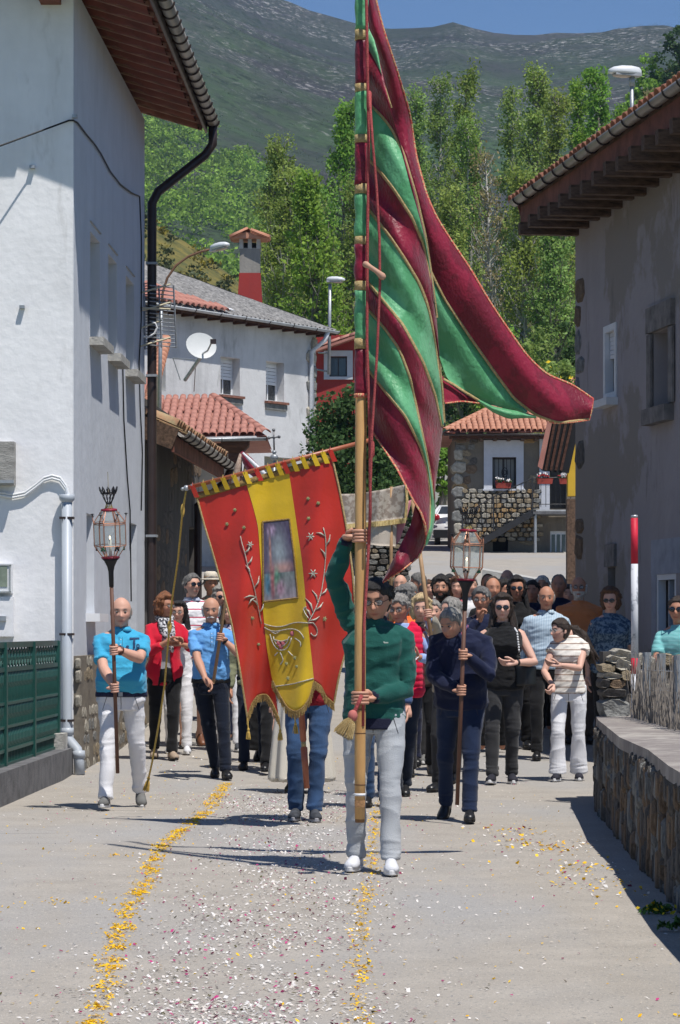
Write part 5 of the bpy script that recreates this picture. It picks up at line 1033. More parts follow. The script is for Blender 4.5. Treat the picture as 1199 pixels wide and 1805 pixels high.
def grip_hand(B, C, ax, n, w, R, s):
    """closed hand round a shaft: C point on the shaft axis, ax thumb-ward axis, n from palm to shaft, w finger direction"""
    ax = nrm(ax); n = nrm(n-ax*np.dot(n, ax)); w = nrm(np.cross(ax, n)) if np.dot(np.cross(ax, n), w) > 0 else -nrm(np.cross(ax, n))
    wr = C-n*(R+.024*s)-w*.085*s
    B.tube([wr-w*.03*s, wr+w*.01*s, wr+w*.04*s+n*.004*s, wr+w*.075*s+n*.006*s, wr+w*.098*s+n*.010*s], [(.022*s, .027*s), (.019*s, .032*s), (.016*s, .041*s), (.015*s, .043*s), (.012*s, .040*s)], 10, ref=np.cross(w, ax))
    rf = .0090*s
    for k, (o, tot) in enumerate(((.031, 205), (.0105, 225), (-.0105, 222), (-.031, 200))):
        pts = []
        for t in np.linspace(8, tot*min(1, .032/(R+.008)+.25), 8): a = math.radians(t); rr_ = R+rf+.002; pts.append(C+ax*(o*s+.002*k)+rr_*(-n*math.cos(a)+w*math.sin(a)))
        B.tube(pts, [rf*1.08, rf*1.08, rf, rf*1.04, rf, rf*.98, rf*.92, rf*.82], 8, rnd=True)
    pts = [wr+w*.02*s+ax*.025*s]
    for t in (-25, -70, -110, -140): a = math.radians(t); rr_ = R+.012*s; pts.append(C+ax*(.040*s)+rr_*(-n*math.cos(a)+w*math.sin(a)))
    B.tube(pts, [.015*s, .0135*s, .012*s, .0115*s, .009*s], 8, rnd=True)
    return wr
NP = [0]
def person(lab, px, top, Y, bot=None, yaw=0, hy=None, hp=0, H=None, lean=0, tilt=0, bulk=1., belly=0., fem=False, skin=0, hair=('short', 'dark'), shirt=None, sleeve='long', smat=None, jacket=None, pants='trousers', pmat=None, flare=0., shoes=None, sole=None, feet=None, arms=(None, None), glasses=None, beard=None, hat=None, lod=1, group='people walking in the procession', extras=(), headpx=None, collar=None, belt=None, stride=0., gz=None, shw=1., hem=0.):
    NP[0] += 1; sd = NP[0]; rr = random.Random(sd*13); X0 = (px-CX)*Y/F; z0 = g(X0, Y) if gz is None else gz
    ztop = HC+(HY-top)*Y/F; H = H or (ztop-z0)/math.cos(math.radians(abs(lean)*.6)); s = H/1.75
    root = empty('person', A(X0, Y, z0), lab, 'person', group); org = ORG[root.name]; yw = math.radians(yaw)
    f = A(math.sin(yw), -math.cos(yw), 0); r = A(math.cos(yw), math.sin(yw), 0); vox = (.0062, .0085, .013)[lod]; up = A(0, 0, 1)
    le, ti = math.radians(lean), math.radians(tilt); spine = nrm(up+f*math.tan(le)+r*math.tan(ti))
    pel = A(X0, Y, z0+.945*s)
    if lean: pel = pel-f*.05*s*math.sin(le)*3
    nk = pel+spine*.535*s; bw = (.93 if fem else 1.)*bulk*s
    if headpx: hc = P(headpx[0], headpx[1], nk[1]-.04)
    else:
        hc = nk+nrm(spine+f*.25)*.148*s
    hyw = math.radians(yaw if hy is None else hy); hpt = math.radians(hp)
    hf0 = A(math.sin(hyw), -math.cos(hyw), 0); hr = A(math.cos(hyw), math.sin(hyw), 0); hf = hf0*math.cos(hpt)-up*math.sin(hpt); hu = np.cross(hr, hf); hu = hu if hu[2] > 0 else -hu; HM = np.stack([hr, hf, hu]); hs = s**.6*(1.05 if not fem else 1.0)
    # ---- torso sections: (t along spine, half width, half depth, forward shift)
    wst = .128 if fem else .148
    S = [(-.20, .120, .095, 0), (-.10, .165, .112, -.005), (0, .170 if fem else .160, .115, -.005), (.22, wst+belly*.25, .105+belly*.8, belly*.75), (.42, (.135 if fem else .152)+belly*.12, .108+belly*.6, belly*.5), (.62, .152 if fem else .168, .120+(.018 if fem else 0), .006+(.02 if fem else 0)), (.76, .150 if fem else .170, .115, 0), (.86, .122 if fem else .138, .095, -.010), (.94, .078, .070, -.015), (1.0, .062, .060, -.010)]
    right = nrm(r-spine*np.dot(r, spine)); fwd = np.cross(spine, right); fwd = fwd if np.dot(fwd, f) > 0 else -fwd
    def torso(B, off=0., t0=-.2, t1=1., extra=lambda t: 0., n=20):
        ts = [x for x in np.linspace(t0, t1, 15)]; R = []
        for t in ts:
            a = np.interp(t, [q[0] for q in S], [q[1] for q in S])*bw+off+extra(t); b_ = np.interp(t, [q[0] for q in S], [q[2] for q in S])*bw+off+extra(t); o = np.interp(t, [q[0] for q in S], [q[3] for q in S])*bw
            c = pel+spine*t*.535*s+fwd*o; R.append([c+right*a*np.sign(math.cos(k))*abs(math.cos(k))**.82+fwd*b_*np.sign(math.sin(k))*abs(math.sin(k))**.82 for k in np.linspace(0, 2*math.pi, n+1)[:-1]])
        B.rings(R)
    # ---- arms
    armd = []; hands = []; body = MB(); SW = (.150 if fem else .172)*s*shw*(bulk**.5)
    for i, sg in enumerate((-1, 1)):
        sh_ = nk+right*sg*SW-spine*.113*s; sp = arms[i]; l1, l2 = .295*s, .262*s
        hand = MB()
        if sp and sp[0] == 'grip' and sp[1][2] > nk[2]+.2: sh_ = sh_+spine*.10*s-right*sg*.03*s
        if sp is None: sp = ('down',)
        if sp[0] == 'down':
            d = nrm(-up+right*sg*rr.uniform(.10, .2)+f*rr.uniform(-.12, .25)); wr = sh_+d*(l1+l2)*.985; el, wr = ik(sh_, wr, l1, l2, -f+right*sg*.4); relaxed_hand(hand, wr, nrm(wr-el), f, s, .45, right*sg)
        elif sp[0] == 'grip':     # ('grip', point on axis, axis, radius, palm->shaft dir, finger dir, hint)
            _, C, ax, R_, n_, w_, hint = sp; wr = grip_hand(hand, C, ax, A(*n_), A(*w_), R_, s*1.02); el, wr2 = ik(sh_, wr, l1, l2, nrm(A(*hint)))
            if np.linalg.norm(wr2-wr) > .01: wr2 = wr; l = np.linalg.norm(wr-sh_); el = lerp(sh_, wr, .53)
            wr = wr2
        elif sp[0] == 'pt':       # ('pt', px, py, dY, hint, hand dir)
            wr = P(sp[1], sp[2], Y+sp[3]); el, wr = ik(sh_, wr, l1, l2, nrm(A(*sp[4]))); d = nrm(A(*sp[5])) if len(sp) > 5 and sp[5] else nrm(wr-el); relaxed_hand(hand, wr, d, up*.6+f*.6, s, sp[6] if len(sp) > 6 else .6)
        armd.append((sh_, el, wr)); k_ = bulk**.5*s*(.86 if fem else 1.)
        hands.append(hand)
        body.tube([nk+right*sg*.05*s-spine*.045*s, sh_, lerp(sh_, el, .35), lerp(sh_, el, .8), el, lerp(el, wr, .28), lerp(el, wr, .7), wr], [.050*k_, .056*k_, .050*k_, .041*k_, .040*k_, .043*k_, .032*k_, (.022*k_, .026*k_)], 12, rnd=True)
    # ---- legs
    legd = []
    for i, sg in enumerate((-1, 1)):
        hip = pel+r*sg*.092*s-up*.02*s
        if feet: fx, fdy, lift, pit = feet[i]; an = A((fx-CX)*(Y+fdy)/F, Y+fdy, g(X0, Y+fdy)*0+z0+.085*s+lift)
        else:
            fo = stride*sg*(1 if sd % 2 else -1); an = A(X0, Y, z0+.085*s)+r*sg*.10*s+f*fo; lift = 0 if fo >= 0 else .04; pit = 0 if fo >= 0 else 22; an[2] += lift
        kn, an = ik(hip, an, .43*s, .425*s, f+r*sg*.08); legd.append((hip, kn, an, pit))
        body.tube([hip, lerp(hip, kn, .4), kn, lerp(kn, an, .3), lerp(kn, an, .8), an, an-up*.03*s], [(q_*s*(.80 if pants == 'trousers' else 1.)) for q_ in (.080, .068, .052, .056, .036, .038, .040)], 12, rnd=True)
    torso(body, -.006 if shirt else 0.)
    body.tube([nk-spine*.05*s, nk+spine*.02*s, hc-hf*.012*hs-hu*.06*hs, hc-hf*.01*hs], [.062*bw/s**.0 if False else .060*s*bulk**.4, .054*s*bulk**.4, .053*s*bulk**.3, .05*s], 14)
    D = sphere_dirs(44, 40) if lod == 0 else sphere_dirs(32, 28)
    add_grid(body, (head_pt(D)*hs).reshape(-1, 3)@HM+hc, D.shape[1], D.shape[0])
    for sg in (-1, 1): body.sphere(hc+(A(sg*.077, -.008, -.004)*hs)@HM, A(.011, .019, .032)*hs, 8, 6, HM)
    me = remesh('body', body, vox, org, 1, .4); bm = bmesh.new(); bm.from_mesh(me)
    for h_ in hands: hm0 = h_.mesh('h', org); bm.from_mesh(hm0); bpy.data.meshes.remove(hm0)
    bm.to_mesh(me); bm.free(); me.update()
    # skin, lips, cheeks, brows, stubble; shade painted into eye sockets and mouth line
    v = coords(me)+org; L = (v-hc)@HM.T/hs; tone = np.array(TONES[skin]); c = np.tile(tone, (len(v), 1)); face = (L[:, 1] > .03) & (np.abs(L[:, 2]) < .13) & (np.abs(L[:, 0]) < .09)
    gs = lambda cx, cz, sx_, sz_: np.exp(-((L[:, 0]-cx)/sx_)**2-((L[:, 2]-cz)/sz_)**2)*face
    def mixc(w, colr): 
        global _; w = np.clip(w, 0, 1)[:, None]; return c*(1-w)+np.array(colr)*w
    c = mixc(gs(0, -.066, .024, .009)*1.1, tone*A(.85, .48, .5)); c = mixc(gs(0, -.066, .022, .0022)*.8, tone*.35)
    c = mixc((gs(.045, -.028, .02, .02)+gs(-.045, -.028, .02, .02)+gs(0, -.03, .014, .012))*.45, tone*A(1.1, .78, .75))
    hcx = np.array(HAIR[hair[1]]); brc = np.minimum(hcx*.6+.01, .10)
    if not (glasses == 'sun'): c = mixc((gs(.031, .026, .019, .006)+gs(-.031, .026, .019, .006))*1.1, brc); c = mixc((gs(.031, .006, .012, .005)+gs(-.031, .006, .012, .005))*1., (.10, .06, .05))  # brows, then socket shade painted into the skin colour
    if beard:
        bd = ((L[:, 2] < -.035-.25*np.clip(.06-L[:, 1], 0, 1)) & (L[:, 2] > -.13) & (L[:, 1] > -.0)) & ~((np.abs(L[:, 0]) < .022) & (np.abs(L[:, 2]+.066) < .009)); c = mixc(bd*beard[1], HAIR[beard[0]])
    at = me.color_attributes.new('Col', 'FLOAT_COLOR', 'POINT'); c4 = np.ones((len(v), 4), np.float32); c4[:, :3] = c; at.data.foreach_set('color', c4.ravel())
    finish(me, 'body', skin_mat(), root)
    # ---- eyes
    if lod < 2 and glasses != 'sun':
        for sg in (-1, 1):
            B = MB(); q = head_pt(nrm(A(sg*.40, .9, .05))[None])[0]; B.sphere(hc+(A(sg*.031, .0735, .006)*hs)@HM, A(.0125, .0105, .0065)*hs, 10, 8, HM); o = B.build('eye', mat('shaded_eye_white', (.30, .27, .25), .4, .03, 5), root, True)  # eyeball colour darkened to stand for shade in the socket
            B = MB(); B.sphere(hc+(A(sg*.031, .0815, .006)*hs)@HM, A(.0068, .0036, .0056)*hs, 8, 6, HM); B.build('iris', BLACK, o, True)
    if glasses:
        B = MB(); sun_ = glasses == 'sun'; lw, lh = (.027, .021) if sun_ else (.024, .016)
        for sg in (-1, 1):
            cpt = A(sg*.0315, .093, .004)
            if sun_: pass
            B.tube([hc+((cpt+A(lw*math.cos(a), -.006*abs(math.cos(a)) if sg*math.cos(a) > 0 else 0, lh*math.sin(a)))*hs)@HM for a in np.linspace(0, 2*math.pi, 13)], .0021*hs, 5, cap=False)
            B.tube([hc+(A(sg*.059, .086, .008)*hs)@HM, hc+(A(sg*.079, .045, .010)*hs)@HM, hc+(A(sg*.081, -.01, .006)*hs)@HM], .002*hs, 5)
        B.tube([hc+(A(-.006, .098, .008)*hs)@HM, hc+(A(.006, .098, .008)*hs)@HM], .0022*hs, 5)
        go = B.build('sunglasses' if sun_ else 'glasses', BLACK if glasses != 'white' else mat('pale_spectacle_frame', (.4, .42, .42), .5), root)
        for sg in (-1, 1):
            B = MB(); B.sphere(hc+(A(sg*.0315, .0915, .004)*hs)@HM, A(lw, .004, lh)*hs, 12, 6, HM); B.build('lens', mat('dark_lens', (.01, .012, .02), .08, .1, 3, spec=.9) if sun_ else mat('clear_lens', (.5, .5, .5), .05, .02, 3, spec=.9, alpha=.25), go, True)
    # ---- hair
    st, hcn = hair; hm = hairmat(hcn, HAIR[hcn]); n_, m_ = 40, 32; D = sphere_dirs(n_, m_); Ph = head_pt(D); x, y, z = D[..., 0], D[..., 1], D[..., 2]
    front = .55-.25*(np.abs(x) > .5)
    if st == 'bald': mask = (z < .34) & (z > -.5) & (y < .36); th = .008 if hair[1] != 'white' else .015
    elif st == 'receding': mask = ((z > .86-.2*(y < 0)) & (y < .3) | ((y < .22) & (z > -.5))) & ~((y > .22)); th = .010
    elif st == 'crown': mask = ((z > .25) & (y < .45) & (z < .8) | (y < .15) & (z > -.55)); th = .008
    else: mask = (z > front) | ((y < .30) & (z > -.12)) | ((y < .05) & (z > -.62)); th = {'short': .009, 'curly': .024, 'bob': .026, 'long': .022, 'pony': .012, 'crop': .009, 'full': .018}.get(st, .014)
    if st in ('long', 'bob'): mask = (z > .62) | ((y < .45) & (z > -.2)) | ((y < .3) & (z > -.75))
    wgt = mask.astype(float)
    for _i in range(2): wgt = (np.roll(wgt, 1, 1)+np.roll(wgt, -1, 1)+wgt*2)/4; wgt[1:-1] = (wgt[:-2]+wgt[2:]+2*wgt[1:-1])/4
    wgt = smooth((wgt-.35)/.3); rgn = np.random.default_rng(sd); jit = vnoise(Ph.reshape(-1, 3), (60, 60, 40) if st != 'curly' else (110, 110, 110), sd).reshape(m_, n_)*(.25 if st in ('crop', 'bald') else .45)
    rad = np.linalg.norm(Ph, axis=-1, keepdims=True); vol = th*(1+.5*(z > .5))*(1+jit); Pn = Ph*(1+((vol*wgt-.016*(1-wgt)))[..., None]/rad)
    B = MB(); add_grid(B, (Pn*hs).reshape(-1, 3)@HM+hc, n_, m_)
    rh = random.Random(sd+77)
    if st in ('short', 'full', 'curly', 'bob', 'long'):     # locks breaking the outline
        tuft = MB()
        for _k in range(60 if lod < 2 else 24):
            dd = nrm(A(rh.gauss(0, 1), rh.gauss(-.2, .8), abs(rh.gauss(.5, .6)))); i_ = int(np.argmax((D.reshape(-1, 3)@dd)*1)); 
            if wgt.reshape(-1)[i_] < .8: continue
            p0 = Pn.reshape(-1, 3)[i_]; flow = nrm(A(dd[0]*.5+rh.uniform(-.3, .3), -.2+.3*dd[1]+rh.uniform(-.3, .3), -.5)); q0 = p0*.97; q1 = q0+(flow*.02+dd*.008)*(1.3 if st == 'curly' else .6); q2 = q1+(flow*.022-dd*.002)
            tuft.tube([hc+(q*hs)@HM for q in (q0, q1, q2)], [.008*hs, .007*hs, .0015*hs], 5, cap=True)
        B.v += tuft.v; B.f += [tuple(j+B.n for j in q) for q in tuft.f]; B.n += tuft.n
    if st == 'bob':
        for sg in (-1, 1): B.tube([hc+(A(sg*.070, -.02, .02)*hs)@HM, hc+(A(sg*.088, -.015, -.05)*hs)@HM, hc+(A(sg*.075, .0, -.10)*hs)@HM], [.03*hs, .032*hs, .012*hs], 9, rnd=True)
        B.tube([hc+(A(0, -.08, .0)*hs)@HM, hc+(A(0, -.09, -.07)*hs)@HM, hc+(A(0, -.07, -.12)*hs)@HM], [(.07*hs, .04*hs), (.075*hs, .035*hs), (.06*hs, .012*hs)], 12, rnd=True)
    if st == 'long':
        for sg in (-1, 1):
            q = hc+(A(sg*.066, -.03, .03)*hs)@HM; e = nk+right*sg*.13*s-spine*.16*s+fwd*(.05 if sg < 0 else .03)*s
            for kx in range(5):
                o_ = A(rh.uniform(-.015, .015), rh.uniform(-.03, .03), 0); B.tube([q, hc+(A(sg*.086, -.03, -.06)*hs)@HM+o_*.5, lerp(hc+(A(sg*.09, -.03, -.12)*hs)@HM, e, .4)+o_, e+o_*2.+A(sg*.02, 0, rh.uniform(-.12, .05))], [.022*hs, .026*hs, .022*hs, .004], 8)
        B.tube([hc+(A(0, -.08, .02)*hs)@HM, hc+(A(0, -.10, -.08)*hs)@HM, nk-fwd*.10*s-spine*.05*s, nk-fwd*.13*s-spine*.22*s], [(.075*hs, .03), (.085*hs, .035), (.10*hs, .03), (.08, .01)], 12)
    if st == 'pony':
        q = hc+(A(.0, -.105, .035)*hs)@HM; B.sphere(q, .03*hs, 8, 6)
        for kx in range(16):
            a_, b_ = rh.gauss(0, 1), rh.gauss(0, 1); pts = [q]; 
            for t_ in (.25, .5, .75, 1.): pts.append(q+A(.25*t_+.035*a_*t_+.012*math.sin(9*t_+a_*3), .10*t_+.02*b_*t_, -.36*t_**1.25+.04*math.sin(t_*3)+.02*b_+.012*math.cos(8*t_+b_*4)))
            B.tube(pts, [.020, .028, .028, .022, .006], 6)
    ho = B.build('hair', hm, root, True)
    if st in ('long', 'bob', 'pony', 'short', 'full', 'curly') and lod < 2:
        mm = ho.data; mm2 = remesh('hair', B, .0055 if lod == 0 else .007, org, 1, .3); crumple(mm2, .0018, (240, 240, 60), sd, False); ho.data = mm2; mm2.materials.append(hm); mm2.polygons.foreach_set('use_smooth', [True]*len(mm2.polygons)); bpy.data.meshes.remove(mm)
    if beard and beard[1] > .7:
        Bd = MB(); k2 = head_pt(D); mk = ((z < -.36-.25*np.clip(y-.75, 0, 1)) & (y > .15) & (z > -.97)).astype(float); mk = mk*(1-np.exp(-((k2[..., 0])/.024)**2-((k2[..., 2]+.066)/.011)**2)*1.)
        rad = np.linalg.norm(k2, axis=-1, keepdims=True); k3 = k2*(1+((.006*(1+jit)*mk-.012*(1-mk)))[..., None]/rad); add_grid(Bd, (k3*hs).reshape(-1, 3)@HM+hc, n_, m_); Bd.build('beard', hairmat(beard[0], HAIR[beard[0]]), root, True)
    if 'moustache' in extras:
        Bd = MB(); Bd.tube([hc+(A(x_, .098-abs(x_)*.35, -.052-abs(x_)*.25)*hs)@HM for x_ in (-.030, -.015, 0, .015, .030)], [.004*hs, .009*hs, .008*hs, .009*hs, .004*hs], 7, rnd=True); Bd.build('moustache', hairmat('white', HAIR['white']), root, True)
    if hat:
        Bd = MB(); hb2 = hc+(A(0, -.01, .055)*hs)@HM; Bd.lathe([(.14, -.006), (.145, .0), (.138, .006), (.085, .012), (.084, .05), (.080, .085), (.055, .102), (.02, .098)], hb2, hu, 22); Bd.build('hat', hat, root, True)
        Bd = MB(); Bd.lathe([(.0865, .014), (.0875, .018), (.0865, .040), (.085, .042)], hb2, hu, 22); Bd.build('hat_band', mat('tan_hat_band', (.30, .20, .12), .8), root, True)
    # ---- shirt
    if shirt:
        B = MB(); off = (.013 if jacket is None else .004)*s; jk = 1 if jacket is None else .86; torso(B, off, -.14-hem, .92, lambda t: (.010*(t < -.02)+.006*math.sin(t*9))*s if jacket is None else 0)
        if sleeve != 'none':
            for (sh_, el, wr) in armd:
                k_ = bulk**.5*s*(.88 if fem else 1.)
                pts = [nk+right*sg*.045*s-spine*.040*s, sh_, lerp(sh_, el, .4), lerp(sh_, el, .70)]; rad = [.050*k_*jk, .062*k_*jk, .057*k_*jk, .055*k_*jk]
                if sleeve == 'cap': pts, rad = pts[:3], [.060*k_, .068*k_, .075*k_]; pts[2] = lerp(sh_, el, .25)
                if sleeve in ('long', 'three'):
                    pts += [el, lerp(el, wr, .4)]; pts[3] = lerp(sh_, el, .8); rad[3] = .054*k_*jk; rad += [.052*k_*jk, .050*k_*jk]
                    if sleeve == 'long': pts += [lerp(el, wr, .90)]; rad += [.036*k_]
                B.tube(pts, rad, 14)
        else:
            for (sh_, el, wr) in armd: B.tube([lerp(nk, sh_, .25), lerp(nk, sh_, .8)], [.05*s, .045*s], 10)
        B.tube([nk-spine*.05*s, nk+spine*.004*s], [.085*s, .066*s*bulk**.3], 16)
        me = remesh('shirt', B, vox*1.25, org, 3, .5); am = 1 if jacket is None else .3; crumple(me, .0095*s*am, (11, 11, 19), sd+5); crumple(me, .0048*s*am, (30, 30, 52), sd+9)
        so = finish(me, smat or 'shirt', shirt, root)
        if sleeve == 'long' and 'cuffs' in extras:
            for (sh_, el, wr) in armd: part('cuff', cloth('navy_rib', (.012, .014, .035)), so, lambda B_: B_.tube([lerp(el, wr, .84), lerp(el, wr, .94)], [.042*s, .036*s], 14), True)
            part('waistband', cloth('navy_rib', (.012, .014, .035)), so, lambda B_: B_.rings([[pel+spine*t*.535*s+right*(.176*bw*math.cos(k))+fwd*(.137*bw*math.sin(k)+.0) for k in np.linspace(0, 2*math.pi, 31)[:-1]] for t in (-.20, -.18, -.09, -.08)]), True)
            part('neckband', cloth('navy_rib', (.012, .014, .035)), so, lambda B_: B_.tube([nk+spine*.0*s+right*.066*s*math.cos(a)+fwd*(.068*math.sin(a)-.0)*s+spine*(-.025*math.sin(a)+.002)*s for a in np.linspace(0, 2*math.pi, 19)], .011*s, 7, cap=False), True)
        if collar:
            def cf(B_):
                for sg in (-1, 1):
                    B_.rings([[nk+spine*(.022+.0)*s+right*sg*x_*s+fwd*y_*s for x_, y_ in ((.062, -.03), (.070, .02), (.030, .062), (.012, .072))]+[nk+spine*(.016)*s+right*sg*x_*s+fwd*y_*s for x_, y_ in ((.008, .068), (.026, .057), (.062, .018), (.056, -.028))],
                              [nk-spine*(.012)*s+right*sg*x_*s+fwd*y_*s for x_, y_ in ((.086, -.04), (.098, .02), (.060, .085), (.020, .082))]+[nk-spine*(.016)*s+right*sg*x_*s+fwd*y_*s for x_, y_ in ((.016, .078), (.054, .078), (.088, .018), (.078, -.038))]])
                B_.tube([nk+spine*.012*s+right*.064*s*math.cos(a)+fwd*.062*s*math.sin(a) for a in np.linspace(math.pi*.95, math.pi*2.05, 12)], .015*s, 6)
            part('collar', collar, so, cf, True)
    if jacket:
        jm, kind = jacket; B = MB(); off = .030*s; torso(B, off, -.30 if kind == 'blazer' else -.17, .93)
        if kind in ('blazer', 'jacket'):
            for (sh_, el, wr) in armd:
                k_ = bulk**.5*s*(.9 if fem else 1.); e_ = .55 if kind == 'blazer' else .88
                B.tube([nk+right*sg*.045*s-spine*.040*s, sh_, lerp(sh_, el, .4), lerp(sh_, el, .8), el, lerp(el, wr, e_)], [.060*k_, .070*k_, .066*k_, .062*k_, .058*k_, .050*k_], 14)
        else:
            for (sh_, el, wr) in armd: B.tube([lerp(nk, sh_, .3), lerp(nk, sh_, .95)], [.07*s, .066*s], 12)
        me = remesh('jacket', B, vox*1.4, org, 4, .5)
        v = coords(me); q = v+org-pel; t_ = q@spine/(.535*s); xr = q@right; fw_ = q@fwd      # open front
        if kind == 'vest':
            sc_ = np.abs(np.sin(t_*.535*s*math.pi/.052)); setco(me, v+normals(me)*((sc_**.5-.5)*.012*s)[:, None]); v = coords(me)
        else: crumple(me, .006*s, (12, 12, 16), sd+3); v = coords(me)
        wopen = np.interp(t_, (-.4, .2, .9, 1.05), (.10, .05, .055, .09))*s; inside = (fw_ > .0) & (np.abs(xr) < wopen); push = np.clip(1-np.abs(xr)/wopen, 0, 1)*inside
        v = v-np.outer(smooth(push*5)*.055*s, fwd); setco(me, v); finish(me, 'jacket' if kind != 'vest' else 'quilted_vest', jm, root)
    # ---- trousers / shorts / skirt
    if pants:
        B = MB(); lo = -.22; torso(B, (.012 if hem < -.06 else .003)*s, -.24, .06 if not hem else .02)
        for i, (hip, kn, an, pit) in enumerate(legd):
            if pants == 'shorts': B.tube([hip+up*.04*s, lerp(hip, kn, .3), lerp(hip, kn, .82)], [.096*bw, .098*bw, .082*bw], 14)
            elif pants == 'skirt': pass
            else:
                tk = 1 if bulk < 1.2 else bulk**.5; B.tube([hip+up*.05*s, lerp(hip, kn, .25), lerp(hip, kn, .7), kn, lerp(kn, an, .4), lerp(kn, an, .8), an+up*(-.005)*s], [.088*bw, .088*s*tk, .071*s*tk, (.060+flare*.1)*s*tk, (.058+flare*.4)*s, (.052+flare*.9)*s, (.053+flare)*s], 16, ref=r)
        if pants == 'skirt':
            B.tube([pel-up*.05*s, pel-up*.35*s, pel-up*.62*s, pel-up*.80*s], [(.17*bw, .13*bw), (.2*bw, .17*bw), (.22*bw, .19*bw), (.235*bw, .2*bw)], 22, ref=f)
        me = remesh('trousers', B, vox*1.25, org, 2, .5); crumple(me, .0085*s, (12, 12, 15), sd+21)
        v = coords(me); z_ = v[:, 2]/s; kz = np.exp(-((z_-.50)/.09)**2)+1.2*np.exp(-((z_-.13)/.09)**2)+.5*np.exp(-((z_-.80)/.1)**2)
        n2 = 1-2*np.abs(vnoise(v, (9, 9, 60), sd+31)); setco(me, v+normals(me)*(n2*.0045*s*kz)[:, None])
        finish(me, {'shorts': 'shorts', 'skirt': 'skirt'}.get(pants, 'trousers'), pmat, root)
        if belt:
            part('belt', belt, root, lambda B_: B_.rings([[pel+spine*t*.535*s+fwd*np.interp(t, [q[0] for q in S], [q[3] for q in S])*bw+right*((np.interp(t, [q[0] for q in S], [q[1] for q in S])*bw+.021*s+o_)*math.cos(k))+fwd*((np.interp(t, [q[0] for q in S], [q[2] for q in S])*bw+.020*s+o_)*math.sin(k)) for k in np.linspace(0, 2*math.pi, 37)[:-1]] for t, o_ in ((-.045, 0), (-.04, .006), (.030, .006), (.035, 0))]), True)
            part('buckle', GALV, root, lambda B_: B_.box(pel+fwd*(S[2][2]*bw+.03*s+belly*.0), (.035, .012, .035), [right, fwd, spine]))
    if lod == 0 and pants:      # fly, pocket and centre seams, stitched on the cloth
        tro = [o for o in root.children if o.name.split('.')[0] in ('trousers', 'shorts')]
        if tro:
            tme = tro[0].data; bv = BVHTree.FromPolygons([v_.co for v_ in tme.vertices], [p_.vertices[:] for p_ in tme.polygons])
            def seam(pts, nm, par, m_, r_=.0022, host=bv, fr=.5):
                out = []
                for k_ in range(len(pts)-1):
                    for t_ in np.linspace(0, 1, 7)[:(7 if k_ == len(pts)-2 else 6)]:
                        a_ = lerp(A(*pts[k_]), A(*pts[k_+1]), t_); o_ = pel-org+r*a_[0]*s+up*a_[1]*s+f*fr; hit = host.ray_cast(Vector(o_), Vector(-f))[0]
                        if hit: out.append(np.array(hit)+f*.001+org)
                if len(out) > 2: part(nm, m_, par, lambda B_: B_.tube(out, r_, 5, cap=False))
            dk = mat('dark_stitching', tuple(np.array([.02, .02, .025]) if pmat is not None and ('navy' in pmat.name or 'black' in pmat.name or 'dark' in pmat.name or 'charcoal' in pmat.name) else np.array([.10, .10, .12])), .9) if False else mat('seam_shadow', (.045, .045, .05), .9)
            for sg in (-1, 1): seam([(sg*.095, .03), (sg*.125, -.05), (sg*.150, -.13)], 'pocket_seam', tro[0], dk)
            seam([(.0, .02), (.004, -.08), (.0, -.17)], 'fly_seam', tro[0], dk)
            if collar:
                sm_ = [o for o in root.children if 'polo' in o.name or 'shirt' in o.name]; sme = sm_[0].data; bs = BVHTree.FromPolygons([v_.co for v_ in sme.vertices], [p_.vertices[:] for p_ in sme.polygons])
                for dx in (-.014, .014): seam([(dx, .47), (dx, .33)], 'placket_seam', sm_[0], dk, .0016, bs)
                for z_ in (.45, .41, .37):
                    hit = bs.ray_cast(Vector(pel-org+up*z_*s+f*.5), Vector(-f))[0]
                    if hit: part('button', WHITEP, sm_[0], lambda B_: B_.sphere(np.array(hit)+org+f*.002, .0055, 6, 4))
    # ---- shoes
    if shoes and lod < 2:
        for i, (hip, kn, an, pit) in enumerate(legd):
            p_ = math.radians(pit); toe = nrm(f*math.cos(p_)-up*math.sin(p_)+r*(.12*(-1 if i == 0 else 1))); su = nrm(np.cross(r, toe)); su = su if su[2] > 0 else -su; sr = nrm(np.cross(toe, su)); base = an-su*.078*s-toe*.065*s
            def shoe(B_, prof, z0_=0.):
                R = []
                for t, w_, h_ in prof:
                    c_ = base+toe*t*s; m2 = 14
                    R.append([c_+sr*w_*s*math.cos(a)+su*(z0_*s+max(0, math.sin(a))**.8*h_*s if math.sin(a) > 0 else z0_*s) for a in np.linspace(0, 2*math.pi, m2+1)[:-1]])
                B_.rings(R)
            upp = part('shoe', shoes, root, lambda B_: shoe(B_, ((-.015, .020, .05), (.0, .031, .085), (.04, .036, .10), (.075, .037, .098), (.11, .040, .078), (.15, .045, .062), (.19, .047, .052), (.22, .040, .043), (.24, .022, .028)), .014), True)
            if lod == 0:
                for t_ in (.085, .105, .125, .145): part('lace', sole or mat('dark_lace', (.05, .05, .05), .9), upp, lambda B_: B_.tube([base+toe*t_*s+sr*x_*s+su*((.096-(t_-.075)*.42)*(1-(x_/.06)**2)+.006)*s for x_ in (-.022, 0, .022)], .0035*s, 5))
            part('sole', sole or BLACK, upp, lambda B_: B_.rings([[base+toe*(.112+.132*math.cos(a)*k)*s+sr*(.043+.006*math.cos(a))*math.sin(a)*k*s+su*z_*s for a in np.linspace(0, 2*math.pi, 25)[:-1]] for z_, k in ((-.006, .97), (.0, 1.03), (.020, 1.03), (.024, .98))]), False)
    return dict(root=root, armd=armd, hc=hc, HM=HM, hs=hs, nk=nk, pel=pel, right=right, fwd=fwd, spine=spine, s=s, legs=legd)
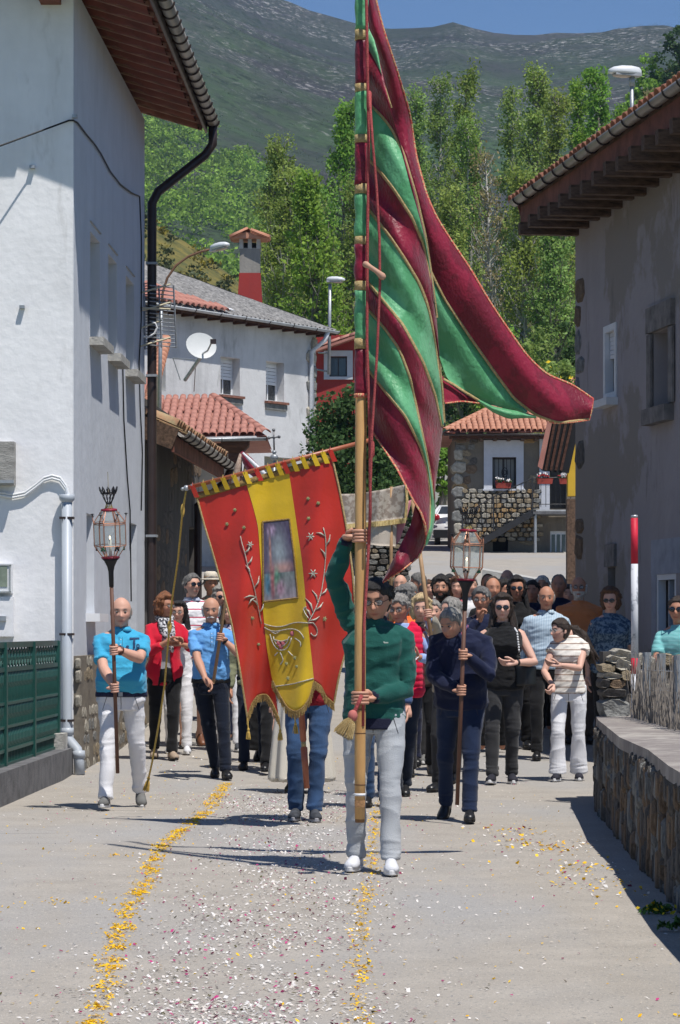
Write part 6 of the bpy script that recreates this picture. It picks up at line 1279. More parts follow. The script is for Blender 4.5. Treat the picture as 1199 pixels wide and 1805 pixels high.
# ================= hand-held things, first the shafts so hands can close on them =================
def axis(a, b): a = np.asarray(a, float); b = np.asarray(b, float); return nrm(b-a)
# big flag pole
PB, PT = P(634.5, 1450, 16.52), P(638.5, -330, 16.60); PA = axis(PB, PT)
def on_pole(py): t = (HC+(HY-py)*16.55/F-PB[2])/PA[2]; return PB+PA*t
# lantern staffs
L1B, L1T = P(207.5, 1363, 22.35), P(195, 985, 22.15); L1A = axis(L1B, L1T)
L2B, L2T = P(806, 1419, 20.85), P(821, 1036, 20.80); L2A = axis(L2B, L2T)
def on(B_, A_, py, Y): t = (HC+(HY-py)*Y/F-B_[2])/A_[2]; return B_+A_*t
# banner staff and short staff of the moustached man
BSB, BST = P(541, 1390, 20.9), P(500, 818, 21.0); BSA = axis(BSB, BST)
MSB, MST = P(376, 1205, 26.9), P(436, 800, 27.2); MSA = axis(MSB, MST)
PSB, PST = P(766, 1165, 24.0), P(737, 950, 24.3); PSA = axis(PSB, PST)

navy = cloth('navy', (.010, .014, .040)); blackc = cloth('black', (.010, .010, .011)); jean = cloth('jeans_blue', (.035, .075, .16), .45)
whitec = cloth('white', (.72, .72, .74), .04); cream = cloth('cream', (.55, .49, .38)); ltgrey = cloth('light_grey_chino', (.40, .42, .44), .05); charcoal = cloth('charcoal_denim', (.035, .035, .037), .3)
turq = cloth('turquoise', (.05, .36, .58), .05); skyb = cloth('sky_blue', (.13, .34, .66), .05); greenk = cloth('bottle_green_knit', (.012, .085, .070), .08); redc = cloth('red_blazer', (.55, .012, .035), .08)
vestm = cloth('raspberry_vest', (.60, .008, .05), .08); ltblue = cloth('pale_blue', (.30, .42, .70), .06); orange = cloth('orange', (.60, .20, .07)); tealst = stripes('teal_striped_tee', (.16, .42, .42), (.22, .50, .50), 2, 28, .35)
strw = stripes('white_red_striped_polo', (.76, .75, .78), (.50, .03, .09), 2, 11, .14); strb = stripes('pale_blue_striped_shirt', (.30, .40, .50), (.46, .55, .62), 0, 55, .5); strk = stripes('cream_brown_striped_top', (.72, .68, .62), (.30, .20, .15), 2, 17, .16)
patt = mat('blue_patterned_blouse', (.03, .06, .11), .9, .3, 28, col2=(.14, .20, .26), thr=(.46, .54)); beigej = cloth('beige_jacket', (.38, .33, .25)); greyc = cloth('grey_top', (.30, .30, .32)); denims = cloth('denim_shorts', (.13, .24, .38), .2); maroon = cloth('dark_red', (.22, .01, .02))
sho_bk = mat('black_leather', (.012, .012, .013), .35, .2, 8, spec=.5); sho_w = mat('white_sneaker', (.62, .63, .66), .6, .06, 12, .2, 60); sho_g = mat('grey_canvas_shoe', (.14, .14, .135), .9, .15, 20); sho_d = mat('dark_grey_trainer', (.05, .055, .065), .8, .4, 25); sho_b = mat('brown_leather', (.14, .05, .02), .45, .2, 8, spec=.5)
solew = mat('white_sole', (.66, .66, .66), .6, .05, 5)
out, back_ = A(0, -1, 0), A(0, 1, 0)
# --- the flag bearer
P1 = person('man in dark green sweater and pale grey trousers carrying the tall flagpole', 660, 1006, 16.80, H=1.76, headpx=(664, 1056), hy=-14, hp=16, yaw=-6, hair=('short', 'black'), skin=0, shirt=greenk, smat='sweater', sleeve='long', pants='trousers', pmat=ltgrey, shoes=sho_w, sole=solew, lod=0, glasses='clear',
 feet=((628, .10, 0, 0), (689, -.18, .0, 0)), belt=None, extras=('cuffs',), shw=1.03, tilt=0, bulk=1.0,
 arms=(('grip', on_pole(946), PA, .034, (1, .25, 0), (.1, -1, 0), (-1, .2, -.5)), ('grip', on_pole(1231), PA, .0345, (-.5, -1, 0) if False else (-1, .0, 0), (0, -1, 0), (.9, .5, -.6))))
_so = [o for o in P1['root'].children if o.name.startswith('sweater')][0]; _bv = BVHTree.FromPolygons([v_.co for v_ in _so.data.vertices], [p_.vertices[:] for p_ in _so.data.polygons]); _e = P(681, 1133, 16.6)-ORG[P1['root'].name]; _h = _bv.ray_cast(Vector((_e[0], -2, _e[2])), Vector((0, 1, 0)))[0]
part('emblem', mat('pale_emblem', (.45, .52, .46), .8), _so, lambda B: [B.box(np.array(_h)+ORG[P1['root'].name]+A(dx_, .001, dz_), s_) for dx_, dz_, s_ in ((0, 0, (.026, .008, .007)), (-.012, .004, (.008, .0075, .006)))])
# --- left lantern bearer
P2 = person('bald man in turquoise polo and white trousers holding the left lantern', 214, 1052, 22.75, hy=4, hp=4, yaw=2, bulk=1.17, belly=.045, hair=('bald', 'grey'), skin=1, shirt=turq, smat='polo_shirt', sleeve='short', collar=turq, pants='trousers', pmat=whitec, flare=.006, shoes=sho_g, sole=solew, lod=0, hem=-.165,
 feet=((186, -.22, 0, -4), (247, .28, .05, 24)), belt=mat('woven_navy_belt', (.015, .018, .05), .8, .6, 60),
 arms=(('grip', on(L1B, L1A, 1213, 22.3), -L1A*-1, .016, (1, -.3, 0), (.3, -1, 0), (-1, .3, -.7)), ('grip', on(L1B, L1A, 1147, 22.3), L1A, .016, (-1, -.3, 0), (-.3, -1, 0), (1, .3, -.8))))
part('watch', mat('brown_watch', (.10, .04, .03), .4), P2['root'], lambda B: B.tube([lerp(P2['armd'][1][1], P2['armd'][1][2], t) for t in (.80, .90)], .038, 12), True)
# --- navy man with the right lantern
P3 = person('grey haired man in navy sweater and navy trousers holding the right lantern', 812, 1060, 21.2, H=1.70, headpx=(797, 1100), hy=-40, hp=18, yaw=-10, lean=5, bulk=1.16, belly=.03, hair=('crop', 'grey'), skin=0, shirt=navy, smat='sweater', sleeve='long', pants='trousers', pmat=cloth('dark_blue_trouser', (.012, .022, .055)), shoes=sho_bk, lod=0,
 feet=((786, .30, .04, 30), (828, -.20, 0, 0)), shw=1.04,
 arms=(('grip', on(L2B, L2A, 1218, 20.85), L2A, .016, (1, -.3, 0), (.3, -1, 0), (-1, .2, -.6)), ('grip', on(L2B, L2A, 1155, 20.85), L2A, .016, (-1, -.3, 0), (-.3, -1, 0), (1, .3, -.8))))
part('collar', stripes('red_blue_check', (.05, .06, .16), (.4, .1, .12), 0, 60, .4), P3['root'], lambda B: B.tube([P3['nk']+P3['right']*x*P3['s']+P3['fwd']*y*P3['s']+P3['spine']*z for x, y, z in ((-.06, .0, .02), (-.05, .05, .01), (-.012, .085, -.05), (.012, .085, -.05), (.05, .05, .01), (.06, 0, .02))], .012, 7), True)
# --- moustached man
P4 = person('white moustached man in sky blue polo and dark navy trousers holding a thin wooden staff', 372, 1056, 27.2, H=1.74, hp=8, hy=-2, yaw=6, bulk=1.02, belly=.02, hair=('bald', 'white'), skin=0, shirt=skyb, smat='polo_shirt', sleeve='short', collar=skyb, pants='trousers', pmat=cloth('blackish_blue', (.008, .012, .024)), belt=BLACK, hem=-.16, shoes=sho_bk, lod=0, extras=('moustache',), feet=((380, .2, .02, 10), (398, -.15, 0, 0)),
 arms=(('pt', 362, 1196, -.38, (-1, .4, -.4), (.5, -.3, -.6)), ('grip', on(MSB, MSA, 1124, 27.0), MSA, .016, (-1, -.2, 0), (-.2, -1, 0), (1, .3, -.8))))
part('watch', BLACK, P4['root'], lambda B: B.tube([lerp(P4['armd'][1][1], P4['armd'][1][2], t) for t in (.84, .92)], .034, 12), True)
# --- banner bearer, mostly behind the banner
P5 = person('banner bearer in blue jeans and grey trainers hidden behind the red and yellow banner', 545, 1076, 21.35, H=1.74, hp=5, hair=('short', 'dark'), skin=2, shirt=maroon, smat='shirt', sleeve='long', pants='trousers', pmat=jean, shoes=sho_d, sole=mat('grey_sole', (.3, .3, .32)), lod=0, feet=((522, -.02, 0, 0), (554, -.12, 0, 0)), flare=.004, bulk=1.05,
 arms=(('grip', on(BSB, BSA, 1180, 20.95), BSA, .022, (1, -.3, 0), (.3, -1, 0), (-1, .3, -.6)), ('grip', on(BSB, BSA, 1090, 20.95), BSA, .022, (-1, -.3, 0), (-.3, -1, 0), (1, .3, -.6))))
# --- women on the left
P6 = person('woman with short auburn hair in a red blazer and grey patterned scarf', 290, 1047, 30.0, fem=True, hy=52, hp=4, yaw=12, bulk=1.12, hair=('bob', 'auburn'), skin=2, shirt=greyc, smat='grey_top', sleeve='three', jacket=(redc, 'blazer'), pants='trousers', pmat=blackc, shoes=mat('beige_pump', (.35, .27, .2), .6), lod=1, glasses='clear', feet=((272, .2, .03, 12), (303, -.12, 0, 0)), stride=.15,
 arms=(('pt', 300, 1128, -.33, (-.8, .2, -.8), (1, -.1, .1)), ('pt', 318, 1135, -.28, (1, .2, -.8), (-1, -.1, .05))))
scf = mat('grey_patterned_scarf', (.62, .62, .64), .9, .1, 45, col2=(.04, .04, .05), thr=(.46, .52))
part('scarf', scf, P6['root'], lambda B: [B.tube([P6['nk']+P6['right']*x+P6['fwd']*y+P6['spine']*z for x, y, z in pts], rad, 10, rnd=True) for pts, rad in (([(.07*math.cos(a), .07*math.sin(a), .015-.03*math.sin(a)) for a in np.linspace(0, 6.28, 14)], .036), ([(-.05, .10, -.02), (-.03, .15, -.12), (.02, .16, -.24), (.06, .15, -.33)], [.04, .048, .045, .02]), ([(.05, .10, -.02), (.05, .14, -.12), (.08, .15, -.22)], [.035, .045, .02]))], True)
P7 = person('dark haired woman with glasses peeking between the red blazer and the striped polo', 315, 1060, 31.0, fem=True, hy=-8, hp=4, hair=('long', 'black'), skin=1, shirt=whitec, smat='white_top', sleeve='short', pants='trousers', pmat=whitec, shoes=sho_w, sole=solew, lod=1, glasses='clear', stride=.12, arms=(('pt', 318, 1128, -.2, (-1, .2, -.6)), None))
P8 = person('tall grey haired man in blue mirrored sunglasses and white polo with red stripes', 338, 1010, 32.2, hy=32, hp=-4, yaw=10, bulk=1.15, belly=.03, hair=('short', 'pepper'), skin=1, shirt=strw, smat='polo_shirt', sleeve='short', collar=cloth('pale_collar', (.45, .5, .62)), pants='shorts', pmat=denims, shoes=sho_b, lod=1, glasses='sun', beard=('grey', .45), stride=.15)
person('man in a straw hat walking behind the grey haired woman at the banner edge', 372, 1011, 36.0, hy=20, hair=('short', 'grey'), skin=2, shirt=cloth('khaki', (.25, .22, .15)), pants='trousers', pmat=charcoal, lod=2, hat=mat('pale_straw_hat', (.66, .60, .50), .8, .12, 40, .3, 80))
person('grey bobbed woman in dark sunglasses beside the edge of the red banner', 389, 1034, 33.5, fem=True, hy=20, hair=('bob', 'grey'), skin=1, shirt=blackc, pants='trousers', pmat=whitec, lod=1, glasses='sun', shoes=sho_bk, stride=.1)
person('brown haired woman half hidden by the left edge of the red banner', 405, 1062, 31.5, fem=True, hy=-10, hair=('long', 'brown'), skin=1, shirt=mat('flower_print_blouse', (.55, .5, .55), .9, .2, 30, col2=(.06, .07, .2), thr=(.47, .55)), sleeve='short', pants='trousers', pmat=whitec, shoes=sho_d, sole=solew, lod=1, stride=.15)
person('man in dark trousers and black shoes behind the lower left corner of the banner', 448, 1062, 28.5, hair=('short', 'dark'), skin=2, shirt=cloth('olive', (.20, .21, .13)), pants='trousers', pmat=cloth('dark_indigo', (.012, .018, .035)), shoes=sho_bk, lod=1, stride=.1)
person('woman in a dark skirt with bare calves stepping behind the banner', 470, 1075, 29.6, fem=True, hair=('long', 'brown'), skin=1, shirt=blackc, pants='skirt', pmat=blackc, shoes=sho_bk, lod=1, stride=.22)
person('man in black trousers in mid step behind the banner centre', 488, 1060, 28.0, hair=('short', 'pepper'), skin=1, shirt=blackc, pants='trousers', pmat=blackc, shoes=sho_bk, lod=1, stride=.25)
PR = person('priest in a long cream robe walking behind the banner bearer', 532, 1066, 25.0, hair=('receding', 'grey'), skin=1, shirt=cloth('cream_robe', (.62, .58, .50), .05), pants=None, shoes=sho_bk, lod=1, bulk=1.1)
rob = MB(); q = PR['pel']; rob.tube([q+A(0, 0, .25), q, q-A(0, 0, .35), q-A(0, 0, .78)], [(.19, .15), (.21, .17), (.25, .21), (.29, .25)], 30, ref=(0, 1, 0)); me = remesh('robe', rob, .012, ORG[PR['root'].name], 3); v = coords(me); an_ = np.arctan2(v[:, 1]-q[1]+PR['root'].location[1], v[:, 0]-q[0]+PR['root'].location[0]); me_n = normals(me); setco(me, v+me_n*(.020*np.sin(an_*13+np.sin(v[:, 2]*2))*np.clip(1.1-v[:, 2], 0, 1))[:, None]); finish(me, 'robe', cloth('cream_robe', (.62, .58, .50)), PR['root'])
person('man in blue jeans and black trainers just behind the flag bearer', 668, 1045, 22.8, H=1.72, hair=('short', 'grey'), skin=1, shirt=cloth('mid_blue', (.05, .09, .2)), pants='trousers', pmat=jean, shoes=sho_bk, lod=1, feet=((648, .1, 0, 0), (676, .3, 0, 0)))
# --- right of the pole
P9 = person('man with glasses in a raspberry quilted vest over a pale blue shirt', 708, 1036, 24.2, H=1.75, headpx=(703, 1072), hy=-20, hp=14, yaw=-8, bulk=1.05, belly=.03, hair=('short', 'grey'), skin=2, shirt=ltblue, sleeve='long', jacket=(vestm, 'vest'), pants='trousers', pmat=cloth('dark_indigo', (.012, .018, .035)), shoes=sho_bk, glasses='clear', lod=0, feet=((700, .0, 0, 5), (714, .2, .02, 12)),
 arms=(None, ('pt', 737, 1158, -.36, (1, .2, -.8), (-.7, -.3, .5))))
person('blonde elderly woman between the quilted vest and the wooden staff', 742, 1050, 27.5, fem=True, hy=-4, hp=4, hair=('bob', 'blond'), skin=1, shirt=cloth('dark_brown', (.05, .035, .03)), sleeve='long', pants='trousers', pmat=blackc, lod=1, shoes=sho_bk, bulk=1.1, stride=.1)
person('smiling man with black hair and beard behind the staff', 777, 1014, 31.5, hy=-4, hair=('full', 'black'), skin=0, shirt=blackc, sleeve='short', pants='trousers', pmat=blackc, lod=1, beard=('black', .75), shoes=sho_bk, stride=.12)
person('grey haired man in profile looking left above the blonde woman', 737, 1009, 34.0, hy=-78, hair=('crop', 'pepper'), skin=2, shirt=ltblue, pants='trousers', pmat=navy, lod=2)
person('bald man at the tip of the hanging red stripe', 706, 1012, 36.5, hy=-12, hair=('bald', 'grey'), skin=1, shirt=cloth('rust', (.25, .06, .04)), pants='trousers', pmat=navy, lod=2)
person('curly grey haired person in orange top behind the raspberry vest', 714, 1033, 29.0, fem=True, hy=150, hair=('curly', 'pepper'), skin=1, shirt=cloth('bright_orange', (.85, .16, .04)), pants='trousers', pmat=navy, lod=1, shoes=sho_bk)
P10 = person('man with grey hair in a beige jacket raising a hand to the wooden staff', 800, 1046, 24.9, H=1.74, headpx=(795, 1078), hy=-55, hp=-4, yaw=-25, hair=('short', 'grey'), skin=1, shirt=ltblue, sleeve='long', jacket=(beigej, 'jacket'), pants='trousers', pmat=charcoal, shoes=sho_bk, lod=1, feet=((773, .1, 0, 0), (800, .4, .03, 15)),
 arms=(('grip', on(PSB, PSA, 1083, 24.1), PSA, .016, (-1, -.5, 0), (-.4, -1, 0), (-.3, .2, -1)), None))
P11 = person('man in glasses with his hand raised to his mouth', 849, 1033, 28.2, hy=-14, hp=6, hair=('short', 'pepper'), skin=2, shirt=navy, sleeve='long', pants='trousers', pmat=blackc, shoes=sho_bk, lod=1, glasses='clear', arms=(('pt', 846, 1092, -.26, (-1, .2, -.8), (.1, -.4, 1), 1.2), None))
person('tanned balding man behind the man with hand to mouth', 868, 1016, 31.2, hy=14, hair=('receding', 'dark'), skin=2, shirt=blackc, pants='trousers', pmat=blackc, lod=2)
P12 = person('long haired woman in black sleeveless top, sunglasses and charcoal jeans', 886, 1047, 26.4, fem=True, hy=-3, hp=2, yaw=-4, bulk=1.22, hair=('long', 'dark'), skin=3, shirt=blackc, smat='tank_top', sleeve='none', pants='trousers', pmat=charcoal, shoes=mat('black_canvas_shoe', (.02, .02, .03), .8), sole=solew, lod=0, glasses='sun', feet=((868, -.15, 0, -6), (902, .1, 0, 0)),
 arms=(('down',), ('pt', 908, 1168, -.30, (1, .3, -.7), (-.9, -.2, -.05))))
bgs = [P12['nk']+P12['right']*x+P12['fwd']*y+P12['spine']*z for x, y, z in ((.10, .02, -.03), (.135, .10, -.08), (.15, .16, -.20), (.16, .16, -.32), (.19, .10, -.42))]
part('chain_strap', mat('bead_strap', (.7, .7, .7), .4, .1, 5, col2=(.02, .02, .02), thr=(.48, .52)), P12['root'], lambda B: [B.sphere(lerp(bgs[i], bgs[i+1], t), .011, 6, 4) for i in range(4) for t in (0, .2, .4, .6, .8)], True)['kind'] = 'stuff'
part('handbag', sho_bk, P12['root'], lambda B: B.rings([[bgs[-1]+A(.03+a*.09, b_*.035, z) for a, b_ in ((-1, -1), (1, -1), (1, 1), (-1, 1))] for z in (-.16, -.14, .0, .02)]), True)
part('watch', BLACK, P12['root'], lambda B: B.tube([lerp(P12['armd'][1][1], P12['armd'][1][2], t) for t in (.84, .93)], .030, 12), True)
P13 = person('young woman with curly ponytail in striped cream top and white flared trousers', 1003, 1083, 26.9, H=1.62, headpx=(988, 1112), fem=True, hy=-62, hp=2, yaw=-8, bulk=1.02, hair=('pony', 'dark'), skin=3, shirt=strk, smat='striped_top', sleeve='cap', pants='trousers', pmat=whitec, flare=.035, shoes=mat('black_canvas_shoe', (.02, .02, .03), .8), sole=solew, lod=0, glasses='white', feet=((983, -.05, 0, 0), (1020, .1, 0, 0)), hem=-.05,
 arms=(('pt', 974, 1208, -.28, (-.8, .4, -.6), (-.1, -.4, -.4), 1.3), ('pt', 986, 1172, -.33, (1, .2, -.8), (-1, -.1, .1))))
P14 = person('bald man in a pale blue striped shirt open at the neck and black trousers', 963, 1023, 30.0, H=1.84, hy=-3, hp=4, bulk=1.12, belly=.02, hair=('bald', 'grey'), skin=2, shirt=strb, smat='striped_shirt', sleeve='three', collar=strb, hem=-.08, pants='trousers', pmat=blackc, shoes=sho_bk, lod=1, stride=.12)
person('white bearded man in an orange shirt standing in the house shade', 1020, 1015, 32.6, hy=-6, bulk=1.2, belly=.05, hair=('bald', 'white'), skin=2, shirt=orange, sleeve='short', pants='trousers', pmat=cloth('brown_trouser', (.10, .07, .05)), shoes=sho_bk, lod=1, glasses='clear', beard=('white', .9))
person('grey haired man behind the white bearded man in the shade', 985, 1012, 34.2, hy=-10, hair=('crown', 'grey'), skin=2, shirt=navy, pants='trousers', pmat=blackc, lod=2)
person('woman in sunglasses and a blue patterned blouse standing against the grey house', 1076, 1036, 30.4, fem=True, hy=-16, hp=8, bulk=1.22, hair=('bob', 'brown'), skin=1, shirt=patt, sleeve='short', pants='trousers', pmat=blackc, lod=1, glasses='sun', shoes=sho_bk, group=None)
person('woman with long black hair and sunglasses behind the tank top woman', 911, 1016, 31.8, fem=True, hy=-4, hair=('long', 'black'), skin=2, shirt=blackc, pants='trousers', pmat=blackc, lod=1, glasses='sun', shoes=sho_bk)
person('person wearing a navy cap in front of the bald head at the back', 888, 1021, 33.4, hy=30, hair=('full', 'black'), skin=2, shirt=navy, pants='trousers', pmat=blackc, lod=2, hat=None)
person('bald man whose head tops the crowd below the outside stair', 894, 1003, 37.5, hy=15, hair=('bald', 'grey'), skin=1, shirt=greyc, pants='trousers', pmat=navy, lod=2)
person('dark haired man in shade left of the striped shirt', 938, 1022, 33.8, hy=-10, hair=('short', 'black'), skin=2, shirt=navy, pants='trousers', pmat=blackc, lod=2)
person('grey haired man mostly hidden behind the right lantern', 829, 1015, 36.0, hy=20, hair=('short', 'grey'), skin=1, shirt=whitec, pants='trousers', pmat=navy, lod=2)
person('reddish balding man right of the lantern at the back of the crowd', 860, 1012, 37.0, hy=0, hair=('receding', 'brown'), skin=2, shirt=whitec, pants='trousers', pmat=navy, lod=2)
person('dark haired woman at the back between the bearded man and the lantern', 806, 1018, 36.0, fem=True, hy=-10, hair=('bob', 'brown'), skin=1, shirt=cloth('rose', (.4, .1, .12)), pants='trousers', pmat=navy, lod=2)
person('man with brown hair at the back right of the flag tail', 757, 1022, 37.5, hy=8, hair=('short', 'brown'), skin=1, shirt=greyc, pants='trousers', pmat=navy, lod=2)
person('person in pale shirt and grey trousers far back between the vest and the navy sweater', 764, 1058, 29.5, hair=('short', 'grey'), skin=1, shirt=whitec, pants='trousers', pmat=charcoal, shoes=sho_g, sole=solew, lod=1, stride=.14)
P15 = person('man in teal striped tee and sunglasses behind the low wall at the right edge', 1197, 1040, 26.4, H=1.74, hy=-20, yaw=-20, hair=('short', 'dark'), skin=2, shirt=tealst, sleeve='short', pants='shorts', pmat=denims, shoes=sho_bk, lod=1, glasses='sun', group=None, arms=(('pt', 1196, 1160, -.3, (-.9, .3, -.7), (1, -.2, 0)), None))
for lab, px_, top_, Y_, hr_, kw in (('man with a grey crew cut deep in the crowd left of the raised beige sleeve', 722, 1026, 32.5, ('crop', 'grey'), {}), ('dark haired man far back right of the smiling bearded man', 792, 1012, 38.5, ('short', 'black'), {}),
  ('woman with brown bobbed hair behind the tanned balding man', 877, 1024, 35.0, ('bob', 'brown'), dict(fem=True)), ('white haired man at the back between the two shaded heads', 956, 1014, 36.5, ('short', 'white'), {}), ('person in black behind the moustached man at the banner edge', 420, 1040, 33.0, ('short', 'dark'), {}),
  ('bareheaded man in navy in the dark gap beside the striped shirt', 1003, 1030, 34.6, ('short', 'dark'), {})):
    person(lab, px_, top_, Y_, hy=-8, hair=hr_, skin=px_ % 3, shirt=(navy, greyc, blackc)[px_ % 3], pants='trousers', pmat=(blackc, navy, charcoal)[(px_+1) % 3], lod=2, **kw)
# printed letters on the turquoise polo
def print_text(txt, px, py, size, host, m, Y0):
    so = [o for o in host['root'].children if o.name.startswith('polo_shirt')][0]; org = ORG[host['root'].name]
    bv = BVHTree.FromPolygons([v.co for v in so.data.vertices], [p.vertices[:] for p in so.data.polygons])
    cu = bpy.data.curves.new('letters', 'FONT'); cu.body = txt; cu.size = size; cu.resolution_u = 2; cu.offset = size*.015; to = bpy.data.objects.new('t', cu); COL.objects.link(to)
    me = bpy.data.meshes.new_from_object(to.evaluated_get(bpy.context.evaluated_depsgraph_get())); bpy.data.objects.remove(to)
    bm = bmesh.new(); bm.from_mesh(me); bmesh.ops.subdivide_edges(bm, edges=bm.edges[:], cuts=4, use_grid_fill=True); bmesh.ops.triangulate(bm, faces=bm.faces[:]); bm.to_mesh(me); bm.free()
    c = P(px, py, Y0); v = coords(me); w = np.empty_like(v)
    for i, q in enumerate(v):
        x, z = c[0]+q[0], c[2]+q[1]; hit = bv.ray_cast(Vector((x-org[0], -2., z-org[2])), Vector((0, 1, 0)))[0]
        w[i] = (x-org[0], (hit.y if hit else Y0-org[1])-.007, z-org[2])
    setco(me, w); o = finish(me, 'printed_letters', m, so, False); return o
LET = mat('dark_print', (.02, .05, .12), .8)
print_text('s', 221.5, 1146, .08, P2, LET, 22.6); print_text('T', 228, 1143, .125, P2, LET, 22.6); print_text('9', 240, 1146, .07, P2, LET, 22.6)

# ================= the big striped flag =================
flag = empty('striped_flag', PB, 'tall pole flag with crimson and green stripes edged in gold', 'flag')
CRIM = mat('crimson_damask', (.175, .003, .020), .42, .2, 7, .4, 55, col2=(.27, .005, .032), thr=(.49, .56), stretch=(1, 1, .6), sheen=.2, trans=.14, spec=.4)
GRN = mat('green_damask', (.12, .43, .19), .42, .2, 7, .4, 55, col2=(.18, .54, .27), thr=(.48, .55), stretch=(1, 1, .6), sheen=.2, trans=.3, spec=.45)
GOLD = mat('old_gold_braid', (.34, .23, .09), .7, .4, 60, .5, 200, col2=(.52, .40, .20))
GOLDR = mat('gold_red_cord', (.55, .42, .20), .7, .3, 90, col2=(.55, .10, .08), thr=(.45, .5))
BAMB = mat('pole_wood', (.42, .22, .075), .5, .25, 4, .15, 30, col2=(.60, .37, .15), stretch=(3, 3, .5), spec=.4)
part('pole', BAMB, flag, lambda B: B.tube([PB+PA*.02, PB+PA*.3, PB+PA*1.5, PT], [.030, .0325, .0335, .030], 18), True)
for t in (.22, .52, .66): part('node_ring', mat('dark_node', (.14, .07, .03), .7), flag, lambda B: B.tube([PB+PA*(t-.003), PB+PA*(t+.003)], .0336, 18), True)
part('white_tape', WHITEP, flag, lambda B: B.tube([PB+PA*.155, PB+PA*.17], .0335, 18), True)
part('pole_foot', mat('scuffed_wood', (.20, .11, .05), .9, .4, 20, .5, 60), flag, lambda B: B.tube([PB, PB+PA*.13], [.028, .0318], 18), True)
SLV = [(695, 614, CRIM), (598, 511, GRN), (497, 430, CRIM), (418, 340, GRN), (325, 250, CRIM), (238, 160, GRN), (148, 68, CRIM), (52, -30, GRN), (-45, -120, CRIM), (-135, -210, GRN)]
for k, (y0_, y1_, m_) in enumerate(SLV):
    a, c = on_pole(y0_), on_pole(y1_)
    part('sleeve', m_, flag, lambda B: B.tube([a+(c-a)*t+A(.003*math.sin(t*9+k), 0, 0) for t in np.linspace(0, 1, 9)], [.0385+.0022*math.sin(t*11+k*2) for t in np.linspace(0, 1, 9)], 18), True)
    e = on_pole(SLV[k+1][0]) if k+1 < len(SLV) else c+PA*.05
    part('gold_trim', GOLD, flag, lambda B: B.tube([c-PA*.004, (c+e)/2, e+PA*.004], [.0405, .0395, .0405], 18), True)
part('gold_trim', GOLDR, flag, lambda B: B.tube([on_pole(701), on_pole(694)], .041, 18), True)
def dF(px, py):
    d = (px-650)/135.; q = .8*px-.6*py
    return 16.66-.20*math.sin(math.pi*min(max(d, 0), 1.05)*.95)+.22*max(d, 0)**3+.022*math.sin(q/13.+1.2)+.012*math.sin(q/6.1+py*.01)
def dB(px, py):
    q = .75*px-.6*py
    return 16.93+.45*((px-650)/400.)+.05*math.sin(q/30.+.7)+.018*math.sin(q/11.+py*.012)
def resamp(pts, n):
    pts = np.array(pts, float); 
    # smooth the traced line, then space evenly
    t = np.r_[0, np.cumsum(np.linalg.norm(np.diff(pts, axis=0), axis=1))]; u = np.linspace(0, t[-1], n); q = np.stack([np.interp(u, t, pts[:, 0]), np.interp(u, t, pts[:, 1])], 1)
    for _ in range(3): q[1:-1] = (q[:-2]+2*q[1:-1]+q[2:])/4
    return q
def strip(name, Apts, Bpts, dfn, m, parent, n=70, k=12, puff=0., thick=.004):
    a, b_ = resamp(Apts, n), resamp(Bpts, n); vs = []
    for sgn in (0, thick):
        for i in range(n):
            for j in range(k+1):
                s_ = j/k; p = a[i]*(1-s_)+b_[i]*s_; vs.append(P(p[0], p[1], dfn(p[0], p[1])-puff*math.sin(math.pi*s_)+sgn))
    N = n*(k+1); fs = [(i*(k+1)+j, i*(k+1)+j+1, (i+1)*(k+1)+j+1, (i+1)*(k+1)+j) for i in range(n-1) for j in range(k)]
    fs2 = [tuple(q+N for q in f_[::-1]) for f_ in fs]; rim = [(i*(k+1)+j, (i+1)*(k+1)+j, (i+1)*(k+1)+j+N, i*(k+1)+j+N) for i in range(n-1) for j in (0, k)]
    B = MB(); B.add(vs, fs+fs2+rim); return B.build(name, m, parent, True)
def trim(pts, w, dfn, m, parent, n=70, off=.006, name='gold_trim'):
    a = resamp(pts, n); vs = []; 
    for i in range(n):
        t = a[min(i+1, n-1)]-a[max(i-1, 0)]; nn = np.array([-t[1], t[0]])/(np.linalg.norm(t)+1e-6)
        for s_ in (-.5, 0, .5): p = a[i]+nn*s_*w*.78; vs.append(P(p[0], p[1], dfn(p[0], p[1])-off-(.003 if s_ == 0 else 0)))
        for s_ in (.5, -.5): p = a[i]+nn*s_*w*.78; vs.append(P(p[0], p[1], dfn(p[0], p[1])+off*.5))
    fs = [(i*5+j, i*5+(j+1) % 5, (i+1)*5+(j+1) % 5, (i+1)*5+j) for i in range(n-1) for j in range(5)]
    B = MB(); B.add(vs, fs); return B.build(name, m, parent, True)
sp0 = 648
E_fold = [(sp0, 60), (671, 111), (688, 190), (704, 253), (720, 318), (740, 385), (757, 460), (760, 520)]
T1 = [(sp0, 180), (672, 203), (690, 226), (711, 268), (734, 345), (750, 415), (760, 480), (768, 540)]
T2 = [(sp0, 278), (672, 305), (696, 336), (727, 384), (748, 432), (762, 500), (770, 560)]
T2b = T2
R2 = [(757, 430), (765, 500), (776, 603), (785, 680), (782, 749)]
T3 = [(sp0, 366), (688, 418), (715, 458), (740, 500), (757, 545), (768, 600), (779, 680), (783, 745)]
T4 = [(sp0, 497), (673, 527), (711, 573), (746, 638), (769, 700), (780, 752)]
T5 = [(sp0, 545), (677, 577), (704, 615), (723, 665), (738, 734), (750, 790), (762, 850), (766, 880)]
R5 = [(782, 748), (776, 795), (767, 864), (768, 890)]
T6 = [(sp0, 650), (677, 688), (715, 734), (742, 788), (755, 830), (760, 880), (758, 930), (752, 944)]
B6 = [(sp0, 748), (677, 791), (700, 826), (716, 857), (730, 884), (745, 908), (752, 944)]
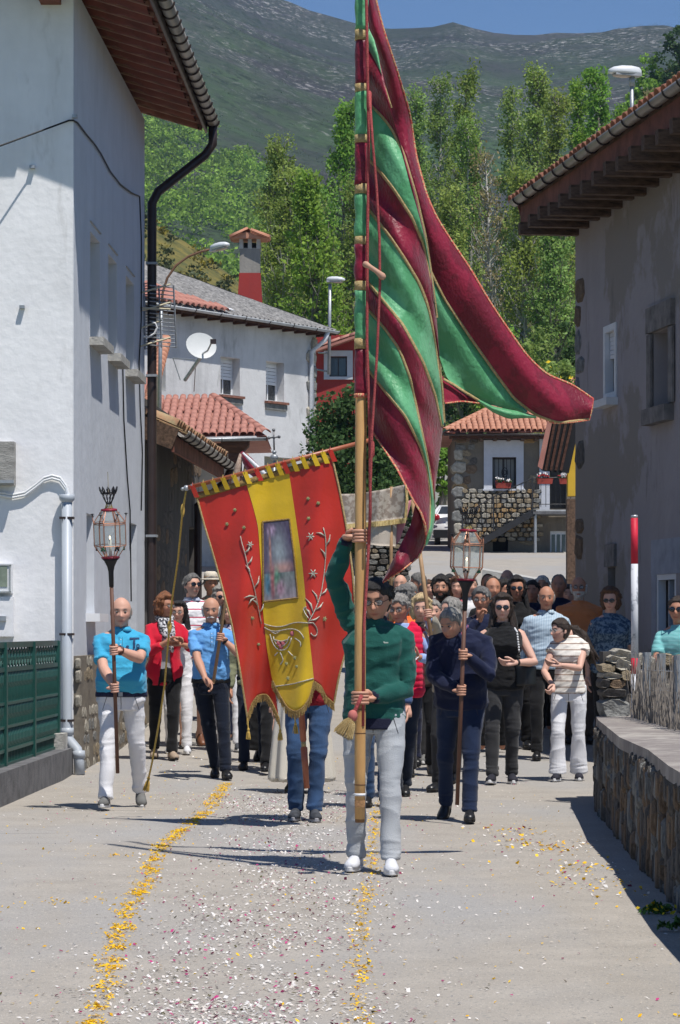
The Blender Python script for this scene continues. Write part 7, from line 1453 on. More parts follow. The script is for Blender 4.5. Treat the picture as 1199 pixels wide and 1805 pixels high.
# stripes (upper edge, lower edge)
fp = [('green_stripe', [(sp0, 45), (660, 70), (668, 100), (673, 130)], [(sp0, 96), (655, 104), (664, 118), (673, 132)], GRN), ('crimson_stripe', E_fold, T1, CRIM), ('green_stripe', T1, T2, GRN), ('crimson_stripe', T2, T3, CRIM), ('green_stripe', T3, T4, GRN), ('crimson_stripe', T4, T5+[], CRIM), ('green_stripe', T5, T6, GRN), ('crimson_stripe', T6, B6, CRIM)]
# T4..T5 must reach the right edge
fp[5] = ('crimson_stripe', T4+R5, T5+[(768, 890)], CRIM)
fp[6] = ('green_stripe', T5+[(768, 900), (764, 935), (754, 960)], T6+[(750, 962)], GRN)
for nm, a, c, m_ in fp: strip(nm, a, c, dF, m_, flag, puff=.02)
for tl, w in ((T1, 6), (T2, 7), (T3, 7), (T4, 7), (T5, 6), (T6, 6)): trim(tl, w, dF, GOLD, flag)
trim(B6, 4.5, dF, GOLDR, flag); trim([(sp0, 98), (664, 120), (674, 140), (690, 190)], 5, dF, GOLD, flag)
# red tail folded under the stripe
TL = [(733, 884), (724, 925), (702, 968), (686, 1000), (674, 1024)]; TR = [(752, 940), (750, 958), (738, 982), (712, 1003), (675, 1027)]
strip('crimson_tail', [(735, 880)]+TL, [(756, 930)]+TR, lambda x, y: dF(x, y)+.10, CRIM, flag, puff=.03); trim([(756, 935)]+TR, 3.5, lambda x, y: dF(x, y)+.10, GOLDR, flag); trim([(730, 884), (742, 903), (750, 925), (751, 943)], 5, dF, GOLDR, flag, off=.02)
# back leaf: swallowtail flying right
EO = [(648, -220), (655, -60), (663, 0), (677, 54), (700, 123), (723, 200), (734, 276), (753, 345), (770, 383), (792, 418), (830, 474), (865, 534), (899, 584), (930, 628), (965, 661), (1007, 676), (1046, 703)]
EI = [(645, -220), (645, -60), (646, 10), (652, 60), (668, 105), (690, 200), (708, 268), (730, 345), (745, 420), (757, 473), (784, 527), (830, 596), (876, 661), (907, 703), (945, 732), (985, 746), (1040, 738)]
strip('crimson_swallowtail', EO, EI, dB, CRIM, flag, 110, 14, .05); trim(EO, 4.5, dB, GOLDR, flag, 110)
EL = [(757, 473), (784, 527), (830, 596), (876, 661), (907, 703), (930, 724)]; EM = [(757, 520), (765, 600), (788, 668), (815, 688), (845, 707), (926, 731)]
strip('green_stripe', EL, EM, lambda x, y: dB(x, y)+.02, GRN, flag, 60, 12, .03); trim(EI[8:], 6, dB, GOLD, flag, 90)
strip('green_stripe', [(845, 704), (869, 716), (899, 722), (926, 727), (945, 733)], [(841, 707), (869, 727), (897, 739), (922, 737), (946, 737)], lambda x, y: dB(x, y)-.03, GRN, flag, 30, 5, .03)
strip('crimson_stripe', [(760, 640), (785, 668), (815, 690), (847, 708)], [(760, 700), (785, 710), (815, 707), (846, 712)], lambda x, y: dB(x, y)+.04, CRIM, flag, 30, 6, .01); trim([(782, 668), (800, 678), (815, 688), (846, 707)], 6, dB, GOLD, flag, 30, .01); trim([(785, 711), (815, 707), (846, 711)], 3.5, dB, GOLDR, flag, 20, .01)
trim([(1046, 702), (1044, 720), (1039, 739)], 4, dB, GOLDR, flag, 16); trim([(1040, 740), (1012, 744), (985, 746), (968, 744)], 4, dB, GOLDR, flag, 20)
# cords, toggle, tassel
ROPE = mat('dusty_red_cord', (.36, .07, .07), .85, .3, 80, .4, 150)
part('cord', ROPE, flag, lambda B: B.tube([P(x, y, 16.50) for x, y in ((646, -220), (646, 0), (648, 120), (650, 250), (648, 420), (647, 600), (652, 760), (653, 900), (648, 1000), (642, 1100), (640, 1280))], .009, 7), True)
part('cord', ROPE, flag, lambda B: B.tube([P(x, y, 16.46) for x, y in ((651, 160), (657, 250), (664, 330), (669, 420), (670, 500), (665, 620), (656, 760), (653, 860), (651, 960))], .008, 7), True)
for (x0, y0_, x1, y1_, r_) in ((651, 165, 651, 190, .016), (655, 782, 655, 802, .018)): part('cord_knot', ROPE, flag, lambda B: B.tube([P(x0, y0_, 16.5), P(x1, y1_, 16.5)], r_, 8, rnd=True), True)
part('toggle', mat('worn_toggle_wood', (.42, .24, .17), .7, .3, 8), flag, lambda B: B.tube([P(x, y, 16.44) for x, y in ((645, 466), (652, 470), (664, 478), (674, 487))], [.020, .014, .014, .022], 10, rnd=True), True)
def tassel(parent, p, L, R, d=(0, 0, -1), m=None, n=60, head=None):
    d = nrm(A(*d)); rr = random.Random(int(abs(p[0])*1000)); a = nrm(np.cross(d, A(0, 1, .1))); b_ = np.cross(d, a)
    def fn(B):
        for _k in range(n):
            t = rr.uniform(0, 6.28); q = math.sqrt(rr.random()); o = (a*math.cos(t)+b_*math.sin(t))*q; B.tube([p, p+o*R*.6+d*L*.35, p+o*R+d*L*rr.uniform(.9, 1.05)], [.004, .0035, .002], 3, cap=False)
    part('fringe_tassel', m or GOLD, parent, fn)['kind'] = 'stuff'
    part('tassel_head', head or ROPE, parent, lambda B: B.sphere(p, (R*.45, R*.45, R*.55), 8, 6), True)
tassel(flag, P(622, 1262, 16.42), .13, .065, (-.55, -.1, -1), GOLD, 150, mat('pink_velvet_knob', (.45, .14, .12), .8)); part('tassel_loop', ROPE, flag, lambda B: B.tube([P(x, y, 16.44) for x, y in ((638, 1225), (632, 1240), (625, 1255), (620, 1268))], .012, 7), True)

# ================= red and yellow banner =================
ban = empty('religious_banner', BSB, 'red and yellow embroidered banner with painted panel hanging from a crossbar', 'banner'); YB_ = 20.6
def dN(px, py): 
    u = (px-345)/245.; v = (py-870)/380.
    return YB_-.10*u+.085*math.sin(u*12+v*2.2)*(0.25+v)+.020*math.sin(u*27+2.5*v)*min(1, .3+v)+.012*math.sin(v*17+u*9)*max(0,math.sin(v*3))-.04*math.sin(max(0, v)*2.6)
BR = mat('red_satin', (.50, .024, .010), .36, .08, 4, .12, 25, trans=.10, spec=.5, sheen=.2); BY = mat('yellow_satin', (.66, .43, .012), .32, .08, 4, .12, 25, trans=.12, spec=.5, sheen=.2)
BRN = mat('brown_gold_fringe', (.20, .12, .04), .8, .4, 60, .6, 150, col2=(.34, .23, .08)); SILV = mat('silver_thread', (.45, .43, .36), .5, .35, 90, .4, 150, metal=.25)
Lp_ = [(345, 868), (360, 925), (378, 985), (393, 1040), (408, 1097), (423, 1180), (436, 1264)]; M1 = [(434, 852), (446, 892), (455, 927), (460, 1000), (463, 1070), (474, 1140), (492, 1268)]
M2 = [(509, 829), (521, 910), (533, 993), (542, 1090), (554, 1202)]; Rp_ = [(584, 800), (598, 860), (612, 935), (622, 1010), (626, 1070), (612, 1140), (598, 1190), (589, 1240)]
def panel(name, Lq, Rq, bot, m, n=60, k=24, off=0.):
    a, c = resamp(Lq, n), resamp(Rq, n); bt = resamp(bot, k+1); vs = []
    for sgn in (0, .004):
        for i in range(n):
            v = i/(n-1); w = smooth((v-.72)/.28)
            for j in range(k+1):
                p = a[i]*(1-j/k)+c[i]*(j/k); e = a[-1]*(1-j/k)+c[-1]*(j/k); p = p+(bt[j]-e)*w; vs.append(P(p[0], p[1], dN(p[0], p[1])+sgn+off))
    N = n*(k+1); fs = [(i*(k+1)+j, i*(k+1)+j+1, (i+1)*(k+1)+j+1, (i+1)*(k+1)+j) for i in range(n-1) for j in range(k)]
    B = MB(); B.add(vs, fs+[tuple(q+N for q in f_[::-1]) for f_ in fs]+[((n-1)*(k+1)+j, (n-1)*(k+1)+j+1, (n-1)*(k+1)+j+1+N, (n-1)*(k+1)+j+N) for j in range(k)]); return B.build(name, m, ban, True)
bL = [(436, 1266), (445, 1240), (455, 1226), (470, 1224), (480, 1240), (492, 1268)]; bM = [(480, 1200), (494, 1228), (506, 1248), (520, 1256), (534, 1249), (547, 1230), (554, 1202)]; bR = [(554, 1202), (566, 1210), (574, 1228), (589, 1241)]
M1b = [(434, 852), (446, 892), (455, 927), (460, 1000), (463, 1070), (470, 1140), (480, 1200)]
panel('red_panel', Lp_, M1, bL, BR, off=.004); panel('yellow_panel', M1b, M2, bM, BY); panel('red_panel', M2, Rp_, bR, BR)
def fringe(path, L, m, n, name='fringe', spread=.3):
    a = resamp(path, n); rr = random.Random(3)
    def fn(B):
        for i in range(n):
            p = P(a[i][0], a[i][1], dN(*a[i])-.006); B.tube([p, p+A(rr.uniform(-.006, .006), rr.uniform(-.004, .004), -L*rr.uniform(.85, 1.1))], [.004, .0028], 3, cap=False)
    part(name, m, ban, fn)['kind'] = 'stuff'
for pth in (bL, bM, bR): trim(pth, 5, dN, BRN, ban, 40, .006, 'gold_trim'); fringe(pth, .05, BRN, 130)
for pth, w in ((Lp_, 4.5), (Rp_, 4.5)): trim(pth, w, dN, GOLD, ban, 60, .006)
trim([(344, 876), (400, 860), (470, 839), (530, 822), (585, 805)], 13, dN, BRN, ban, 60, .007, 'top_band')
trim([(486, 1210), (515, 1206), (553, 1196)], 2.5, dN, SILV, ban, 20, .007, 'braid')
cbA, cbB = P(326, 861, YB_-.0), P(652, 776, YB_-.12)
part('crossbar', mat('red_varnished_wood', (.34, .10, .045), .4, .25, 6, spec=.5), ban, lambda B: B.tube([cbA, cbB], .016, 12), True)
part('finial', GALV, ban, lambda B: [B.sphere(lerp(cbA, cbB, t), r_, 8, 6) for t, r_ in ((-.012, .014), (.008, .022), (.04, .018))], True); part('finial', GALV, ban, lambda B: B.sphere(cbB, .018, 8, 6), True)
for i, x in enumerate((339, 358, 375, 393, 412, 432, 452, 472, 489, 500, 516, 533, 552, 569, 582)):
    t = (x-326)/(652-326.); y = lerp(861, 776, t); p = lerp(cbA, cbB, t); red = i in (0, 6, 9, 14); q = P(x+8, y+19-0, dN(x+8, y+19))
    part('hanging_loop', BR if red else BY, ban, lambda B: [B.tube([p+A(0, -.021, .0), p+A(.002, -.015, .017), p+A(.002, .014, .018), p+A(0, .019, -.003)], [(.016, .003)]*4, 6, ref=(0, 0, 1) if False else (1, 0, 0)), B.add([p+A(-.017, -.022, .002), p+A(.017, -.022, .008), q+A(.020, -.012, 0), q+A(-.016, -.012, -.004), p+A(-.017, -.016, .002), p+A(.017, -.016, .008), q+A(.020, -.006, 0), q+A(-.016, -.006, -.004)], [(0, 1, 2, 3), (7, 6, 5, 4), (0, 4, 5, 1), (2, 6, 7, 3), (0, 3, 7, 4), (1, 5, 6, 2)])])
part('staff', MATS['red_varnished_wood'], ban, lambda B: B.tube([BSB, BSB+BSA*.30, BSB+BSA*.31, BSB+BSA*.34, BSB+BSA*.36, BST], [.020, .026, .016, .016, .024, .021], 12), True)
part('ferrule', GOLD, ban, lambda B: B.tube([BSB+BSA*.305, BSB+BSA*.345], .018, 12), True)
# embroidery
def sew(pts, r_, nm='embroidered_vine', m=None):
    part(nm, m or SILV, ban, lambda B: B.tube([P(x, y, dN(x, y)-.006) for x, y in pts], r_ if not np.isscalar(r_) else [r_]*len(pts), 5), True)
vineR = [(543, 1098), (556, 1075), (566, 1048), (572, 1010), (575, 970), (574, 940), (570, 930)]; sew([(x, y) for x, y in resamp(vineR, 24)], .004)
vineL = [(461, 1100), (455, 1068), (447, 1030), (437, 1000), (431, 970), (425, 955), (424, 945)]; sew([(x, y) for x, y in resamp(vineL, 24)], .0035)
for (x, y, dx, dy) in ((548, 1088, -12, -18), (552, 1080, -14, -26), (556, 1075, 14, -14), (560, 1062, -10, -22), (566, 1048, 12, -14), (571, 1015, 8, -20), (574, 985, -9, -18), (574, 962, 8, -20), (573, 945, -16, -6), (546, 1094, 18, -8), (455, 1068, -12, -12), (452, 1052, -22, 2), (457, 1080, 8, -18), (449, 1035, 8, -20), (441, 1012, -8, -16), (436, 995, 9, -14), (431, 975, 10, -12), (452, 1052, -14, 14)):
    sew([(x, y), (x+dx*.5-dy*.12, y+dy*.5+dx*.12), (x+dx, y+dy)], [.003, .0075, .0015], 'embroidered_leaf')
for (cx_, cy_, R_) in ((548, 946, 8), (552, 1011, 8), (441, 960, 6), (544, 914, 3.5), (561, 887, 3.5), (543, 879, 3.5), (414, 899, 3.5), (400, 924, 3.5), (430, 930, 3.5), (572, 1091, 5), (445, 1090, 3.5), (456, 1136, 3), (505, 1170, 3.5), (520, 1160, 4), (508, 1196, 4), (523, 1175, 3)):
    part('embroidered_flower', SILV if R_ > 5 else mat('green_gold_thread', (.25, .25, .12), .6, .4, 80), ban, lambda B: [B.tube([P(cx_, cy_, dN(cx_, cy_)-.008), P(cx_+R_*math.cos(a), cy_+R_*math.sin(a), dN(cx_, cy_)-.006)], [.007 if R_ > 5 else .006, .003], 5) for a in np.linspace(0, 2*math.pi, 7)[:-1]], True)
for pts in ([(466, 1100), (476, 1106), (486, 1103), (494, 1108), (504, 1104), (514, 1098), (524, 1094), (538, 1100), (552, 1098)], [(466, 1106), (480, 1116), (494, 1112), (508, 1108), (524, 1108), (534, 1116), (536, 1126)], [(552, 1098), (560, 1108), (560, 1120), (553, 1124), (548, 1116)], [(476, 1118), (482, 1140), (496, 1150), (510, 1142), (514, 1124)], [(482, 1122), (484, 1134), (496, 1142), (507, 1134), (510, 1122)], [(484, 1128), (497, 1131), (508, 1127)], [(520, 1125), (530, 1132), (530, 1140)], [(494, 1150), (500, 1164), (494, 1172)], [(484, 1156), (490, 1150)], [(508, 1148), (516, 1156)], [(540, 1070), (534, 1072), (538, 1082), (544, 1090)], [(476, 1112), (486, 1118), (494, 1112)]): sew([(x, y) for x, y in resamp(pts, 12)], .0045, 'embroidered_scroll')
part('embroidered_heart', mat('rose_thread', (.42, .12, .14), .6), ban, lambda B: [B.sphere(P(x, y, dN(x, y)-.004), (.02, .006, .02), 8, 5) for x, y in ((492, 1134), (500, 1134), (496, 1140), (516, 1117))], True)
# painted panel: a plain dusk landscape with a few muted standing shapes
pts_l = [(463, 920), (464, 990), (464, 1060)]; pts_r = [(510, 915), (519, 985), (525, 1054)]; a, c = resamp(pts_l, 70), resamp(pts_r, 70); vs = []; cl = []; nrw, kk = 70, 50; rgp = np.random.default_rng(5)
for i in range(nrw):
    for j in range(kk):
        u, v = j/(kk-1), i/(nrw-1); p = a[i]*(1-u)+c[i]*u; vs.append(P(p[0], p[1], dN(p[0], p[1])-.007)); n1 = mnoise.fractal(Vector((u*6, v*8, 1)), 1, 2, 4); n2 = mnoise.noise(Vector((u*14, v*16, 5)))
        col = np.array([.07, .055, .10])+n1*.03; glow = math.exp(-((u-.52)/.26)**2-((v-.42)/.28)**2); col = lerp(col, A(.26, .31, .34), glow*.9); dusk = math.exp(-((u-.6)/.35)**2-((v-.60)/.07)**2); col = lerp(col, A(.50, .28, .24), dusk*.8)
        if v > .66: col = lerp(A(.16, .20, .20), A(.30, .26, .30), (v-.66)*3)+n1*.08
        for (fx, fy, fw_, fh, fc) in ((.14, .80, .10, .15, (.05, .16, .24)), (.30, .78, .07, .20, (.36, .10, .12)), (.42, .76, .09, .17, (.12, .30, .20)), (.50, .86, .14, .10, (.38, .22, .30)), (.24, .42, .035, .30, (.33, .17, .14)), (.30, .12, .16, .07, (.30, .22, .32))):
            w = math.exp(-(((u-fx)/fw_)**2+((v-fy)/fh)**2)**1.5); col = lerp(col, np.array(fc)*(1+n2*.7), w*.9)
        cl.append(np.clip(col*(1+.3*n2), .01, 1))
me = bigmesh('painted_panel', np.array(vs), np.array([(i*kk+j, i*kk+j+1, (i+1)*kk+j+1, (i+1)*kk+j) for i in range(nrw-1) for j in range(kk-1)]), mat('painted_canvas', (1, 1, 1), .5, .05, 20, attr=True), np.array(cl), ORG[ban.name]); o = bpy.data.objects.new('painted_panel', me); COL.objects.link(o); o.parent = ban; ORG[o.name] = ORG[ban.name]
for q in ([(463, 920), (510, 915)], [(510, 915), (519, 985), (525, 1054)], [(525, 1054), (464, 1061)], [(464, 1060), (464, 990), (463, 920)]): trim(q, 4, dN, BRN, ban, 20, .009, 'panel_braid')
CORD = mat('ochre_cord', (.50, .33, .08), .8, .3, 80, .3, 150)
for x, y in ((436, 1266), (492, 1268), (519, 1256)): 
    p = P(x+2, y+20, YB_-.05); part('tassel_cord', CORD, ban, lambda B: B.tube([P(x, y, YB_-.05), p], .005, 5)); tassel(ban, p, .07, .022, (0, 0, -1), CORD, 40, CORD)
# long cord held by the left bearer
crd = empty('banner_cord', P(268, 1390, 21.6), 'long ochre cord falling from the banner crossbar to a tassel near the ground', 'cord'); cpts = [P(328, 866, 20.6), P(322, 900, 20.7), P(314, 985, 20.9), P(303, 1060, 21.1), P(299, 1105, 21.2), P(294, 1160, 21.3), P(290, 1210, 21.4), P(281, 1270, 21.5), P(268, 1345, 21.6), P(262, 1372, 21.7)]
part('rope', CORD, crd, lambda B: B.tube(cpts, .0075, 7), True); part('knot', CORD, crd, lambda B: B.sphere(cpts[4], (.017, .017, .05), 8, 6), True); part('knot', CORD, crd, lambda B: B.sphere(cpts[1], (.016, .016, .05), 8, 6), True); tassel(crd, cpts[-1], .10, .028, (-.2, 0, -1), CORD, 60, CORD)

# ================= lanterns =================
COPP = mat('copper_frame', (.40, .19, .12), .45, .3, 20, metal=.4); REDP = mat('dark_red_rim', (.22, .012, .03), .45, .2, 8); IRON = mat('black_iron', (.02, .02, .024), .5, .2, 10)
GLS = mat('lantern_glass', (.55, .60, .60), .06, .05, 3, spec=.8, alpha=.22); WAX = mat('candle_wax', (.75, .72, .62), .6, .04, 5); BRASS = mat('brass_crown', (.42, .33, .12), .45, .3, 20, metal=.4)
def lantern(Bp, Ap, Lp_, lab, k_=1.):
    """built upright at the origin of its Empty, then turned along the staff"""
    root = empty('processional_lantern', (0, 0, 0), lab, 'lantern', 'tall glazed lanterns on staffs'); Z = lambda z: A(0, 0, z)
    part('staff', mat('brown_staff_wood', (.12, .055, .035), .55, .25, 6, spec=.4), root, lambda B: B.tube([Z(0), Z(Lp_*.98)], .0155, 12), True)
    part('funnel', IRON, root, lambda B: B.lathe([(.018, Lp_-.22), (.021, Lp_-.10), (.030, Lp_-.06), (.052, Lp_-.015), (.068, Lp_)], Z(0), n=16), True)
    z0 = Lp_; part('base_rim', REDP, root, lambda B: B.lathe([(.05, z0), (.074, z0+.006), (.074, z0+.014), (.05, z0+.02)], Z(0), n=16), True)
    n = 6; R0, R1, R2 = .062, .125, .060; za, zb, zc = z0+.015, z0+.105, z0+.285; zd = z0+.375; rot = .26
    def cpos(R, a, z): return A(R*math.cos(a), R*math.sin(a), z)
    angs = [2*math.pi*i/n+rot for i in range(n)]
    for i, a in enumerate(angs):
        a2 = angs[(i+1) % n] if i < n-1 else angs[0]+2*math.pi; h_ = .20
        # each face is a bay that projects: two corner bars close together
        for da in (-.16, .16):
            part('corner_bar', COPP, root, lambda B: B.tube([cpos(R0, a+da*.6, za), cpos(R1, a+da, zb), cpos(R1, a+da, zc), cpos(R2, a+da*.6, zd)], .0036, 5))
        part('horn', COPP, root, lambda B: B.tube([cpos(R1, a-.16, zc), cpos(R1+.006, a, zc+.055), cpos(R1, a+.16, zc)], .0035, 5)); part('horn_tip', IRON, root, lambda B: B.lathe([(.003, 0), (.006, .012), (.018, .018), (.004, .022)], cpos(R1+.006, a, zc+.05), n=8))
        for z in (zb, zc, zc-.012): part('cross_bar', COPP, root, lambda B: B.tube([cpos(R1, a-.16, z), cpos(R1, a+.16, z), cpos(R1, a2-.16, z)], .0036, 5))
        def gf(B):
            for z_a, ra_, z_b, rb_ in ((zb, R1, zc, R1), (zc, R1, zd, R2), (za, R0, zb, R1)): B.quad(cpos(ra_*.985, a+.16, z_a), cpos(ra_*.985, a2-.16, z_a), cpos(rb_*.985, a2-.16, z_b), cpos(rb_*.985, a+.16, z_b))
        part('pane', GLS, root, gf)
        part('corner_pane', GLS, root, lambda B: B.quad(cpos(R1*.985, a-.16, zb), cpos(R1*.985, a+.16, zb), cpos(R1*.985, a+.16, zc), cpos(R1*.985, a-.16, zc)))
        part('leaf_ornament', IRON if i % 2 else mat('green_enamel', (.02, .14, .07), .5), root, lambda B: [B.sphere(cpos(R1*.86, a+d_, zb-.02-abs(d_)*.1), .009, 6, 4) for d_ in (-.12, 0, .12)])
    part('candle', WAX, root, lambda B: B.tube([Z(z0+.02), Z(z0+.15)], .012, 10), True); part('flame', mat('flame', (1, .8, .5), .5, emit=(1, .72, .35, 4)), root, lambda B: B.sphere(Z(z0+.166), (.006, .006, .014), 8, 6), True)
    part('top_rim', REDP, root, lambda B: B.lathe([(.045, zd-.004), (.066, zd+.002), (.064, zd+.014), (.035, zd+.02)], Z(0), n=16), True)
    def crown(B):
        for k in range(10):
            a = 2*math.pi*k/10; B.tube([cpos(.034, a, zd+.015), cpos(.020, a+.5, zd+.055)], .0025, 4); B.tube([cpos(.034, a, zd+.015), cpos(.020, a-.5, zd+.055)], .0025, 4)
    part('crown_neck', BRASS, root, crown)['kind'] = 'stuff'
    def crown2(B):
        for k in range(10):
            a = 2*math.pi*k/10; B.tube([cpos(.021, a, zd+.058), cpos(.040, a+.45, zd+.10), cpos(.055, a+.1, zd+.14)], .0028, 4); B.tube([cpos(.021, a, zd+.058), cpos(.040, a-.45, zd+.10), cpos(.055, a-.1, zd+.14)], .0028, 4)
            B.tube([cpos(.055, a, zd+.135), cpos(.066, a-.16, zd+.16), cpos(.072, a, zd+.185), cpos(.066, a+.16, zd+.16), cpos(.055, a, zd+.135)], .0055, 5)
        B.tube([cpos(.057, t, zd+.138) for t in np.linspace(0, 2*math.pi, 21)], .006, 5, cap=False); B.tube([cpos(.021, t, zd+.057) for t in np.linspace(0, 2*math.pi, 13)], .004, 5, cap=False)
    part('crown', IRON, root, crown2)['kind'] = 'stuff'
    return root
def copy_tree(o, parent=None):
    c = o.copy(); COL.objects.link(c)
    if parent is not None: c.parent = parent
    ORG[c.name] = ORG.get(o.name, A(0, 0, 0))
    for ch in list(o.children): copy_tree(ch, c)
    return c
LL = float(np.linalg.norm(L1T-L1B)); la = lantern(L1B, L1A, LL, 'copper and glass lantern on a staff held by the man in turquoise')
part('spike', mat('thin_brass_rod', (.45, .4, .3), .5), la, lambda B: B.tube([A(0, 0, LL+.5), A(0, 0, LL+.68)], .003, 5))
lb_ = copy_tree(la); lb_['label'] = 'copper and glass lantern on a staff held by the man in navy'
for o, bp_, ax in ((la, L1B, L1A), (lb_, L2B, L2A)): o.location = tuple(bp_); o.rotation_euler = Vector(ax).to_track_quat('Z', 'Y').to_euler(); ORG[o.name] = bp_
lb_.rotation_euler.rotate_axis('Z', .35); lb_.scale = (1, 1, .97)
# ================= other staffs and cloths =================
WST = mat('pale_staff_wood', (.34, .21, .11), .55, .25, 6)
st1 = empty('folded_flag', MSB, 'slim staff with a furled crimson and white flag behind the banner', 'flag')
part('staff', WST, st1, lambda B: B.tube([MSB, MST], .016, 10), True)
part('furled_cloth', CRIM, st1, lambda B: B.tube([P(x, y, 27.1) for x, y in ((425, 797), (436, 812), (448, 828), (462, 842), (480, 858))], [(.02, .02), (.07, .05), (.09, .06), (.09, .05), (.10, .05)], 12), True)
part('white_ribbon', whitec, st1, lambda B: B.tube([P(x, y, 26.98) for x, y in ((428, 798), (442, 812), (458, 828), (476, 845))], [.008, .018, .022, .022], 8), True); part('lace_edge', mat('beige_lace', (.45, .36, .28), .9, .3, 50, col2=(.25, .15, .12)), st1, lambda B: B.tube([P(x, y, 27.0) for x, y in ((424, 800), (419, 825), (415, 850), (418, 872))], [.012, .03, .04, .035], 8), True)
cr = empty('processional_cross', P(484, 1100, 29), 'thin metal cross on a staff rising behind the banner', 'cross')
part('staff', GALV, cr, lambda B: B.tube([P(484, 1250, 29), P(483.5, 806, 29)], .014, 8), True); part('knop', GALV, cr, lambda B: [B.sphere(P(483.5, y, 29), (r_*1.2, r_*1.2, r_), 10, 6) for y, r_ in ((806, .035), (797, .02))], True)
part('cross', mat('dark_silver', (.16, .16, .17), .4, metal=.6), cr, lambda B: [B.tube([P(483.5, 798, 29), P(482.5, 758, 29)], .010, 6), B.tube([P(474, 772, 29), P(492, 770, 29)], .009, 6)]+[B.sphere(P(x, y, 29), .017, 6, 5) for x, y in ((482.5, 758), (474, 772), (492, 770), (483, 771))], True)
cn = empty('brocade_banner', P(690, 1100, 26), 'beige brocade banner with gold fringe and plain cream lower cloth', 'banner'); Yn = 26.2
def dC(px, py): return Yn+.03*math.sin(px/9.)+.015*math.sin(px/4.+py/20.)
strip('brocade_band', [(598, 871), (630, 870), (675, 863), (714, 854)], [(598, 925), (630, 922), (675, 918), (714, 913)], dC, mat('beige_brocade', (.26, .21, .17), .7, .2, 22, col2=(.42, .37, .31), thr=(.46, .55)), cn, 50, 14)
strip('lower_cloth', [(636, 918), (660, 917), (700, 914)], [(636, 957), (668, 962), (698, 963)], lambda x, y: dC(x, y)+.02, cloth('cream_cloth', (.48, .42, .35)), cn, 30, 10)
strip('pink_lining', [(699, 905), (716, 885), (727, 880)], [(693, 965), (704, 955), (714, 925)], lambda x, y: dC(x, y)+.04, cloth('dusty_pink', (.50, .20, .24)), cn, 20, 8)
a_ = resamp([(598, 925), (630, 922), (675, 918), (714, 913)], 160); o = part('fringe', mat('pale_gold_fringe', (.62, .48, .22), .8, .2, 40), cn, lambda B: [B.tube([P(x, y, dC(x, y)-.006), P(x+.4*math.sin(i*7.), y+9, dC(x, y)-.008)], [.006, .004], 3, cap=False) for i, (x, y) in enumerate(a_)]); o['kind'] = 'stuff'
a_ = resamp([(714, 854), (716, 880), (713, 913)], 50); o = part('side_fringe', MATS['pale_gold_fringe'], cn, lambda B: [B.tube([P(x, y, dC(x, y)-.006), P(x+4, y+4, dC(x, y)-.008)], [.007, .004], 3, cap=False) for i, (x, y) in enumerate(a_)]); o['kind'] = 'stuff'
part('staff', WST, cn, lambda B: B.tube([P(689, 1120, Yn+.05), P(690, 858, Yn+.05)], .016, 8), True)
s2 = empty('wooden_staff', PSB, 'plain wooden staff gripped by the man in the beige jacket', 'staff'); part('shaft', WST, s2, lambda B: B.tube([PSB, PST+PSA*.35], .018, 10), True)
wh = empty('hand_ribbons', P(725, 1170, 23.8), 'thin white ribbons held by the man in the quilted vest', 'ribbons'); part('ribbon', whitec, wh, lambda B: [B.tube([P(738, 1158, 23.78), P(725, 1172-k, 23.7), P(710, 1190-k*3, 23.68)], .003, 4) for k in (0, 6)])
tassel(cn, P(705, 1308, 23.6), .09, .03, (0, 0, -1), CORD, 40, CORD) if False else None
# ================= petals on the road =================
rg = np.random.default_rng(3)
def petals(name, lab, X, Y, size, cols, lift=.006):
    N = len(X); z = np.array([roadz(x, y) for x, y in zip(X, Y)])+lift; c = np.stack([X, Y, z], 1); a = rg.uniform(0, 6.28, N); t = rg.normal(0, .35, (N, 2)); s_ = size*(.5+rg.random(N))
    ux = np.stack([np.cos(a), np.sin(a), t[:, 0]], 1)*s_[:, None]; vx = np.stack([-np.sin(a), np.cos(a), t[:, 1]], 1)*s_[:, None]*(.45+.4*rg.random((N, 1)))
    v = np.stack([c-ux, c-vx*.9+A(0, 0, .3)*s_[:, None]*.5, c+ux, c+vx+A(0, 0, .3)*s_[:, None]*.3], 1).reshape(-1, 3); ci = cols[rg.integers(0, len(cols), N)]*(.8+.35*rg.random((N, 1)))
    me = bigmesh(name, v, np.arange(4*N).reshape(-1, 4), mat('petal', (1, 1, 1), .7, .05, 5, attr=True, trans=.2), np.repeat(ci, 4, 0)); o = bpy.data.objects.new(name, me); COL.objects.link(o); tag(o, lab, 'petals', kind='stuff')
def gpx(px, py): Y = F*HC/(py-HY); return (px-CX)*Y/F, Y
def line(pts, n, w, clump=True):
    q = [gpx(*p) for p in pts]; q = np.array(q); t = np.r_[0, np.cumsum(np.linalg.norm(np.diff(q, axis=0), axis=1))]; u = rg.uniform(0, t[-1], n*3)
    dens = np.array([.5+.9*mnoise.noise(Vector((k*2.1, 0, 7)))+.5*mnoise.noise(Vector((k*6, 3, 7))) for k in u]); u = u[rg.random(len(u)) < np.clip(dens, .08, 1)][:n]
    xx, yy = np.interp(u, t, q[:, 0])+rg.normal(0, w, len(u)), np.interp(u, t, q[:, 1])+rg.normal(0, w*.8, len(u))
    k2 = np.array([mnoise.noise(Vector((a_*11, b_*7, 2)))+.5*mnoise.noise(Vector((a_*28, b_*20, 4))) for a_, b_ in zip(xx, yy)]); kp = (k2 > -.05) | (rg.random(len(xx)) < .12); return xx[kp], yy[kp]
yel = np.array([(.86, .52, .012), (.90, .60, .03), (.80, .44, .01)]); LNL = [(150, 1900), (165, 1805), (185, 1740), (205, 1660), (222, 1605), (255, 1560), (270, 1520), (285, 1490), (330, 1455), (370, 1425), (385, 1400), (400, 1380)]
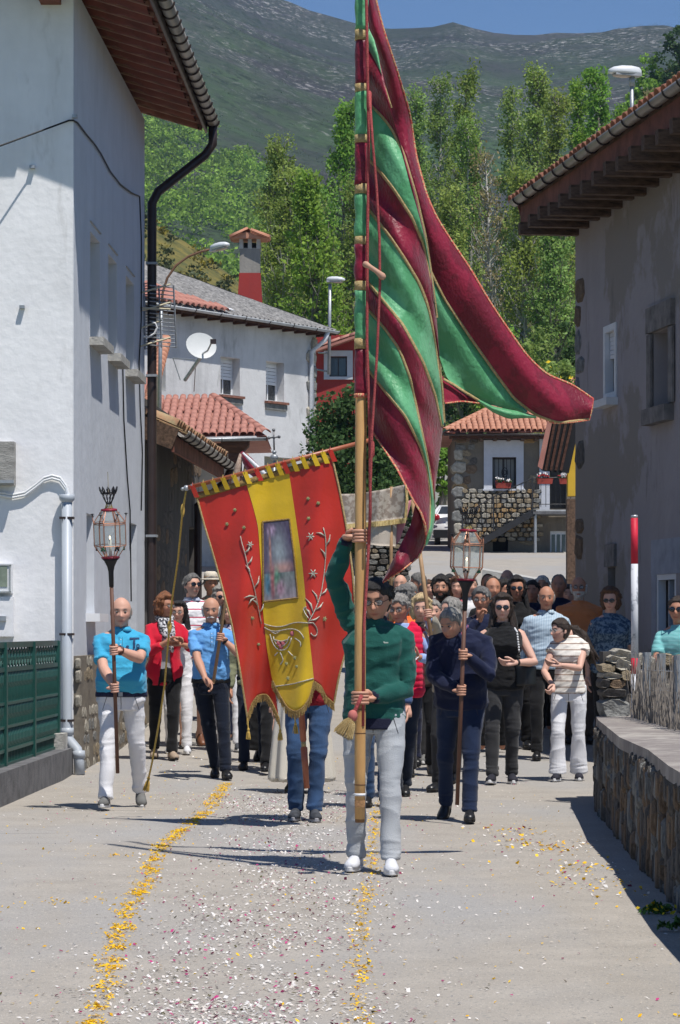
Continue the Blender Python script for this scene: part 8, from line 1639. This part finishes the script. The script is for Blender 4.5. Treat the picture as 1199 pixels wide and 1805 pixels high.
X1, Y1 = line(LNL, 7000, .034); X2, Y2 = line([(640, 1900), (638, 1805), (632, 1740), (636, 1680), (632, 1620), (650, 1560), (655, 1520), (658, 1480), (664, 1440), (690, 1360), (716, 1300), (745, 1250)], 6000, .030); X3, Y3 = line([(30, 1595), (110, 1590), (150, 1585)], 110, .12); X4, Y4 = line([(180, 1510), (250, 1505)], 70, .10)
petals('yellow_petals', 'lines of yellow broom petals strewn along the road', np.r_[X1, X2, X3, X4], np.r_[Y1, Y2, Y3, Y4], .0082, yel)
def blob(n, pts, sx_, sy_):
    o = []
    for _ in range(n):
        p = pts[rg.integers(0, len(pts))]; x, y = gpx(*p); o.append((x+rg.normal(0, sx_), y+rg.normal(0, sy_)))
    o = np.array(o); k = np.array([mnoise.noise(Vector((a*2.2, b_*1.1, 3)))+.6*mnoise.noise(Vector((a*7, b_*4, 9))) for a, b_ in o]); o = o[(k > -.12) | (rg.random(len(o)) < .25)]; o = o[(o[:, 0] > -2.4) & (o[:, 0] < 1.7)]; return o[:, 0], o[:, 1]
mid = [(400, 1805), (380, 1740), (430, 1700), (470, 1650), (480, 1620), (490, 1590), (500, 1560), (520, 1530), (500, 1500), (520, 1470), (560, 1440), (480, 1430), (600, 1400), (480, 1780), (330, 1770), (540, 1420), (450, 1410)]
wht = np.array([(.78, .74, .70), (.80, .78, .76), (.72, .66, .60)]); prp = np.array([(.25, .03, .09), (.32, .05, .14), (.12, .03, .05), (.55, .05, .22), (.10, .09, .04)])
X, Y = blob(9500, mid, .33, .55); petals('white_petals', 'white petals strewn over the middle of the road', X, Y, .0085, wht)
X, Y = blob(2600, mid, .38, .6); petals('purple_petals', 'dark red and pink petals mixed over the middle of the road', X, Y, .0088, prp)
X, Y = rg.uniform(-2.6, 1.75, 3000), rg.uniform(9, 31, 3000)**1.0; petals('loose_petals', 'loose yellow white and pink petals scattered across the road', X, Y, .0082, np.r_[yel, wht, wht, prp[3:4], np.array([(.5, .45, .38)])])
X, Y = blob(700, [(960, 1485), (1010, 1500), (1030, 1530), (900, 1470), (1040, 1560)], .18, .5); petals('edge_petals', 'yellow and white petals gathered near the retaining wall', X, Y, .013, np.r_[yel, wht, prp[:1]])
# ================= air =================
hz = MB(); hz.box((0, 980, 205), (3400, 2160, 450)); ho = hz.build('haze', None, None); tag(ho, 'thin blue mountain air', 'haze', kind='stuff')
hm_ = bpy.data.materials.new('haze'); hm_.use_nodes = True; t = hm_.node_tree; t.nodes.clear(); vo = t.nodes.new('ShaderNodeVolumePrincipled'); ou = t.nodes.new('ShaderNodeOutputMaterial')
vo.inputs['Color'].default_value = (.50, .70, 1, 1); vo.inputs['Density'].default_value = .00014; vo.inputs['Anisotropy'].default_value = .2; t.links.new(vo.outputs[0], ou.inputs['Volume']); ho.data.materials.append(hm_)
